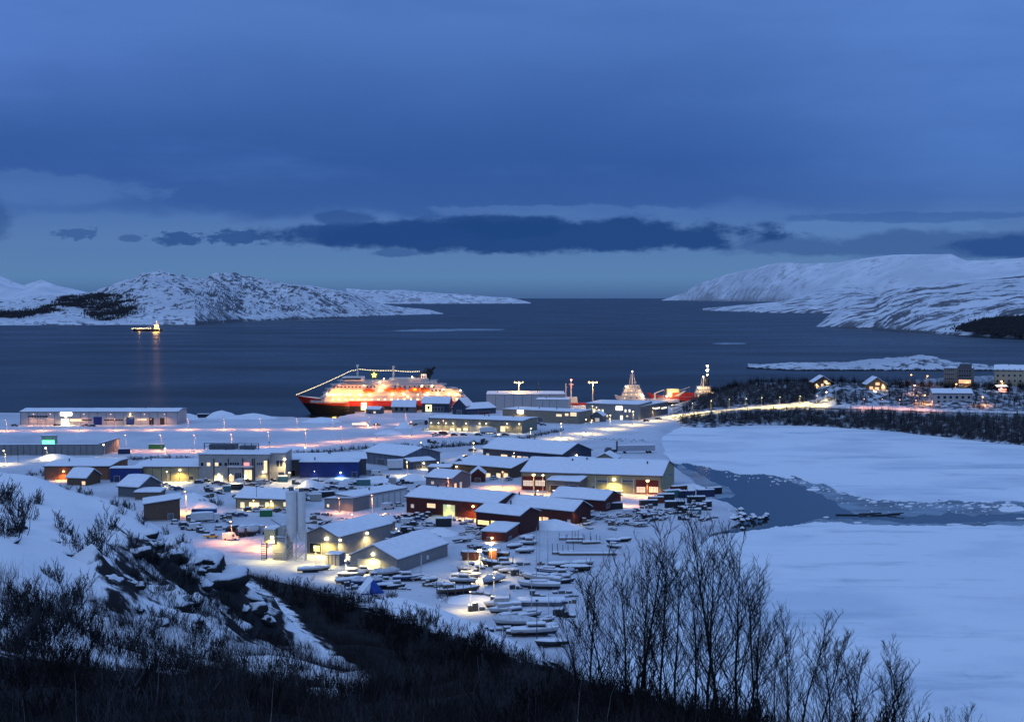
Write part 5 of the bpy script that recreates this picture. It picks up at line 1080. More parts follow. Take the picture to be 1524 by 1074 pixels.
# ================================================ VEHICLES
CARS = {}
def car_proto(kind, colname, colr):
    key = (kind, colname)
    if key in CARS: return CARS[key], False
    nm = {'car': 'parked_car', 'van': 'parked_van', 'pickup': 'pickup_truck', 'lorry': 'lorry', 'mixer': 'mixer_lorry', 'bus': 'bus'}[kind]
    t_ = thing(nm, 'x', {'car': 'car', 'van': 'van', 'pickup': 'pickup', 'lorry': 'lorry', 'mixer': 'lorry', 'bus': 'bus'}[kind], (0, 0, 0))
    pm = mat('paint_' + colname, colr, .3, .04, 1, spec=.5)
    def wheels(xs_, w, r=.33):
        for x in xs_:
            for y in (-w/2 + .1, w/2 - .1):
                mb = MB(); mb.tube((x, y - .11, r), (x, y + .11, r), r, r, 12); mb.build('wheel', M_['rubber'], t_)
    def cover(x0, x1, w, z, th=.22, ta=.15, par=None):
        mb = MB(); mb.slab(list(np.linspace(x0, x1, 5)), list(np.linspace(-w/2, w/2, 5)), lambda x, y: z + th * max(.25, 1 - abs(2*y/w)**4 * .6) * max(.4, 1 - abs((x - (x0+x1)/2) / ((x1-x0)/2))**4 * .5), lambda x, y: z + .004); mb.build('snow_cover', m_snow, t_, True)
    if kind == 'car' or kind == 'pickup':
        mb = MB(); pr = [(-2.2, .32), (2.15, .32), (2.2, .72), (1.1, .92), (-1.9, .95), (-2.2, .8)]; mb.prism(pr, -.88, .88)
        if kind == 'pickup': mb.box(-2.9, -.9, .5, -2.1, .9, 1.05)
        mb.build('body', pm, t_)
        c = [(-1.75, .93), (1.05, .92), (.35, 1.42), (-1.3, 1.45)] if kind == 'car' else [(-.6, .93), (1.05, .92), (.5, 1.5), (-.5, 1.5)]
        mb = MB(); mb.prism(c, -.78, .78); mb.build('cabin', M_['glass'], t_)
        cover(c[3][0], c[2][0], 1.5, 1.45 if kind == 'car' else 1.5, .28); cover(1.0, 2.1, 1.5, .93, .12)
        if kind == 'pickup': cover(-2.8, -.7, 1.6, 1.0, .3)
        wheels((-1.35, 1.35), 1.75)
        for y in (-.6, .6): mb = MB(); mb.box(2.15, y - .2, .6, 2.23, y + .2, .75); mb.build('headlight', M_['trim'], t_)
    elif kind == 'van':
        mb = MB(); mb.prism([(-2.7, .35), (2.6, .35), (2.65, 1.0), (2.0, 1.2), (1.5, 2.2), (-2.7, 2.25)], -.98, .98); mb.build('body', pm, t_)
        mb = MB(); mb.prism([(1.62, 2.0), (1.98, 1.27), (2.03, 1.27), (1.68, 2.0)], -.85, .85); mb.box(.6, -1.0, 1.3, 1.4, -.97, 1.95); mb.build('windscreen', M_['glass'], t_); cover(-2.6, 1.4, 1.8, 2.26, .3); wheels((-1.7, 1.7), 1.95, .36)
    elif kind == 'lorry':
        mb = MB(); mb.box(-5.6, -1.25, 1.1, 2.2, 1.25, 3.6, 0); mb.build('cargo_box', mat('pale_box_body', (.6, .6, .6), .5), t_)
        mb = MB(); mb.prism([(2.4, .5), (4.5, .5), (4.5, 1.6), (4.2, 3.0), (2.4, 3.0)], -1.2, 1.2); mb.build('cab', pm, t_); mb = MB(); mb.prism([(4.53, 1.65), (4.56, 1.65), (4.27, 2.85), (4.23, 2.85)], -1.05, 1.05); mb.build('windscreen', M_['glass'], t_)
        mb = MB(); mb.box(-5.6, -.5, .6, 4.2, .5, 1.08); mb.build('chassis', M_['rail'], t_); cover(-5.5, 2.1, 2.4, 3.62, .4); cover(2.4, 4.2, 2.2, 3.02, .25); wheels((-4.2, -3, 3.4), 2.4, .5)
    elif kind == 'mixer':
        mb = MB(); rings = [[(x, r * math.cos(a), 2.5 + .25 * (x + 2) * -.22 + r * math.sin(a)) for a in np.linspace(0, 2*math.pi, 13)[:-1]] for x, r in ((-4.2, .5), (-3.4, .95), (-1.6, 1.25), (.2, 1.15), (1.2, .6))]; mb.loft(rings); mb.face(rings[-1]); mb.face(rings[0][::-1]); mb.build('drum', pm, t_, True)
        mb = MB(); mb.prism([(1.8, .5), (3.9, .5), (3.9, 1.6), (3.6, 3.0), (1.8, 3.0)], -1.2, 1.2); mb.build('cab', M_['white'], t_); mb = MB(); mb.prism([(3.93, 1.65), (3.96, 1.65), (3.67, 2.85), (3.63, 2.85)], -1.05, 1.05); mb.build('windscreen', M_['glass'], t_)
        mb = MB(); mb.box(-4.4, -.5, .6, 3.6, .5, 1.08); mb.box(-4.6, -.4, 1, -4.2, .4, 3.0); mb.build('chassis', M_['rail'], t_); cover(1.8, 3.6, 2.2, 3.02, .25); cover(-3, .3, 1.5, 3.55, .3); wheels((-3.4, -2.2, 2.7), 2.4, .5)
    else:
        mb = MB(); mb.prism([(-5, .4), (5, .4), (5.05, 1.2), (4.8, 3.0), (-5, 3.0)], -1.25, 1.25); mb.build('body', pm, t_); mb = MB(); mb.box(-4.6, -1.29, 1.5, 4.2, -1.24, 2.4); mb.build('window', lit((1, .8, .5), 1.6, 'bus_window'), t_); cover(-4.9, 4.7, 2.4, 3.02, .3); wheels((-3.2, 3.2), 2.4, .5)
        for y in (-.8, .8): mb = MB(); mb.ball((5.1, y, .8), .22); mb.build('headlight', bulb(WHITE), t_)
    CARS[key] = t_; return t_, True
CCOL = dict(black=(.02, .02, .024), white=(.6, .6, .6), red=(.30, .02, .02), silver=(.30, .31, .33), blue=(.03, .06, .16), grey=(.10, .105, .11), yellow=(.5, .33, .03), dark=(.03, .03, .035))
def cars(items, where, group):
    items = sorted(items, key=lambda q: q[1])
    for k, (kind, px, py, rz, c) in enumerate(items):
        src, new = car_proto(kind, c, CCOL[c])
        kn = {'car': 'car', 'van': 'van', 'pickup': 'pickup', 'lorry': 'lorry', 'mixer': 'mixer lorry', 'bus': 'bus'}[kind]
        lab = '%s %s, %s vehicle from left %s' % (c, kn, ORD[k], where)
        if len(items) == 1: lab = '%s snow dusted %s, %s' % (c, kn, where)
        g = G(px, py, 3.1)
        if new: src.location = g; src.rotation_euler.z = rz; src['label'] = lab; src['group'] = group
        else: dup(src, g, rz, lab, group)
D90 = math.pi / 2
cars([('car', 22, 634, 0, 'grey'), ('car', 85, 633.5, .1, 'dark'), ('pickup', 128, 634, 0, 'red'), ('car', 137, 634.5, 3, 'dark')], 'before the long pinkish warehouse', 'vehicles at the long warehouse')
cars([('car', 296, 719, .3, 'dark'), ('pickup', 306, 717, .2, 'black'), ('car', 322, 720, 2.9, 'dark'), ('car', 333, 722, 0, 'grey'), ('van', 358, 720, 1.2, 'white'), ('car', 368, 717, .1, 'black'), ('van', 388, 721, 1.0, 'silver'), ('car', 398, 719, .3, 'white'), ('car', 404, 716, 0, 'black')], 'parked before the grey office', 'vehicles before the grey office')
cars([('car', 247, 723, .5, 'white'), ('car', 258, 728, .2, 'white'), ('car', 266, 729, .2, 'blue'), ('car', 240, 731, .3, 'white')], 'beside the snowed in house', 'cars by the snowed in house')
cars([('car', 371, 760, .3, 'black'), ('car', 383, 761, .2, 'white'), ('car', 391, 758, .6, 'silver'), ('car', 413, 761, 1.2, 'dark'), ('car', 428, 762, .8, 'white')], 'before the yellow lit house', 'cars before the yellow lit house')
cars([('van', 548, 706, .2, 'silver'), ('van', 561, 707, .2, 'white')], 'beside the blue warehouse', 'vans by the blue warehouse')
cars([('car', 457, 731, .1, 'dark'), ('car', 466, 730, .2, 'dark'), ('car', 486, 729, 2.9, 'grey'), ('car', 496, 727, .2, 'dark'), ('car', 511, 729, 0, 'black'), ('pickup', 528, 722, .2, 'dark'), ('car', 540, 731, .1, 'white'), ('car', 570, 728, .4, 'dark'), ('car', 577, 724, 2.8, 'grey'), ('car', 592, 721, 1, 'dark')], 'in the snowy storage yard before the blue warehouse', 'vehicles in the storage yard')
cars([('van', 578, 757, .5, 'white'), ('car', 594, 753, .4, 'white')], 'before the white garage doors', 'vehicles before the garages')
cars([('car', 606, 734, .0, 'white')], 'parked before the grey house', 'vehicle by the grey house')
cars([('car', 735, 713, .9, 'white'), ('car', 757, 714.5, 1.0, 'silver')], 'before the lit brown workshop', 'cars before the brown workshop')
cars([('car', 694, 681, .2, 'dark'), ('car', 703, 671, .4, 'dark'), ('car', 709, 681, .1, 'red')], 'on the road left of the dark blue shop', 'cars by the dark shop')
cars([('car', 633, 640, .1, 'white'), ('pickup', 648, 647, .1, 'dark'), ('van', 660, 647, .1, 'dark'), ('car', 676, 648, .1, 'black'), ('car', 690, 648, .0, 'dark'), ('car', 712, 648, .1, 'dark'), ('lorry', 728, 645, .1, 'white'), ('car', 752, 648, .3, 'black')], 'parked before the hall with the lamp row', 'vehicles before the lamp row hall')
cars([('car', 782, 636, .1, 'white'), ('van', 790, 637, .1, 'white'), ('car', 800, 631, .3, 'dark'), ('car', 808, 633, .2, 'grey')], 'before the beige depot', 'vehicles before the depot')
cars([('car', 962, 627, .45, 'black'), ('car', 980, 624, .45, 'dark')], 'driving on the bright main road', 'cars on the main road')
cars([('bus', 535, 635, .05, 'white'), ('car', 561, 633, .1, 'dark'), ('lorry', 626, 632, .3, 'dark'), ('car', 612, 633, 0, 'dark')], 'on the upper snow road toward the liner', 'vehicles on the upper road')
cars([('car', 262, 779, .2, 'white'), ('car', 275, 783, .2, 'dark'), ('car', 289, 781, .2, 'silver'), ('van', 293, 788, .3, 'white'), ('lorry', 308, 777, .4, 'white'), ('car', 327, 788, .3, 'white'), ('van', 343, 803, .15, 'white'), ('mixer', 352, 796, .9, 'dark'), ('mixer', 367, 797, .9, 'white'), ('mixer', 380, 796, .9, 'white'), ('pickup', 316, 800, .1, 'yellow'), ('car', 334, 771, .1, 'dark'), ('car', 345, 768, .6, 'dark'), ('car', 360, 768, .2, 'blue')], 'in the lorry yard beyond the thicket', 'vehicles in the lorry yard')
r5 = np.random.default_rng(11)
for nm, box, n, where in (('junk', (555, 640, 766, 784), 17, 'in the crowded car lot before the long red warehouse'), ('junk2', (562, 612, 792, 808), 11, 'in the car lot right of the dark annex')):
    it = [('car' if r5.random() < .8 else 'van', float(x), float(y), float(r5.choice([.2, .35, 1.2, 2.9])), str(r5.choice(['dark', 'black', 'grey', 'white', 'silver', 'blue']))) for x, y in zip(np.linspace(box[0], box[1], n) + r5.uniform(-1, 1, n), r5.uniform(box[2], box[3], n))]
    cars(it, where, 'cars in lots')
cars([('car', 786, 748, .2, 'dark'), ('pickup', 797, 747, .2, 'black'), ('car', 806, 750, .2, 'grey'), ('car', 783, 742, .1, 'dark'), ('van', 938, 767, .2, 'white'), ('pickup', 946, 762, .9, 'dark'), ('car', 953, 768, .1, 'white'), ('car', 962, 771, .3, 'dark')], 'around the dark red shed', 'vehicles by the dark red shed')
# articulated lorry parked alone
t_ = thing('tanker_lorry', 'snow covered lorry with pale trailer parked alone on the snow by the lagoon', 'lorry', G(938, 674, 3), .15)
mb = MB(); mb.box(-7, -1.3, 1.2, 13, 1.3, 4.0); mb.build('trailer', mat('grey_trailer', (.34, .36, .40), .6), t_); mb = MB(); mb.slab(list(np.linspace(-7, 13, 8)), [-1.3, 0, 1.3], lambda x, y: 4.4, lambda x, y: 4.01); mb.build('snow_cover', m_snow, t_)
mb = MB(); mb.prism([(-13.6, .6), (-10.2, .6), (-10.2, 3.0), (-12.4, 3.2), (-13.6, 1.9)], -1.25, 1.25); mb.build('cab', M_['dgrey'], t_); mb = MB(); mb.box(-9.6, -1, .7, -7.2, 1, 2.0); mb.box(-7.4, -.9, 2, -6.9, .9, 6.4); mb.build('chassis', M_['rail'], t_)
for x in (-12, -9, -3, 9, 10.6):
    for y in (-1.2, 1.2): mb = MB(); mb.tube((x, y - .15, .5), (x, y + .15, .5), .55, .55, 10); mb.build('wheel', M_['rubber'], t_)
t_ = thing('box_trailer', 'white box trailer standing before the grey blue gabled hall', 'trailer', G(588, 699, 3), .12)
mb = MB(); mb.box(-3.7, -1.3, 1.0, 3.7, 1.3, 4.6); mb.build('cargo_box', mat('white_box_body', (.66, .66, .66), .5), t_); mb = MB(); mb.slab(list(np.linspace(-3.7, 3.7, 5)), [-1.3, 0, 1.3], lambda x, y: 4.95, lambda x, y: 4.61); mb.build('snow_cover', m_snow, t_); mb = MB(); mb.box(-3.2, -1.0, .4, 3.2, 1.0, .98); mb.build('chassis', M_['rail'], t_)
# ================================================ CONTAINERS
CON = {}
def containers(items, where, group, name='container'):
    items = sorted(items, key=lambda q: q[0])
    for k, (px, py, L_m, hh, rz, c) in enumerate(items):
        key = (L_m, hh, c)
        lab = '%s snow topped container, %s from left %s' % (c.replace('_', ' '), ORD[k], where) if len(items) > 1 else '%s container with snow on top %s' % (c, where)
        g = G(px, py, 3.05)
        if key in CON: dup(CON[key], g, rz, lab, group); continue
        t_ = thing(name, lab, 'container', g, rz, group); cm = mat('container_' + c, dict(green=(.02, .16, .06), blue=(.02, .07, .22), dark=(.02, .022, .028), teal=(.06, .16, .17), rusty=(.12, .035, .02), pale=(.36, .36, .34), darkblue=(.02, .03, .08))[c], .6, .12, 1.2)
        mb = MB(); mb.box(-L_m/2, -1.22, .1, L_m/2, 1.22, hh)
        for x in np.arange(-L_m/2 + .3, L_m/2 - .2, .6): mb.box(x, -1.27, .25, x + .25, -1.21, hh - .15)
        for x in (-L_m/2, L_m/2 - .15): mb.box(x, -1.28, .1, x + .15, -1.2, hh)
        mb.build('body', cm, t_); mb = MB(); mb.slab(list(np.linspace(-L_m/2, L_m/2, 5)), [-1.2, -.8, 0, .8, 1.2], lambda x, y: hh + .35 * max(.3, 1 - abs(y / 1.2)**3 * .6) + .05 * math.sin(x * 2), lambda x, y: hh + .004); mb.build('snow_cover', m_snow, t_, True)
        mb = MB(); mb.box(L_m/2 - .01, -1.0, .3, L_m/2 + .05, 1.0, hh - .2); mb.build('door', cm, t_); CON[key] = t_
containers([(233, 668, 8, 2.6, 0, 'green')], 'beside the pink lower road', 'single containers'); containers([(185, 675, 6, 2.6, .2, 'darkblue')], 'at the end of the grey wall', 'single containers')
containers([(304, 767, 9, 2.6, .05, 'blue')], 'below the glowing orange snow mound', 'single containers'); containers([(396, 768, 4.5, 2.4, .1, 'green')], 'alone below the yellow lit house', 'single containers')
containers([(338, 731, 3, 2.4, .1, 'teal'), (353, 728, 5, 2.4, .1, 'dark'), (421, 717, 4, 2.6, .1, 'teal')], 'in the yard before the grey office', 'containers before the grey office')
containers([(470, 745, 4.5, 2.8, .2, 'pale'), (480, 740, 9, 2.4, .4, 'dark'), (541, 722, 6, 2.6, .1, 'teal'), (584, 722, 3, 3.4, .1, 'pale')], 'in the storage yard behind the garages', 'containers in the storage yard')
containers([(660, 783, 5.5, 3.0, .1, 'dark')], 'alone before the long red warehouse', 'single containers')
containers([(836, 735.5, 8, 1.6, .1, 'dark'), (912, 737, 6, 1.6, .05, 'rusty')], 'against the front wall of the cream workshop', 'bins at the cream workshop')
containers([(916, 757, 5, 2.4, .3, 'dark'), (965, 752, 7, 2.2, .1, 'dark'), (976, 748, 6, 2.4, .1, 'rusty'), (991, 746.5, 6.5, 3.2, .15, 'dark'), (1000, 740, 7, 3, .45, 'teal'), (1010, 734, 7, 3.2, .5, 'rusty'), (1004, 757, 7.5, 3, .05, 'dark'), (1022, 740, 6.5, 2.8, .15, 'darkblue'), (1036, 748, 7, 2.6, .1, 'dark'), (1050, 739, 7, 3, .2, 'darkblue'), (1062, 735, 6.5, 2.8, .35, 'dark'), (1021, 762, 6, 2.2, .1, 'dark'), (1040, 757, 5.5, 2.2, -.2, 'dark'), (1052, 754, 3, 2.2, .4, 'dark'), (1033, 764, 5, 1.8, .1, 'teal')], 'in the yard by the lagoon point', 'containers at the lagoon point')
containers([(700, 832.5, 5, 2.6, 0, 'rusty')], 'beside the big grey shed wall end', 'single containers')
containers([(733, 832, 2.4, 3.0, .1, 'rusty')], 'standing under the short bright yard lamp', 'single containers')
# quay-side bits behind far-left snow
containers([(303, 621, 8, 2.4, .05, 'dark')], 'on the snow bank beside the fjord', 'single containers')
# ================================================ BOATS laid up for winter
BO = {}
def bhull(L, B, D, m=0, mb=None):
    mb = mb or MB(); rows = []
    for i in range(13):
        u = i / 12; x = L / 2 - L * u                     # bow at +x
        f = min(1, u / .45) ** .6 if u < .45 else 1 - .14 * ((u - .45) / .55) ** 2
        sh = D * (1 + .28 * (1 - u) ** 2); r = []
        for h, w in ((0, .06), (.18, .45), (.45, .80), (.75, .95), (1, 1)): r.append((x - (1 - h) * L * .10 * (1 - u), -B / 2 * f * w, sh * h))
        r += [(a, -b, c) for a, b, c in r[::-1]]; rows.append(r)
    mb.loft(rows, m, False, [1 if min(c, 8 - c) < 2 else m for c in range(9)]); mb.face(rows[-1], m)
    return mb, rows
def boat_proto(kind, L, colr):
    key = (kind, L, colr)
    if key in BO: return BO[key], False
    t_ = thing({'sail': 'sailing_boat', 'cabin': 'cabin_boat', 'open': 'open_boat', 'tarp': 'covered_boat', 'old': 'wooden_boat'}[kind], 'x', 'boat', (0, 0, 0))
    B, D = L * .31, L * .10 + .25; base = .35
    hm = mat('hull_' + colr, dict(white=(.40, .41, .42), blue=(.03, .06, .16), dark=(.03, .03, .035), wood=(.085, .062, .045), grey=(.22, .23, .24))[colr], .45, .06, .8)
    mb, rows = bhull(L, B, D); mb.v = [(x, y, z + base) for x, y, z in mb.v]; h = mb.build('hull', [hm, mat('antifouling_shade_' + str(int(L * 10) % 3), ((.02, .03, .06), (.05, .015, .012), (.02, .02, .022))[int(L * 10) % 3], .7)], t_, True)  # lower hull painted dark: antifouling, also standing in for shade under the boat
    mb = MB()
    for i in range(13):
        pass
    top = []
    bul = {'tarp': 1.2, 'open': .6, 'cabin': .45, 'sail': .5, 'old': .4}[kind]
    for i, r in enumerate(rows):
        y0 = r[4][1] * .96; z0 = r[4][2] + base - .05; sd_ = L * 3.1; top.append([(r[4][0], y0 * c, z0 + bul * (1 - abs(c) ** (1.2 if kind == 'tarp' else 3)) * min(1, .3 + 3 * min(i, 12 - i) / 12) * (1 + .7 * noise.noise(Vector((i * .55 + sd_, c * 1.6, sd_))))) for c in (-1, -.7, -.35, 0, .35, .7, 1)])
    mb.grid(top); mb.build('tarpaulin' if kind == 'tarp' else 'snow_cover', m_snow if kind != 'tarp' else mat('snowy_tarpaulin', (.5, .53, .58), .7, .25, 1.3), t_, True)
    if kind in ('cabin', 'sail', 'old'):
        ch = 1.1 if kind != 'sail' else .55; x0, x1 = (-L*.18, L*.20) if kind != 'old' else (-L*.38, -L*.14); zc = base + D
        mb = MB(); mb.prism([(x0, zc), (x1 + .5, zc), (x1, zc + ch), (x0, zc + ch + .1)], -B*.30, B*.30); mb.build('cabin', M_['white'] if kind != 'old' else M_['wood'], t_)
        mb = MB(); mb.box(x0 + .3, -B*.305 - .02, zc + ch*.45, x1 - .1, -B*.30 + .02, zc + ch*.85); mb.build('window', M_['glass'], t_)
        mb = MB(); mb.slab(list(np.linspace(x0, x1, 4)), list(np.linspace(-B*.3, B*.3, 5)), lambda x, y: zc + ch + .14 + .3 * (1 - (y/(B*.3))**2 * .7), lambda x, y: zc + ch + .105); mb.build('snow_cover', m_snow, t_, True)
    if kind == 'sail':
        mb = MB(); mb.tube((L*.06, 0, base + D), (L*.06, 0, base + D + L * 1.28), .10, .07, 6); mb.tube((L*.06, 0, base + D + 1.6), (-L*.34, 0, base + D + 1.5), .09, .09, 6)
        for a in (-1, 1): mb.tube((L*.06, 0, base + D + L * .75), (L*.06, a * B * .3, base + D + L * .75), .04, .04, 4); mb.tube((L*.06, a*B*.45, base + D), (L*.06, a*B*.3, base + D + L*.75), .022, .022, 3)
        mb.tube((L*.06, 0, base + D + L*1.26), (L*.5, 0, base + D + .4), .02, .02, 3); mb.build('mast', M_['steel'], t_)
    if kind == 'old':
        for x in np.linspace(-L*.48, L*.42, 6):
            for y in (-B*.62, B*.62): mb = MB(); mb.tube((x, y, -.2), (x, y, base + D + 1.5), .12, .10, 5); mb.build('shore_post', M_['wood'], t_)
    mb = MB()
    for x in (-L*.25, L*.18):
        mb.box(x - .12, -B*.4, 0, x + .12, B*.4, .3)
        for y in (-B*.38, B*.38): mb.tube((x, y, 0), (x, y * .95, base + D*.55), .07, .07, 5)
    mb.box(-L*.3, -.12, 0, L*.25, .12, .35); mb.tube((-L*.3, -B*.4, .15), (L*.3, -B*.4, .15), .08, .08, 5); mb.build('cradle', M_['rail'], t_)
    BO[key] = t_; return t_, True
def boat(kind, px, py, L, rz, colr, label, z=3.0):
    src, new = boat_proto(kind, L, colr); g = G(px, py, z); rz += (hash((px * 7 + py * 13) % 97) % 11 - 5) * .075
    if new: src.location = g; src.rotation_euler.z = rz; src['label'] = label; src['group'] = 'boats laid up for winter'
    else: dup(src, g, rz, label, 'boats laid up for winter', .72 + .28 * ((px * 5 + py * 3) % 10) / 10)
for a in [('cabin', 737, 828, 9, 3.0, 'dark', 'long dark cabin boat under snow beside the orange box'), ('open', 782, 823, 6.5, .05, 'white', 'white open boat alone right of the yard lamps'), ('cabin', 787, 811, 6.5, .1, 'white', 'white cabin boat, front one of the pair below the low red hut'), ('open', 785, 803, 5.5, .2, 'white', 'small white boat, rear one of the pair below the low red hut'), ('open', 766, 816, 5.5, .1, 'grey', 'grey small boat left of the boat pair below the red hut'),
          ('old', 738, 843, 10, 3.1, 'dark', 'long dark hull shored by posts behind the bow-on covered boat'), ('cabin', 752, 849, 7.5, .1, 'white', 'white cabin boat at the end of the row right of the yard lamp'), ('open', 757, 853, 6, .1, 'white', 'low white boat tucked under the white cabin boat row'), ('tarp', 733, 868, 10, 4.5, 'white', 'big shrouded boat seen bow on beside the glaring yard lamp'),
          ('tarp', 695, 852, 7, 3.1, 'dark', 'dark tarpaulin boat topmost in the group left of the yard lamp'), ('sail', 694, 861, 8.5, .1, 'white', 'white sailing hull behind the posts of the large wooden boat'), ('cabin', 690, 868, 8, .05, 'white', 'white cabin boat just behind the large wooden boat'), ('old', 683, 884, 12, .02, 'wood', 'large wooden boat shored up by tall posts'),
          ('sail', 802, 876, 12, 3.1, 'white', 'largest sailing boat with tall mast on the white yard'), ('sail', 806, 866, 12.5, 3.1, 'white', 'sailing boat close behind the largest one, taller mast'), ('sail', 818, 854, 9, 3.1, 'blue', 'blue hulled sailing boat with thin mast at the far row'), ('cabin', 835, 860, 7, .05, 'white', 'white cabin boat right of the blue sailing boat'), ('tarp', 845, 855, 5, 1.0, 'blue', 'small boat with bluish cover beside the black hull'), ('cabin', 842, 868, 6, .1, 'dark', 'dark cabin boat at the right end behind the sailing boats'),
          ('open', 858, 850, 9.5, -.2, 'dark', 'black hull boat with open side farthest right in the far row'), ('open', 832, 844, 7, .0, 'grey', 'grey boat under snow left of the black hull'), ('open', 868, 842, 7, .2, 'white', 'snow filled boat behind the black hull'), ('cabin', 913, 815, 7.5, 3.1, 'white', 'small white cabin boat alone toward the lagoon ice'), ('open', 912, 808, 5, 3.0, 'blue', 'blue open boat behind the lone white cabin boat'), ('open', 930, 806, 5, .4, 'dark', 'dark skiff right of the lone white cabin boat'),
          ('cabin', 747, 905, 10, 3.1, 'white', 'white motor boat with slanting cabin at the lit snow bank'), ('cabin', 751, 913, 9, 3.1, 'white', 'second white motor boat in front of the slanting cabin one'), ('cabin', 766, 919, 8.5, .1, 'white', 'snowy cabin boat behind the dark backed sailing boat'), ('tarp', 766, 932, 11, 3.05, 'white', 'covered hull with a dark gap near the snow bank'), ('sail', 789, 919, 7, .05, 'white', 'small sailing boat with short mast near the pontoon'), ('cabin', 797, 945, 12, .05, 'white', 'broad white boat nearest to the thicket'), ('sail', 815, 925, 7, .2, 'white', 'half buried white sailing boat right of the nearest boats'), ('open', 812, 938, 6, .1, 'dark', 'dark low boat at the right of the broad white boat'), ('open', 775, 946, 7, .1, 'wood', 'brown snow filled boat at the foot of the snow bank'), ('open', 820, 962, 8, 3.0, 'dark', 'dark hull half hidden behind the thicket twigs'),
          ('cabin', 541, 853, 7, .2, 'white', 'white boat before the left gable of the big grey shed'), ('tarp', 573, 857, 10, .02, 'white', 'long rounded snow covered boat before the big grey shed'), ('cabin', 524, 859, 8, .1, 'grey', 'grey cabin boat at the lower left corner of the big shed'), ('tarp', 547, 871, 9, 5.9, 'blue', 'blue hull boat beside the peaked blue tarpaulin'), ('open', 577, 876, 7, .15, 'dark', 'dark boat below the rounded covered boat'), ('cabin', 590, 876, 6, .2, 'dark', 'short dark boat right below the big shed corner'), ('cabin', 604, 864, 7.5, .1, 'blue', 'blue cabin boat at the long wall of the big grey shed'), ('sail', 625, 863, 7, .15, 'white', 'white sailing boat right of the blue cabin boat at the shed wall'), ('open', 520, 868, 8, .3, 'grey', 'grey snow filled boat left of the blue tarpaulin'), ('open', 463, 851, 8, .4, 'white', 'snowy skiff on the lit lane below the silos'), ('open', 482, 848, 6, .2, 'white', 'small snowy boat before the ribbed bin'), ('open', 640, 866, 5, .3, 'grey', 'small grey boat alone on open snow right of the shed wall')]: boat(*a)
for k in range(6): boat('open', 668 + k * 8.5, 773 + k * 1.0, 4, 1.3, 'white' if k % 2 else 'dark', '%s small boat from the left in the row before the orange wall lamp' % ORD[k])
# blue peaked tarpaulin
t_ = thing('boat_tent', 'peaked blue and white boat tent at the edge of the thicket', 'boat tent', G(553, 882, 3), .35)
mb = MB(); mb.prism([(-3.4, 0), (3.4, 0), (.2, 4.0)], -1.5, 3.5); mb.build('tarpaulin', mat('blue_tarpaulin', (.02, .07, .34), .5, .15, 1), t_); mb = MB(); mb.face([(-3.45, -1.6, .05), (.2, -1.6, 4.12), (.2, 3.6, 4.12), (-3.45, 3.6, .05)]); mb.prism([(-3.2, .3), (-1.0, .3), (-.6, 3.0)], -1.62, -1.52); mb.build('snow_cover', m_snow, t_)
# pontoon
t_ = thing('pontoon', 'long flat snow covered pontoon with raised left end between the boats', 'pontoon', G(797, 899, 3), 0.0)
mb = MB(); mb.slabxy([(-7, -2.4), (6.4, -2.4), (7.6, -1), (7.6, 2.4), (-7, 2.4)], .2, 1.1); mb.build('deck', M_['dgrey'], t_); mb = MB(); mb.slabxy([(-7, -2.45), (6.4, -2.45), (7.7, -1), (7.7, 2.4), (-7, 2.4)], 1.104, 1.6); mb.build('snow_cover', m_snow, t_); mb = MB(); mb.box(-7, -2.2, 1.1, -6.6, 2.2, 3.2); mb.build('ramp', M_['steel'], t_)
# machinery and racks
def rack(px, py, n, L, h, label, rz=0):
    t_ = thing('pole_rack', label, 'rack', G(px, py, 3), rz); mb = MB()
    for k in range(n):
        x = -L/2 + L * k / (n - 1); mb.tube((x, 0, -.2), (x, .3, h * rng.uniform(.6, 1)), .12, .09, 5)
    mb.build('post', M_['rail'], t_); mb = MB(); mb.box(-L/2, -.6, .3, L/2, .8, .7); mb.build('base', M_['wood'], t_); mb = MB(); mb.slab(list(np.linspace(-L/2, L/2, 6)), [-.6, .1, .8], lambda x, y: 1.0, lambda x, y: .704); mb.build('snow_cover', m_snow, t_)
rack(865, 808, 6, 10, 4.5, 'rack of dark upright poles on the snow toward the lagoon'); rack(850, 803, 4, 8, 3, 'shorter rack of poles left of the dark upright poles'); rack(838, 824, 5, 7, 4, 'tangle of dark upright beams right of the small white open boat', .3); rack(880, 809, 3, 6, 3.5, 'pair of poles at the right end of the upright pole rack', .2); rack(875, 826, 3, 18, .8, 'long low beam lying on the snow beyond the sailing boats')
# scrap and timber stacks
def stack_proto(seed):
    r = np.random.default_rng(seed); t_ = thing('timber_stack', 'x', 'stack', (0, 0, 0)); mb = MB(); sm = MB()
    for k in range(9):
        L = r.uniform(2, 5); x, y, z = r.uniform(-2, 2), r.uniform(-1.4, 1.4), r.uniform(0, .9); a = r.uniform(-.5, .5); w = r.uniform(.2, .5)
        ca, sa = math.cos(a) * L / 2, math.sin(a) * L / 2; mb.tube((x - ca, y - sa, z + .2), (x + ca, y + sa, z + .3), w * .7, w * .6, 5); sm.tube((x - ca, y - sa, z + .28 + w * .35), (x + ca, y + sa, z + .38 + w * .35), w * .55, w * .5, 5)
    mb.build('timber', M_['rail'] if seed % 2 else M_['wood'], t_); sm.build('snow_cover', m_snow, t_, True); return t_
SP = [stack_proto(i) for i in range(4)]; used = [0] * 4
r6 = np.random.default_rng(5); items = []
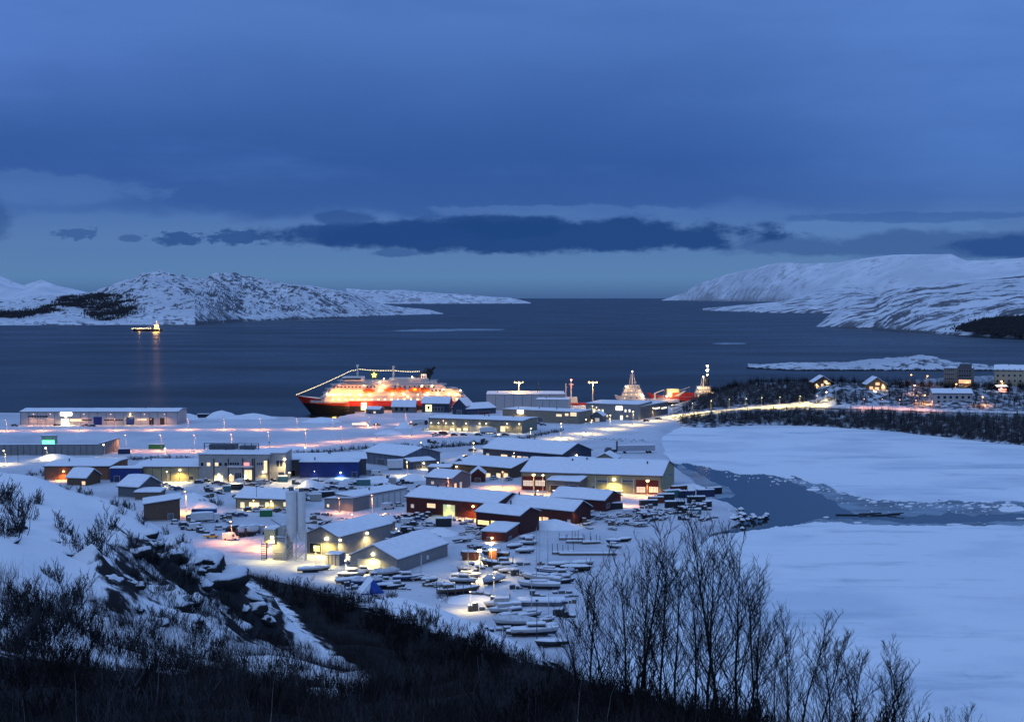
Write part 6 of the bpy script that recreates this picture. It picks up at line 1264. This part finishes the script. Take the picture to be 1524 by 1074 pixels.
for x0, x1, y0, y1, n, where in ((872, 968, 764, 790, 20, 'in the snowy timber ground right of the red store'), (682, 716, 776, 812, 9, 'in the cluttered gap left of the low red hut'), (615, 645, 780, 812, 8, 'in the scrap yard above the big grey shed'), (780, 822, 738, 752, 6, 'before the left bays of the cream workshop'), (968, 1055, 760, 776, 13, 'in front of the lagoon point containers'), (520, 548, 838, 846, 5, 'between the ribbed bin and the big shed'), (456, 500, 775, 790, 5, 'behind the dark grey workshop'), (640, 660, 868, 892, 3, 'left of the large wooden boat'), (300, 345, 755, 790, 6, 'along the lorry yard')):
    xs_ = np.sort(r6.uniform(x0, x1, n))
    for k, x in enumerate(xs_):
        i = r6.integers(4); g = G(x, r6.uniform(y0, y1), 3.0); lab = 'scrap heap, %s from left %s' % (ORD[k], where)
        sc = r6.uniform(.6, 1.05)
        if not used[i]: used[i] = 1; SP[i].location = g; SP[i]['label'] = lab; SP[i]['group'] = 'timber and scrap heaps'; SP[i].rotation_euler.z = r6.uniform(0, 3)
        else: dup(SP[i], g, r6.uniform(0, 3), lab, 'timber and scrap heaps', sc)
def pallet_proto(seed):
    r = np.random.default_rng(seed + 50); t_ = thing('crate_stack', 'x', 'crates', (0, 0, 0)); mb = MB(); sm = MB(); x = -2.2
    while x < 2:
        w = r.uniform(.8, 1.8); y = r.uniform(-.8, .3); d = r.uniform(.8, 1.4); h = r.uniform(.5, 1.9); mb.box(x, y, 0, x + w, y + d, h); sm.slab([x + .03, x + w / 2, x + w - .03], [y + .03, y + d / 2, y + d - .03], lambda a, b: h + .28, lambda a, b: h + .004); x += w + r.uniform(.05, .5)
    mb.build('crate', M_[('rail', 'wood', 'dgrey')[seed % 3]], t_); sm.build('snow_cover', m_snow, t_, True); return t_
PPR = [pallet_proto(i) for i in range(5)]; pu = [0] * 5
for x0, x1, y0, y1, n, where in ((300, 345, 722, 740, 7, 'by the hoary bush clump'), (345, 430, 722, 742, 12, 'behind the yellow lit house'), (440, 540, 716, 745, 20, 'in the snowy storage yard'), (545, 632, 712, 742, 14, 'between parked vans and grey house'), (600, 660, 776, 806, 10, 'in the scrap yard above the big grey shed'), (640, 700, 690, 712, 8, 'around the dark hut'), (690, 720, 812, 838, 6, 'beside the rusty container and shed end'), (560, 600, 796, 812, 7, 'right of the dark annex'), (690, 860, 838, 862, 16, 'among the far row of boats'), (690, 850, 866, 945, 18, 'among the near rows of boats'), (505, 650, 850, 878, 12, 'among the boats before the big shed'), (925, 1058, 752, 774, 16, 'among the lagoon point containers'), (858, 960, 764, 786, 12, 'in the timber ground'), (266, 340, 770, 800, 8, 'in the lorry yard'), (640, 770, 648, 662, 8, 'below the lamp row hall'), (455, 520, 764, 790, 7, 'between grey garage and dark workshop')):
    for k, x in enumerate(np.sort(r6.uniform(x0, x1, n))):
        i = r6.integers(5); g = G(x, r6.uniform(y0, y1), 3.0); lab = 'snowy dark crates, %s from left %s' % (ORD[k], where); a = r6.uniform(-.5, .5)
        if not pu[i]: pu[i] = 1; PPR[i].location = g; PPR[i]['label'] = lab; PPR[i]['group'] = 'crate stacks'; PPR[i].rotation_euler.z = a
        else: dup(PPR[i], g, a, lab, 'crate stacks', r6.uniform(.55, 1.1))
# rock armour at the point
t_ = thing('rock_heap', 'heap of dark boulders with snow caps at the lagoon point', 'rocks', G(1098, 768, 1))
for k in range(58):
    x, y = r6.normal(0, 5.5), r6.normal(0, 9); h = max(0, 2.6 - math.hypot(x / 3.6, y / 7)); c = (x, y, h * r6.uniform(.2, 1)); rr = r6.uniform(.6, 1.4); mb = MB(); mb.ball(c, rr, 0, 7, 5, .8)
    mb.v = [(a + r6.uniform(-.2, .2), b + r6.uniform(-.2, .2), d + r6.uniform(-.2, .2)) for a, b, d in mb.v]; mb.m = [1 if i_ < 14 else 0 for i_ in range(len(mb.f))]; mb.build('boulder', [MATS['wet_rock'], m_snow], t_)
t_ = thing('drift_log', 'long dark log frozen in the grey slush ice of the lagoon', 'log', G(1290, 766, .1), 0); mb = MB()
for a, b, r in (((-12, 0, .1), (4, -1, .1), .3), ((4, -1, .1), (13, .5, .15), .3), ((-3, 0, .3), (6, 1.5, .5), .4), ((8, 0, .3), (14, -1, .9), .3)): mb.tube(a, b, r, r * .8, 6)
mb.build('trunk', MATS['wet_rock'], t_)
# ploughed snow heaps
def heap(px, py, rx, ry, h, label):
    g = G(px, py, 2.9); P = []; sd = rng.uniform(0, 50)
    for j in range(9):
        row = []
        for i in range(21):
            a = 2 * math.pi * i / 20; u = j / 8; rr = (1 - u) ; n = noise.noise(Vector((math.cos(a) * 1.4 + sd, math.sin(a) * 1.4, u * 2))) * .25
            row.append((math.cos(a) * rx * rr * (1 + n), math.sin(a) * ry * rr * (1 + n), h * (1 - rr ** 1.6) * (1 + n * .5)))
        P.append(row)
    mb = MB(); mb.grid(P); o = mb.build('snow_heap', m_snow, None, True, g); tag(o, label, 'snow heap', 'ploughed snow heaps')
for a in ((285, 750, 9, 7, 4.6, 'tall snow mound glowing orange under its lamp'), (303, 755, 6, 5, 2.5, 'lower snow mound right of the glowing orange one'), (83, 683, 12, 6, 2.6, 'white snow mound before the long grey wall'), (462, 727, 6, 5, 4, 'peaked snow mound in the yard before the blue warehouse'), (601, 637, 6, 5, 4, 'peaked snow mound beside the upper pink road'), (578, 646, 9, 5, 2.6, 'broad snow mound between the two pink roads'), (822, 785, 11, 7, 3.0, 'broad snow mound right of the red building with yellow windows'), (655, 795, 7, 6, 2.4, 'snow mound in the scrap yard by the dark container'),
          (270, 624, 14, 6, 4.5, 'snow bank at the right end of the long warehouse'), (330, 622, 12, 6, 5.2, 'peaked snow bank on the fjord shore'), (375, 623, 16, 6, 3.6, 'long snow bank on the fjord shore'), (480, 628, 14, 6, 3.2, 'snow bank below the liner bow'), (615, 714, 7, 5, 2.6, 'lit snow mound left of the dark hut'), (705, 735, 9, 5, 2.2, 'pinkish snow mound above the red warehouse roof'), (560, 778, 6, 4, 2, 'snow mound before the garage row'), (560, 716, 8, 5, 2.4, 'snow mound right of the parked vans'), (435, 668, 14, 6, 1.6, 'flat snow mound beside the lower pink road'), (1030, 728, 8, 8, 2.4, 'pink tinted snow slope beside the cream workshop gable'), (700, 893, 9, 6, 1.4, 'flat snow mound below the large wooden boat'), (320, 745, 4, 4, 1.6, 'small snow mound near the hoary bush')): heap(*a)
# ================================================ TREES AND THICKET
m_bark = mat('dark_birch_bark', (.022, .019, .018), .9, .25, 3, spec=.1); m_twig = mat('bare_twigs', (.014, .012, .013), .9, .2, 3, spec=.1)
m_pale = mat('pale_birch_bark', (.20, .18, .17), .85, .35, 2.5, spec=.1); m_hoar = mat('hoary_twigs', (.055, .058, .066), .9, .5, .6, spec=.1)
def grow(seed, Hh, n_br, lv2, lv3, r0, twig, spread=.55, start=.22, lean=.05, n=3, droop=0.0):
    """bare tree: returns trunk and crown builders"""
    r = random.Random(seed); T = MB(); C = MB()
    def path(p, d, L, segs, ra, rb, mb, curl=.18, up=.10):
        out = [p.copy()]
        for k in range(segs):
            d = (d + Vector((r.gauss(0, curl), r.gauss(0, curl), r.gauss(0, curl * .6) + up))).normalized(); q = p + d * (L / segs)
            mb.tube(p, q, ra + (rb - ra) * k / segs, ra + (rb - ra) * (k + 1) / segs, 5 if mb is T else n); p = q; out.append(p.copy())
        return out, d
    def at(pts, u):
        k = min(int(u * (len(pts) - 1)), len(pts) - 2); f = u * (len(pts) - 1) - k; return pts[k].lerp(pts[k + 1], f), (pts[k + 1] - pts[k]).normalized()
    tr, _ = path(Vector((0, 0, -.4)), Vector((r.gauss(0, lean), r.gauss(0, lean), 1)).normalized(), Hh, 9, r0, twig, T, .07, .10)
    for b in range(n_br):
        u = start + (.97 - start) * (b + r.random()) / n_br; p, d = at(tr, u); a = r.uniform(0, 6.283); s = spread * r.uniform(.7, 1.25)
        dv = (d + Vector((math.cos(a) * s * 1.5, math.sin(a) * s * 1.5, .12))).normalized(); L1 = Hh * (.15 + .34 * (1 - u)) * r.uniform(.6, 1.3); ra = max(twig * 1.6, r0 * .42 * (1 - u * .75))
        br, _ = path(p, dv, L1, 5, ra, twig, C, .14, .16 - droop)
        for c in range(lv2):
            u2 = .15 + .85 * (c + r.random()) / lv2; p2, d2 = at(br, u2); a = r.uniform(0, 6.283)
            dv2 = (d2 + Vector((math.cos(a), math.sin(a), r.uniform(-.2, .6))) * .75).normalized(); L2 = L1 * r.uniform(.28, .5) * (1.1 - .5 * u2)
            b2, _ = path(p2, dv2, L2, 3, twig * 1.25, twig * .7, C, .16, .12 - droop)
            for e in range(lv3):
                u3 = .2 + .8 * (e + r.random()) / lv3; p3, d3 = at(b2, u3); a = r.uniform(0, 6.283); dv3 = (d3 + Vector((math.cos(a), math.sin(a), .25)) * .7).normalized(); C.tube(p3, p3 + dv3 * L2 * r.uniform(.35, .65), twig * .8, twig * .4, n)
    return T, C
def bush(seed, stems, n_br, lv2, twig, spread=.35, hh=1.0):
    r = random.Random(seed); B = MB()
    for s in range(stems):
        T, C = grow(r.randint(0, 10**6), hh * r.uniform(.6, 1.0), n_br, lv2, 0, twig * 2.2, twig, .5, .25, spread)
        for m in (T, C):
            i = len(B.v); dx, dy = r.gauss(0, .10) * hh, r.gauss(0, .10) * hh
            B.v += [(x + dx, y + dy, z) for x, y, z in m.v]; B.f += [tuple(k + i for k in f) for f in m.f]; B.m += m.m
    return B
TREES = []
for i, (hh, nb_, l2, l3, pale) in enumerate(((17, 24, 8, 5, 0), (15, 23, 8, 5, 0), (12, 22, 7, 5, 0), (10, 20, 7, 4, 0), (8, 18, 7, 4, 0), (11, 16, 6, 3, 1))):
    T, C = grow(100 + i, hh, nb_, l2, l3, .015 * hh * .62, .0115, .62, .16 if i < 2 else .08, .05)
    tm = T.build('trunk', m_pale if pale else m_bark); cm = C.build('crown', m_twig); TREES.append((hh, tm.data, cm.data)); bpy.data.objects.remove(tm); bpy.data.objects.remove(cm)
def tree(i, loc, h, rz, name, label, group, loc_z=None):
    hh, td, cd_ = TREES[i]; t_ = thing(name, label, 'tree', loc, rz, group); t_.scale = (h / hh,) * 3
    for nm, d in (('trunk', td), ('crown', cd_)):
        o = bpy.data.objects.new(nm, d); COL.objects.link(o); o.parent = t_
    return t_
r8 = random.Random(21)
# tall birches in front
FRONT = [(842, 935, 84), (862, 895, 86), (884, 842, 80), (904, 862, 92), (925, 838, 76), (947, 783, 74), (966, 842, 88), (986, 822, 82), (1007, 835, 95), (1030, 848, 78), (1052, 806, 86), (1076, 766, 72), (1098, 800, 80), (1118, 856, 90), (1134, 880, 84),
         (1152, 930, 80), (1168, 918, 90), (1190, 912, 76), (1214, 934, 86), (1238, 940, 82), (1262, 958, 78), (1284, 946, 74), (1308, 985, 84), (1340, 962, 72), (1364, 985, 78), (1394, 1055, 74), (1424, 1042, 70), (1000, 900, 66), (940, 905, 68), (1060, 905, 64), (900, 935, 70), (1110, 935, 66), (1180, 975, 66), (1240, 990, 64), (1326, 1010, 66), (820, 960, 90)]
NAMED = {(1076, 766): 'tallest bare birch in front, its crown reaching up over the lagoon ice', (947, 783): 'second tallest bare birch in front, slim crown before the snowy yard', (1340, 962): 'spreading bare tree on the right before open ice', (1424, 1042): 'rightmost low bare treetop at the bottom edge'}
for k, (px, py, d) in enumerate(FRONT):
    top = AT(px, py, d); g = hill_z(top.x, d); h = top.z - g
    i = 0 if h > 14.5 else 1 if h > 12.5 else 2 if h > 10.5 else 3 if h > 8.5 else 4
    tree(i, (top.x, d, g), h * 1.02, r8.uniform(0, 6), 'birch_tree', NAMED.get((px, py), 'bare dark birch in the front row before the lagoon ice'), 'bare birches in front')
PALE = [(850, 1000, 58, 'pale birch stem at the bottom left of the tall birches'), (893, 1010, 52, 'leaning pale birch stem at the bottom, right of a straight one'), (120, 985, 56, 'pale thin birch stem at the bottom left corner'), (395, 1000, 60, 'pale forked birch stem low in the black thicket'), (45, 1020, 54, 'short pale stem nearest the bottom left corner')]
for px, py, d, lab in PALE:
    top = AT(px, py, d); g = hill_z(top.x, d); tree(5, (top.x, d, g), max(2.5, top.z - g), r8.uniform(0, 6), 'birch_tree', lab, 'pale birch stems')
# shrubs
BUSH = []
for i in range(6):
    b = bush(300 + i, (6, 8, 7, 9, 5, 7)[i], (9, 8, 10, 8, 12, 9)[i], 5, .0034, (.4, .6, .5, .75, .35, .55)[i]); o = b.build('bare_shrub', m_twig); BUSH.append(o.data); bpy.data.objects.remove(o)
BUSHH = []
for i in range(4):
    b = bush(400 + i, (7, 9, 8, 6)[i], 9, 5, .0045, .6); o = b.build('hoary_shrub', m_hoar); BUSHH.append(o.data); bpy.data.objects.remove(o)
def shrub(d, loc, h, rz, name, label, group):
    o = bpy.data.objects.new(name, d); COL.objects.link(o); o.location = loc; o.scale = (h * r8.uniform(.9, 1.25), h * r8.uniform(.9, 1.25), h); o.rotation_euler.z = rz
    return tag(o, label, 'shrub', group)
def hill_under(px, py, d0, d1):
    """the hillside point seen at a pixel between two distances"""
    for d in np.arange(d0, d1, 2.0):
        p = AT(px, py, d)
        if hill_z(p.x, d) >= p.z: return Vector((p.x, d, hill_z(p.x, d)))
    return None
def scatter(poly, n, d0, d1, seed):
    r = random.Random(seed); xs_ = [p[0] for p in poly]; ys_ = [p[1] for p in poly]; out = []; tries = 0
    while len(out) < n and tries < n * 40:
        tries += 1; x, y = r.uniform(min(xs_), max(xs_)), r.uniform(min(ys_), max(ys_))
        if not in_poly(poly, np.array([x]), np.array([y]))[0]: continue
        p = hill_under(x, y, d0, d1)
        if p: out.append((p, x, y))
    return out
def bushes(poly, n, d0, d1, h0, h1, data, name, label, group, seed):
    for p, x, y in scatter(poly, n, d0, d1, seed): shrub(r8.choice(data), p - Vector((0, 0, .15)), r8.uniform(h0, h1), r8.uniform(0, 6), name, label, group)
bushes([(-10, 740), (60, 745), (80, 800), (30, 815), (-10, 810)], 9, 120, 260, 4.2, 6.5, BUSH + BUSHH, 'hillside_shrub', 'dark bare shrub on the snow at the upper left edge', 'shrubs at the upper left edge', 31)
bushes([(90, 780), (160, 790), (160, 830), (110, 830)], 7, 120, 260, 4, 6, BUSH + BUSHH, 'hillside_shrub', 'bare shrub on the smooth snow slope left of the crag', 'shrubs on the snow slope', 32)
bushes([(60, 700), (260, 785), (300, 822), (280, 826), (200, 775), (60, 715)], 14, 150, 260, 1.8, 3.2, BUSHH, 'hillside_shrub', 'small frosted shrub along the crest of the snow ridge', 'shrubs on the ridge crest', 33)
bushes([(180, 800), (290, 830), (330, 890), (380, 930), (300, 930), (200, 880)], 95, 120, 260, 1.4, 3.8, BUSHH + BUSH[:2], 'crag_shrub', 'frosted shrub clinging to the rocky snow crag', 'shrubs on the crag', 34)
bushes([(-10, 860), (60, 850), (150, 900), (300, 930), (430, 960), (560, 1000), (500, 1030), (300, 1000), (150, 985), (-10, 985)], 70, 80, 240, 2.6, 4.6, BUSH + BUSHH, 'thicket_shrub', 'bare shrub in the twiggy snow belt above the black thicket', 'shrubs in the twiggy belt', 35)
bushes([(300, 815), (430, 865), (560, 900), (640, 940), (780, 985), (760, 1010), (600, 960), (430, 905), (380, 875)], 70, 200, 340, 4.0, 7.0, BUSH, 'thicket_shrub', 'dark bare shrub at the upper edge of the black thicket by the boatyard', 'shrubs at the thicket edge', 36)
bushes([(560, 905), (640, 915), (720, 950), (800, 990), (800, 1040), (680, 1020), (580, 980)], 45, 200, 330, 4.5, 7.5, BUSH + BUSHH[:1], 'thicket_shrub', 'slender bare shrub in the grove below the snow bank', 'shrubs below the snow bank', 37)
bushes([(430, 850), (590, 885), (580, 900), (430, 868)], 12, 250, 350, 2, 3.4, BUSH, 'thicket_shrub', 'low dark shrub on the bank under the silos', 'shrubs under the silos', 38)
# undergrowth: one dense mass of twigs over the thicket floor
def twig_mass(name, P, hs, mate, per, spread, rad, label, cat, seed, tilt=.35):
    r = np.random.default_rng(seed); n = len(P); B = np.repeat(P, per, 0) + np.concatenate([r.normal(0, spread, (n * per, 2)), np.zeros((n * per, 1))], 1)
    h = np.repeat(hs, per) * r.uniform(.35, 1, n * per); dv = np.stack([r.normal(0, tilt, n * per), r.normal(0, tilt, n * per), np.ones(n * per)], 1); dv /= np.linalg.norm(dv, axis=1)[:, None]
    tip = B + dv * h[:, None]; m = n * per; a0 = r.uniform(0, 6.28, m); V = np.zeros((m, 4, 3))
    for k in range(3): V[:, k] = B + np.stack([np.cos(a0 + 2.094 * k) * rad, np.sin(a0 + 2.094 * k) * rad, np.full(m, -.2)], 1)
    V[:, 3] = tip; idx = np.arange(m)[:, None] * 4; Fc = np.concatenate([idx + np.array([0, 1, 3]), idx + np.array([1, 2, 3]), idx + np.array([2, 0, 3])], 0)
    me = bpy.data.meshes.new(name); me.vertices.add(m * 4); me.vertices.foreach_set('co', V.ravel()); nf = len(Fc); me.loops.add(nf * 3); me.loops.foreach_set('vertex_index', Fc.ravel().astype(np.int32))
    me.polygons.add(nf); me.polygons.foreach_set('loop_start', np.arange(0, nf * 3, 3, dtype=np.int32)); me.update(calc_edges=True); me.validate(); me.materials.append(mate)
    o = bpy.data.objects.new(name, me); COL.objects.link(o); return tag(o, label, cat, None, 'stuff')
r9 = np.random.default_rng(77); PP = []
X_, Y_ = np.meshgrid(_hx, _hy); PXX, PYY = to_px(X_, np.maximum(Y_, 8), _hz); mask = (in_poly(THICK, PXX, PYY) | (Y_ < 70)) & (Y_ > 42) & (PXX > -120) & (PXX < 1600) & (_hz > 1)
cand = np.argwhere(mask); sel = cand[r9.choice(len(cand), 5200)]
P = np.array([(_hx[i] + r9.uniform(-1, 1), _hy[j] + r9.uniform(-1, 1), 0) for j, i in sel]); P[:, 2] = [hill_z(x, y) for x, y, _ in P]
twig_mass('undergrowth', P[:3900], r9.uniform(1.0, 2.8, 3900), m_twig, 26, .9, .018, 'black mass of bare undergrowth filling the slope below', 'undergrowth', 1, .6)
twig_mass('undergrowth', P[3900:], r9.uniform(1.2, 3.2, len(P) - 3900), m_hoar, 16, .7, .016, 'frosted twigs scattered through the black undergrowth below', 'undergrowth', 8, .5)
def bushes_w(xy, n, h0, h1, data, name, label, group, seed):
    r = random.Random(seed); k = 0
    while k < n:
        px, d = r.uniform(*xy[0]), r.uniform(*xy[1]); x = d * (px - 762) / F; z = hill_z(x, d)
        if z < 4: continue
        k += 1; shrub(r8.choice(data), Vector((x, d, z - .15)), r8.uniform(h0, h1), r8.uniform(0, 6), name, label, group)
bushes_w(((800, 1330), (62, 100)), 36, 3, 5.5, BUSH, 'thicket_shrub', 'dark bare shrub tangled between the tall front birches', 'shrubs between the birches', 51)
bushes_w(((-20, 820), (64, 118)), 78, 2.2, 5.0, BUSH + BUSHH, 'thicket_shrub', 'bare shrub in the dark thicket along the bottom edge', 'shrubs along the bottom', 52)
mask2 = in_poly([(-20, 850), (120, 885), (300, 930), (430, 950), (580, 1000), (560, 1040), (300, 1010), (100, 990), (-20, 990)], PXX, PYY) & (Y_ > 60) & (Y_ < 240); cand = np.argwhere(mask2)
sel = cand[r9.choice(len(cand), 900)]; P = np.array([(_hx[i] + r9.uniform(-1, 1), _hy[j] + r9.uniform(-1, 1), 0) for j, i in sel]); P[:, 2] = [hill_z(x, y) for x, y, _ in P]
twig_mass('brushwood', P, r9.uniform(1.2, 3.0, len(P)), m_twig, 16, .7, .016, 'thin brushwood poking through the snow belt', 'brushwood', 2)
# headland birch wood
WOOD = []
for i in range(6):
    T, C = grow(700 + i, 1.0, 13, 3, 0, .020, .009, .30, .12, .06); n0 = len(T.v); T.v += C.v; T.f += [tuple(k + n0 for k in f) for f in C.f]; T.m += C.m
    o = T.build('woodland_tree', m_hoar if i % 3 else m_twig); WOOD.append(o.data); bpy.data.objects.remove(o)
def head_pts(poly, n, seed):
    r = random.Random(seed); xs_ = [p[0] for p in poly]; ys_ = [p[1] for p in poly]; out = []
    while len(out) < n:
        x, y = r.uniform(min(xs_), max(xs_)), r.uniform(min(ys_), max(ys_))
        if in_poly(poly, np.array([x]), np.array([y]))[0]: out.append(hz_at(x, y))
    return out
ROADCUT = [(1185, 606), (1300, 609), (1400, 613), (1560, 617)]
LOWER = [(1012, 624), (1100, 615), (1200, 612), (1300, 615), (1400, 619), (1540, 623), (1560, 668), (1524, 662), (1400, 650), (1300, 639), (1150, 632), (1015, 631)]
UPPER = [(1005, 612), (1040, 592), (1075, 580), (1120, 573), (1215, 573), (1215, 590), (1195, 601), (1100, 604), (1030, 612)]
UPR = [(1240, 582), (1288, 586), (1290, 598), (1240, 600)]; UPR2 = [(1325, 582), (1400, 580), (1385, 604), (1320, 604)]; UPR3 = [(1450, 584), (1530, 588), (1560, 610), (1450, 608)]
k = 0
for poly, n, seed, hh, lab, grp in ((LOWER, 175, 1, (5, 9), 'bare frosted tree in the belt between hill road and lagoon ice', 'trees below the hill road'), (UPPER, 70, 2, (5, 8), 'bare frosted tree on the slope above the bright hill road', 'trees above the hill road'), (UPR, 14, 3, (4, 7), 'bare tree between the dark and the ochre cabin', 'trees between the cabins'), (UPR2, 22, 4, (5, 8), 'bare tree between the ochre cabin and the white block', 'trees by the white block'), (UPR3, 18, 5, (5, 8), 'bare tree below the cream apartment house', 'trees below the apartments')):
    for p in head_pts(poly, n, seed):
        o = bpy.data.objects.new('woodland_tree', WOOD[k % 6]); COL.objects.link(o); k += 1; h = r8.uniform(*hh); o.location = p - Vector((0, 0, .2)); o.scale = (h * r8.uniform(.8, 1.2), h * r8.uniform(.8, 1.2), h); o.rotation_euler.z = r8.uniform(0, 6); tag(o, lab, 'tree', grp)
P = [];
for poly, n, seed in ((LOWER, 2000, 11), (UPPER, 1000, 12), (UPR, 40, 13), (UPR2, 90, 14), (UPR3, 90, 15)): P += [tuple(p) for p in head_pts(poly, n, seed)]
P = np.array(P); twig_mass('birch_wood', P, r9.uniform(3, 8, len(P)), m_hoar, 16, .7, .075, 'dense frosted birch wood covering the headland', 'birch wood', 3, .16)
CREST = [(1050, 584), (1080, 574), (1125, 567), (1225, 566), (1330, 568), (1420, 572), (1540, 574), (1540, 584), (1420, 580), (1320, 579), (1225, 574), (1120, 575), (1060, 588)]
P = np.array([tuple(p) for p in head_pts(CREST, 520, 16)]); twig_mass('crest_wood', P, r9.uniform(4, 8, len(P)), mat('dark_crest_twigs', (.012, .011, .013), .9, .2, 2, spec=.1), 16, .9, .08, 'dark bare wood along the crest of the headland', 'wood', 4, .22)
# bushes in the town
def tb(px, py, h, label, group, hoar=True, name='town_bush'): shrub(r8.choice(BUSHH if hoar else BUSH), G(px, py, 2.9), h, r8.uniform(0, 6), name, label, group)
for dx, dy in ((0, 0), (6, 2), (-7, 1), (3, -2), (11, 0)): tb(313 + dx, 752 + dy, 6.0, 'hoary bush in the clump right of the glowing orange mound', 'bush clump by the orange mound')
for i in range(34): tb(190 + i * 2.8 + r8.uniform(-1, 1), 684 + r8.uniform(-1.5, 1.5), r8.uniform(2.5, 4.5), 'frosted bush in the hedge above the cream hall roof', 'hedge above the cream hall')
for i in range(46): tb(432 + i * 3.9, 677 - i * .30 + r8.uniform(-1.2, 1.2), r8.uniform(2.8, 5), 'frosted bush in the hedge behind the blue warehouse', 'hedge behind the blue warehouse')
for i in range(36): tb(620 + i * 3.0, 669 - i * .25 + r8.uniform(-1, 1), r8.uniform(3, 6), 'frosted young tree in the row beside the main road', 'tree row beside the main road', True, 'roadside_tree')
for i in range(26): tb(770 + i * 2.6, 655 - i * .55 + r8.uniform(-1.5, 1.5), r8.uniform(3, 5), 'dark bush in the thick hedge below the beige depot', 'hedge below the depot', False)
for i in range(24): tb(868 + i * 4.2, 652 + i * .25 + r8.uniform(-1.5, 1.5), r8.uniform(1, 2.4), 'low dark bush on the snow field right of the main road', 'bushes on the snow field', False)
for i in range(16): tb(40 + i * 5 + r8.uniform(-2, 2), 706 + r8.uniform(-3, 3), r8.uniform(2.5, 6), 'bare bush behind the far left snow ridge', 'bushes behind the ridge')
for i in range(16): tb(1008 + i * 1.9, 622 + r8.uniform(-9, 1), r8.uniform(4, 7), 'bare bush at the left foot of the wooded headland', 'bushes at the headland foot', i % 2 == 0)
for i in range(10): tb(468 + i * 16 + r8.uniform(-4, 4), 742 + r8.uniform(-20, 10), r8.uniform(1.2, 2.5), 'small bush in the snowy storage yard', 'bushes in the storage yard')
for i in range(8): tb(655 + i * 6, 893 + r8.uniform(-4, 3), r8.uniform(2.4, 4), 'bare bush on the bank below the large wooden boat', 'bushes below the wooden boat', False)
# far woods on the mountain slopes
def far_wood(name, VV, nrow, box, n, h, label, seed):
    A = np.array(VV); q = np.stack(to_px(A[:, 0], A[:, 1], A[:, 2]), 1); m = in_poly(box, q[:, 0], q[:, 1]); m &= (A[:, 2] > 2); A = A[m]
    if not len(A): return
    r = np.random.default_rng(seed); P = A[r.choice(len(A), n)] + r.normal(0, 14, (n, 3)) * np.array([1, 1, 0]); twig_mass(name, P, r.uniform(h * .5, h, n), mat('far_wood_twigs', (.02, .022, .028), .9), 6, 9, 1.9, label, 'wood', seed, .2)
far_wood('far_wood', V_L, 0, [(-20, 466), (40, 462), (80, 456), (95, 448), (90, 443), (120, 440), (150, 437), (170, 440), (192, 439), (200, 447), (186, 452), (202, 458), (198, 466), (172, 474), (150, 478), (140, 470), (130, 462), (105, 457), (80, 463), (50, 470), (20, 474), (-20, 472)], 3600, 15, 'dark wood in the hollow of the left mountain', 41)
far_wood('far_wood', V_R, 0, [(1435, 490), (1480, 476), (1560, 470), (1560, 500), (1500, 502)], 3200, 13, 'dark wood low on the right mountain', 42)

# boulders of the crag, each with snow on its top
m_boulder, t, p = node_mat('snow_capped_rock'); p.inputs['Roughness'].default_value = .85; p.inputs['Specular IOR Level'].default_value = .1
g = tn(t, 'ShaderNodeNewGeometry'); sp = tn(t, 'ShaderNodeSeparateXYZ'); t.links.new(g.outputs['Normal'], sp.inputs[0]); a = t_noise(t, 2.2, 6)
q = t_mix(t, t_step(t, t_math(t, 'ADD', sp.outputs[2], t_math(t, 'MULTIPLY', a, .5)),   .60, .82), t_mix(t, a, (.012, .012, .015), (.05, .048, .05)), (.72, .76, .82)); t.links.new(q, p.inputs['Base Color']); t_bump(t, p, a, .8, .2)
ROCKS = []
for i in range(6):
    mb = MB(); mb.ball((0, 0, 0), 1, 0, 14, 9); rr = random.Random(i); sd = rr.uniform(0, 90)
    V2 = []
    for x, y, z in mb.v:
        n = 1 + .55 * noise.fractal(Vector((x * .9 + sd, y * .9, z * .9)), .7, 2, 4); n = round(n * 4) / 4 * .25 + n * .75; V2.append((x * n * 1.3, y * n, z * n * .8))
    mb.v = V2; o = mb.build('boulder', m_boulder, None, True); ROCKS.append(o.data); bpy.data.objects.remove(o)
for q_, (poly, n, s0, s1, lab) in enumerate((([(190, 790), (290, 812), (330, 850), (320, 900), (250, 890), (200, 850)], 16, .9, 2.7, 'snow capped dark boulder on the steep rocky crag'), ([(150, 850), (240, 880), (300, 930), (200, 930)], 6, .7, 1.6, 'dark boulder in the snow at the foot of the crag'), ([(320, 870), (410, 900), (420, 930), (340, 930)], 5, .7, 1.6, 'dark boulder at the right end of the snow ridge'), ([(0, 780), (120, 800), (120, 850), (0, 850)], 7, .5, 1.3, 'small dark rock poking from the smooth snow slope'))):
    for p_, x, y in scatter(poly, n, 120, 260, 90 + q_):
        o = bpy.data.objects.new('boulder', r8.choice(ROCKS)); COL.objects.link(o); k_ = r8.uniform(s0, s1); o.location = p_ - Vector((0, 0, k_ * .45)); o.scale = (k_ * r8.uniform(.8, 1.5), k_, k_ * r8.uniform(.7, 1.2)); o.rotation_euler = (r8.uniform(-.3, .3), r8.uniform(-.3, .3), r8.uniform(0, 6)); tag(o, lab, 'boulder', 'boulders ' + str(('on the crag', 'at the crag foot', 'at the ridge end', 'on the snow slope')[q_]))
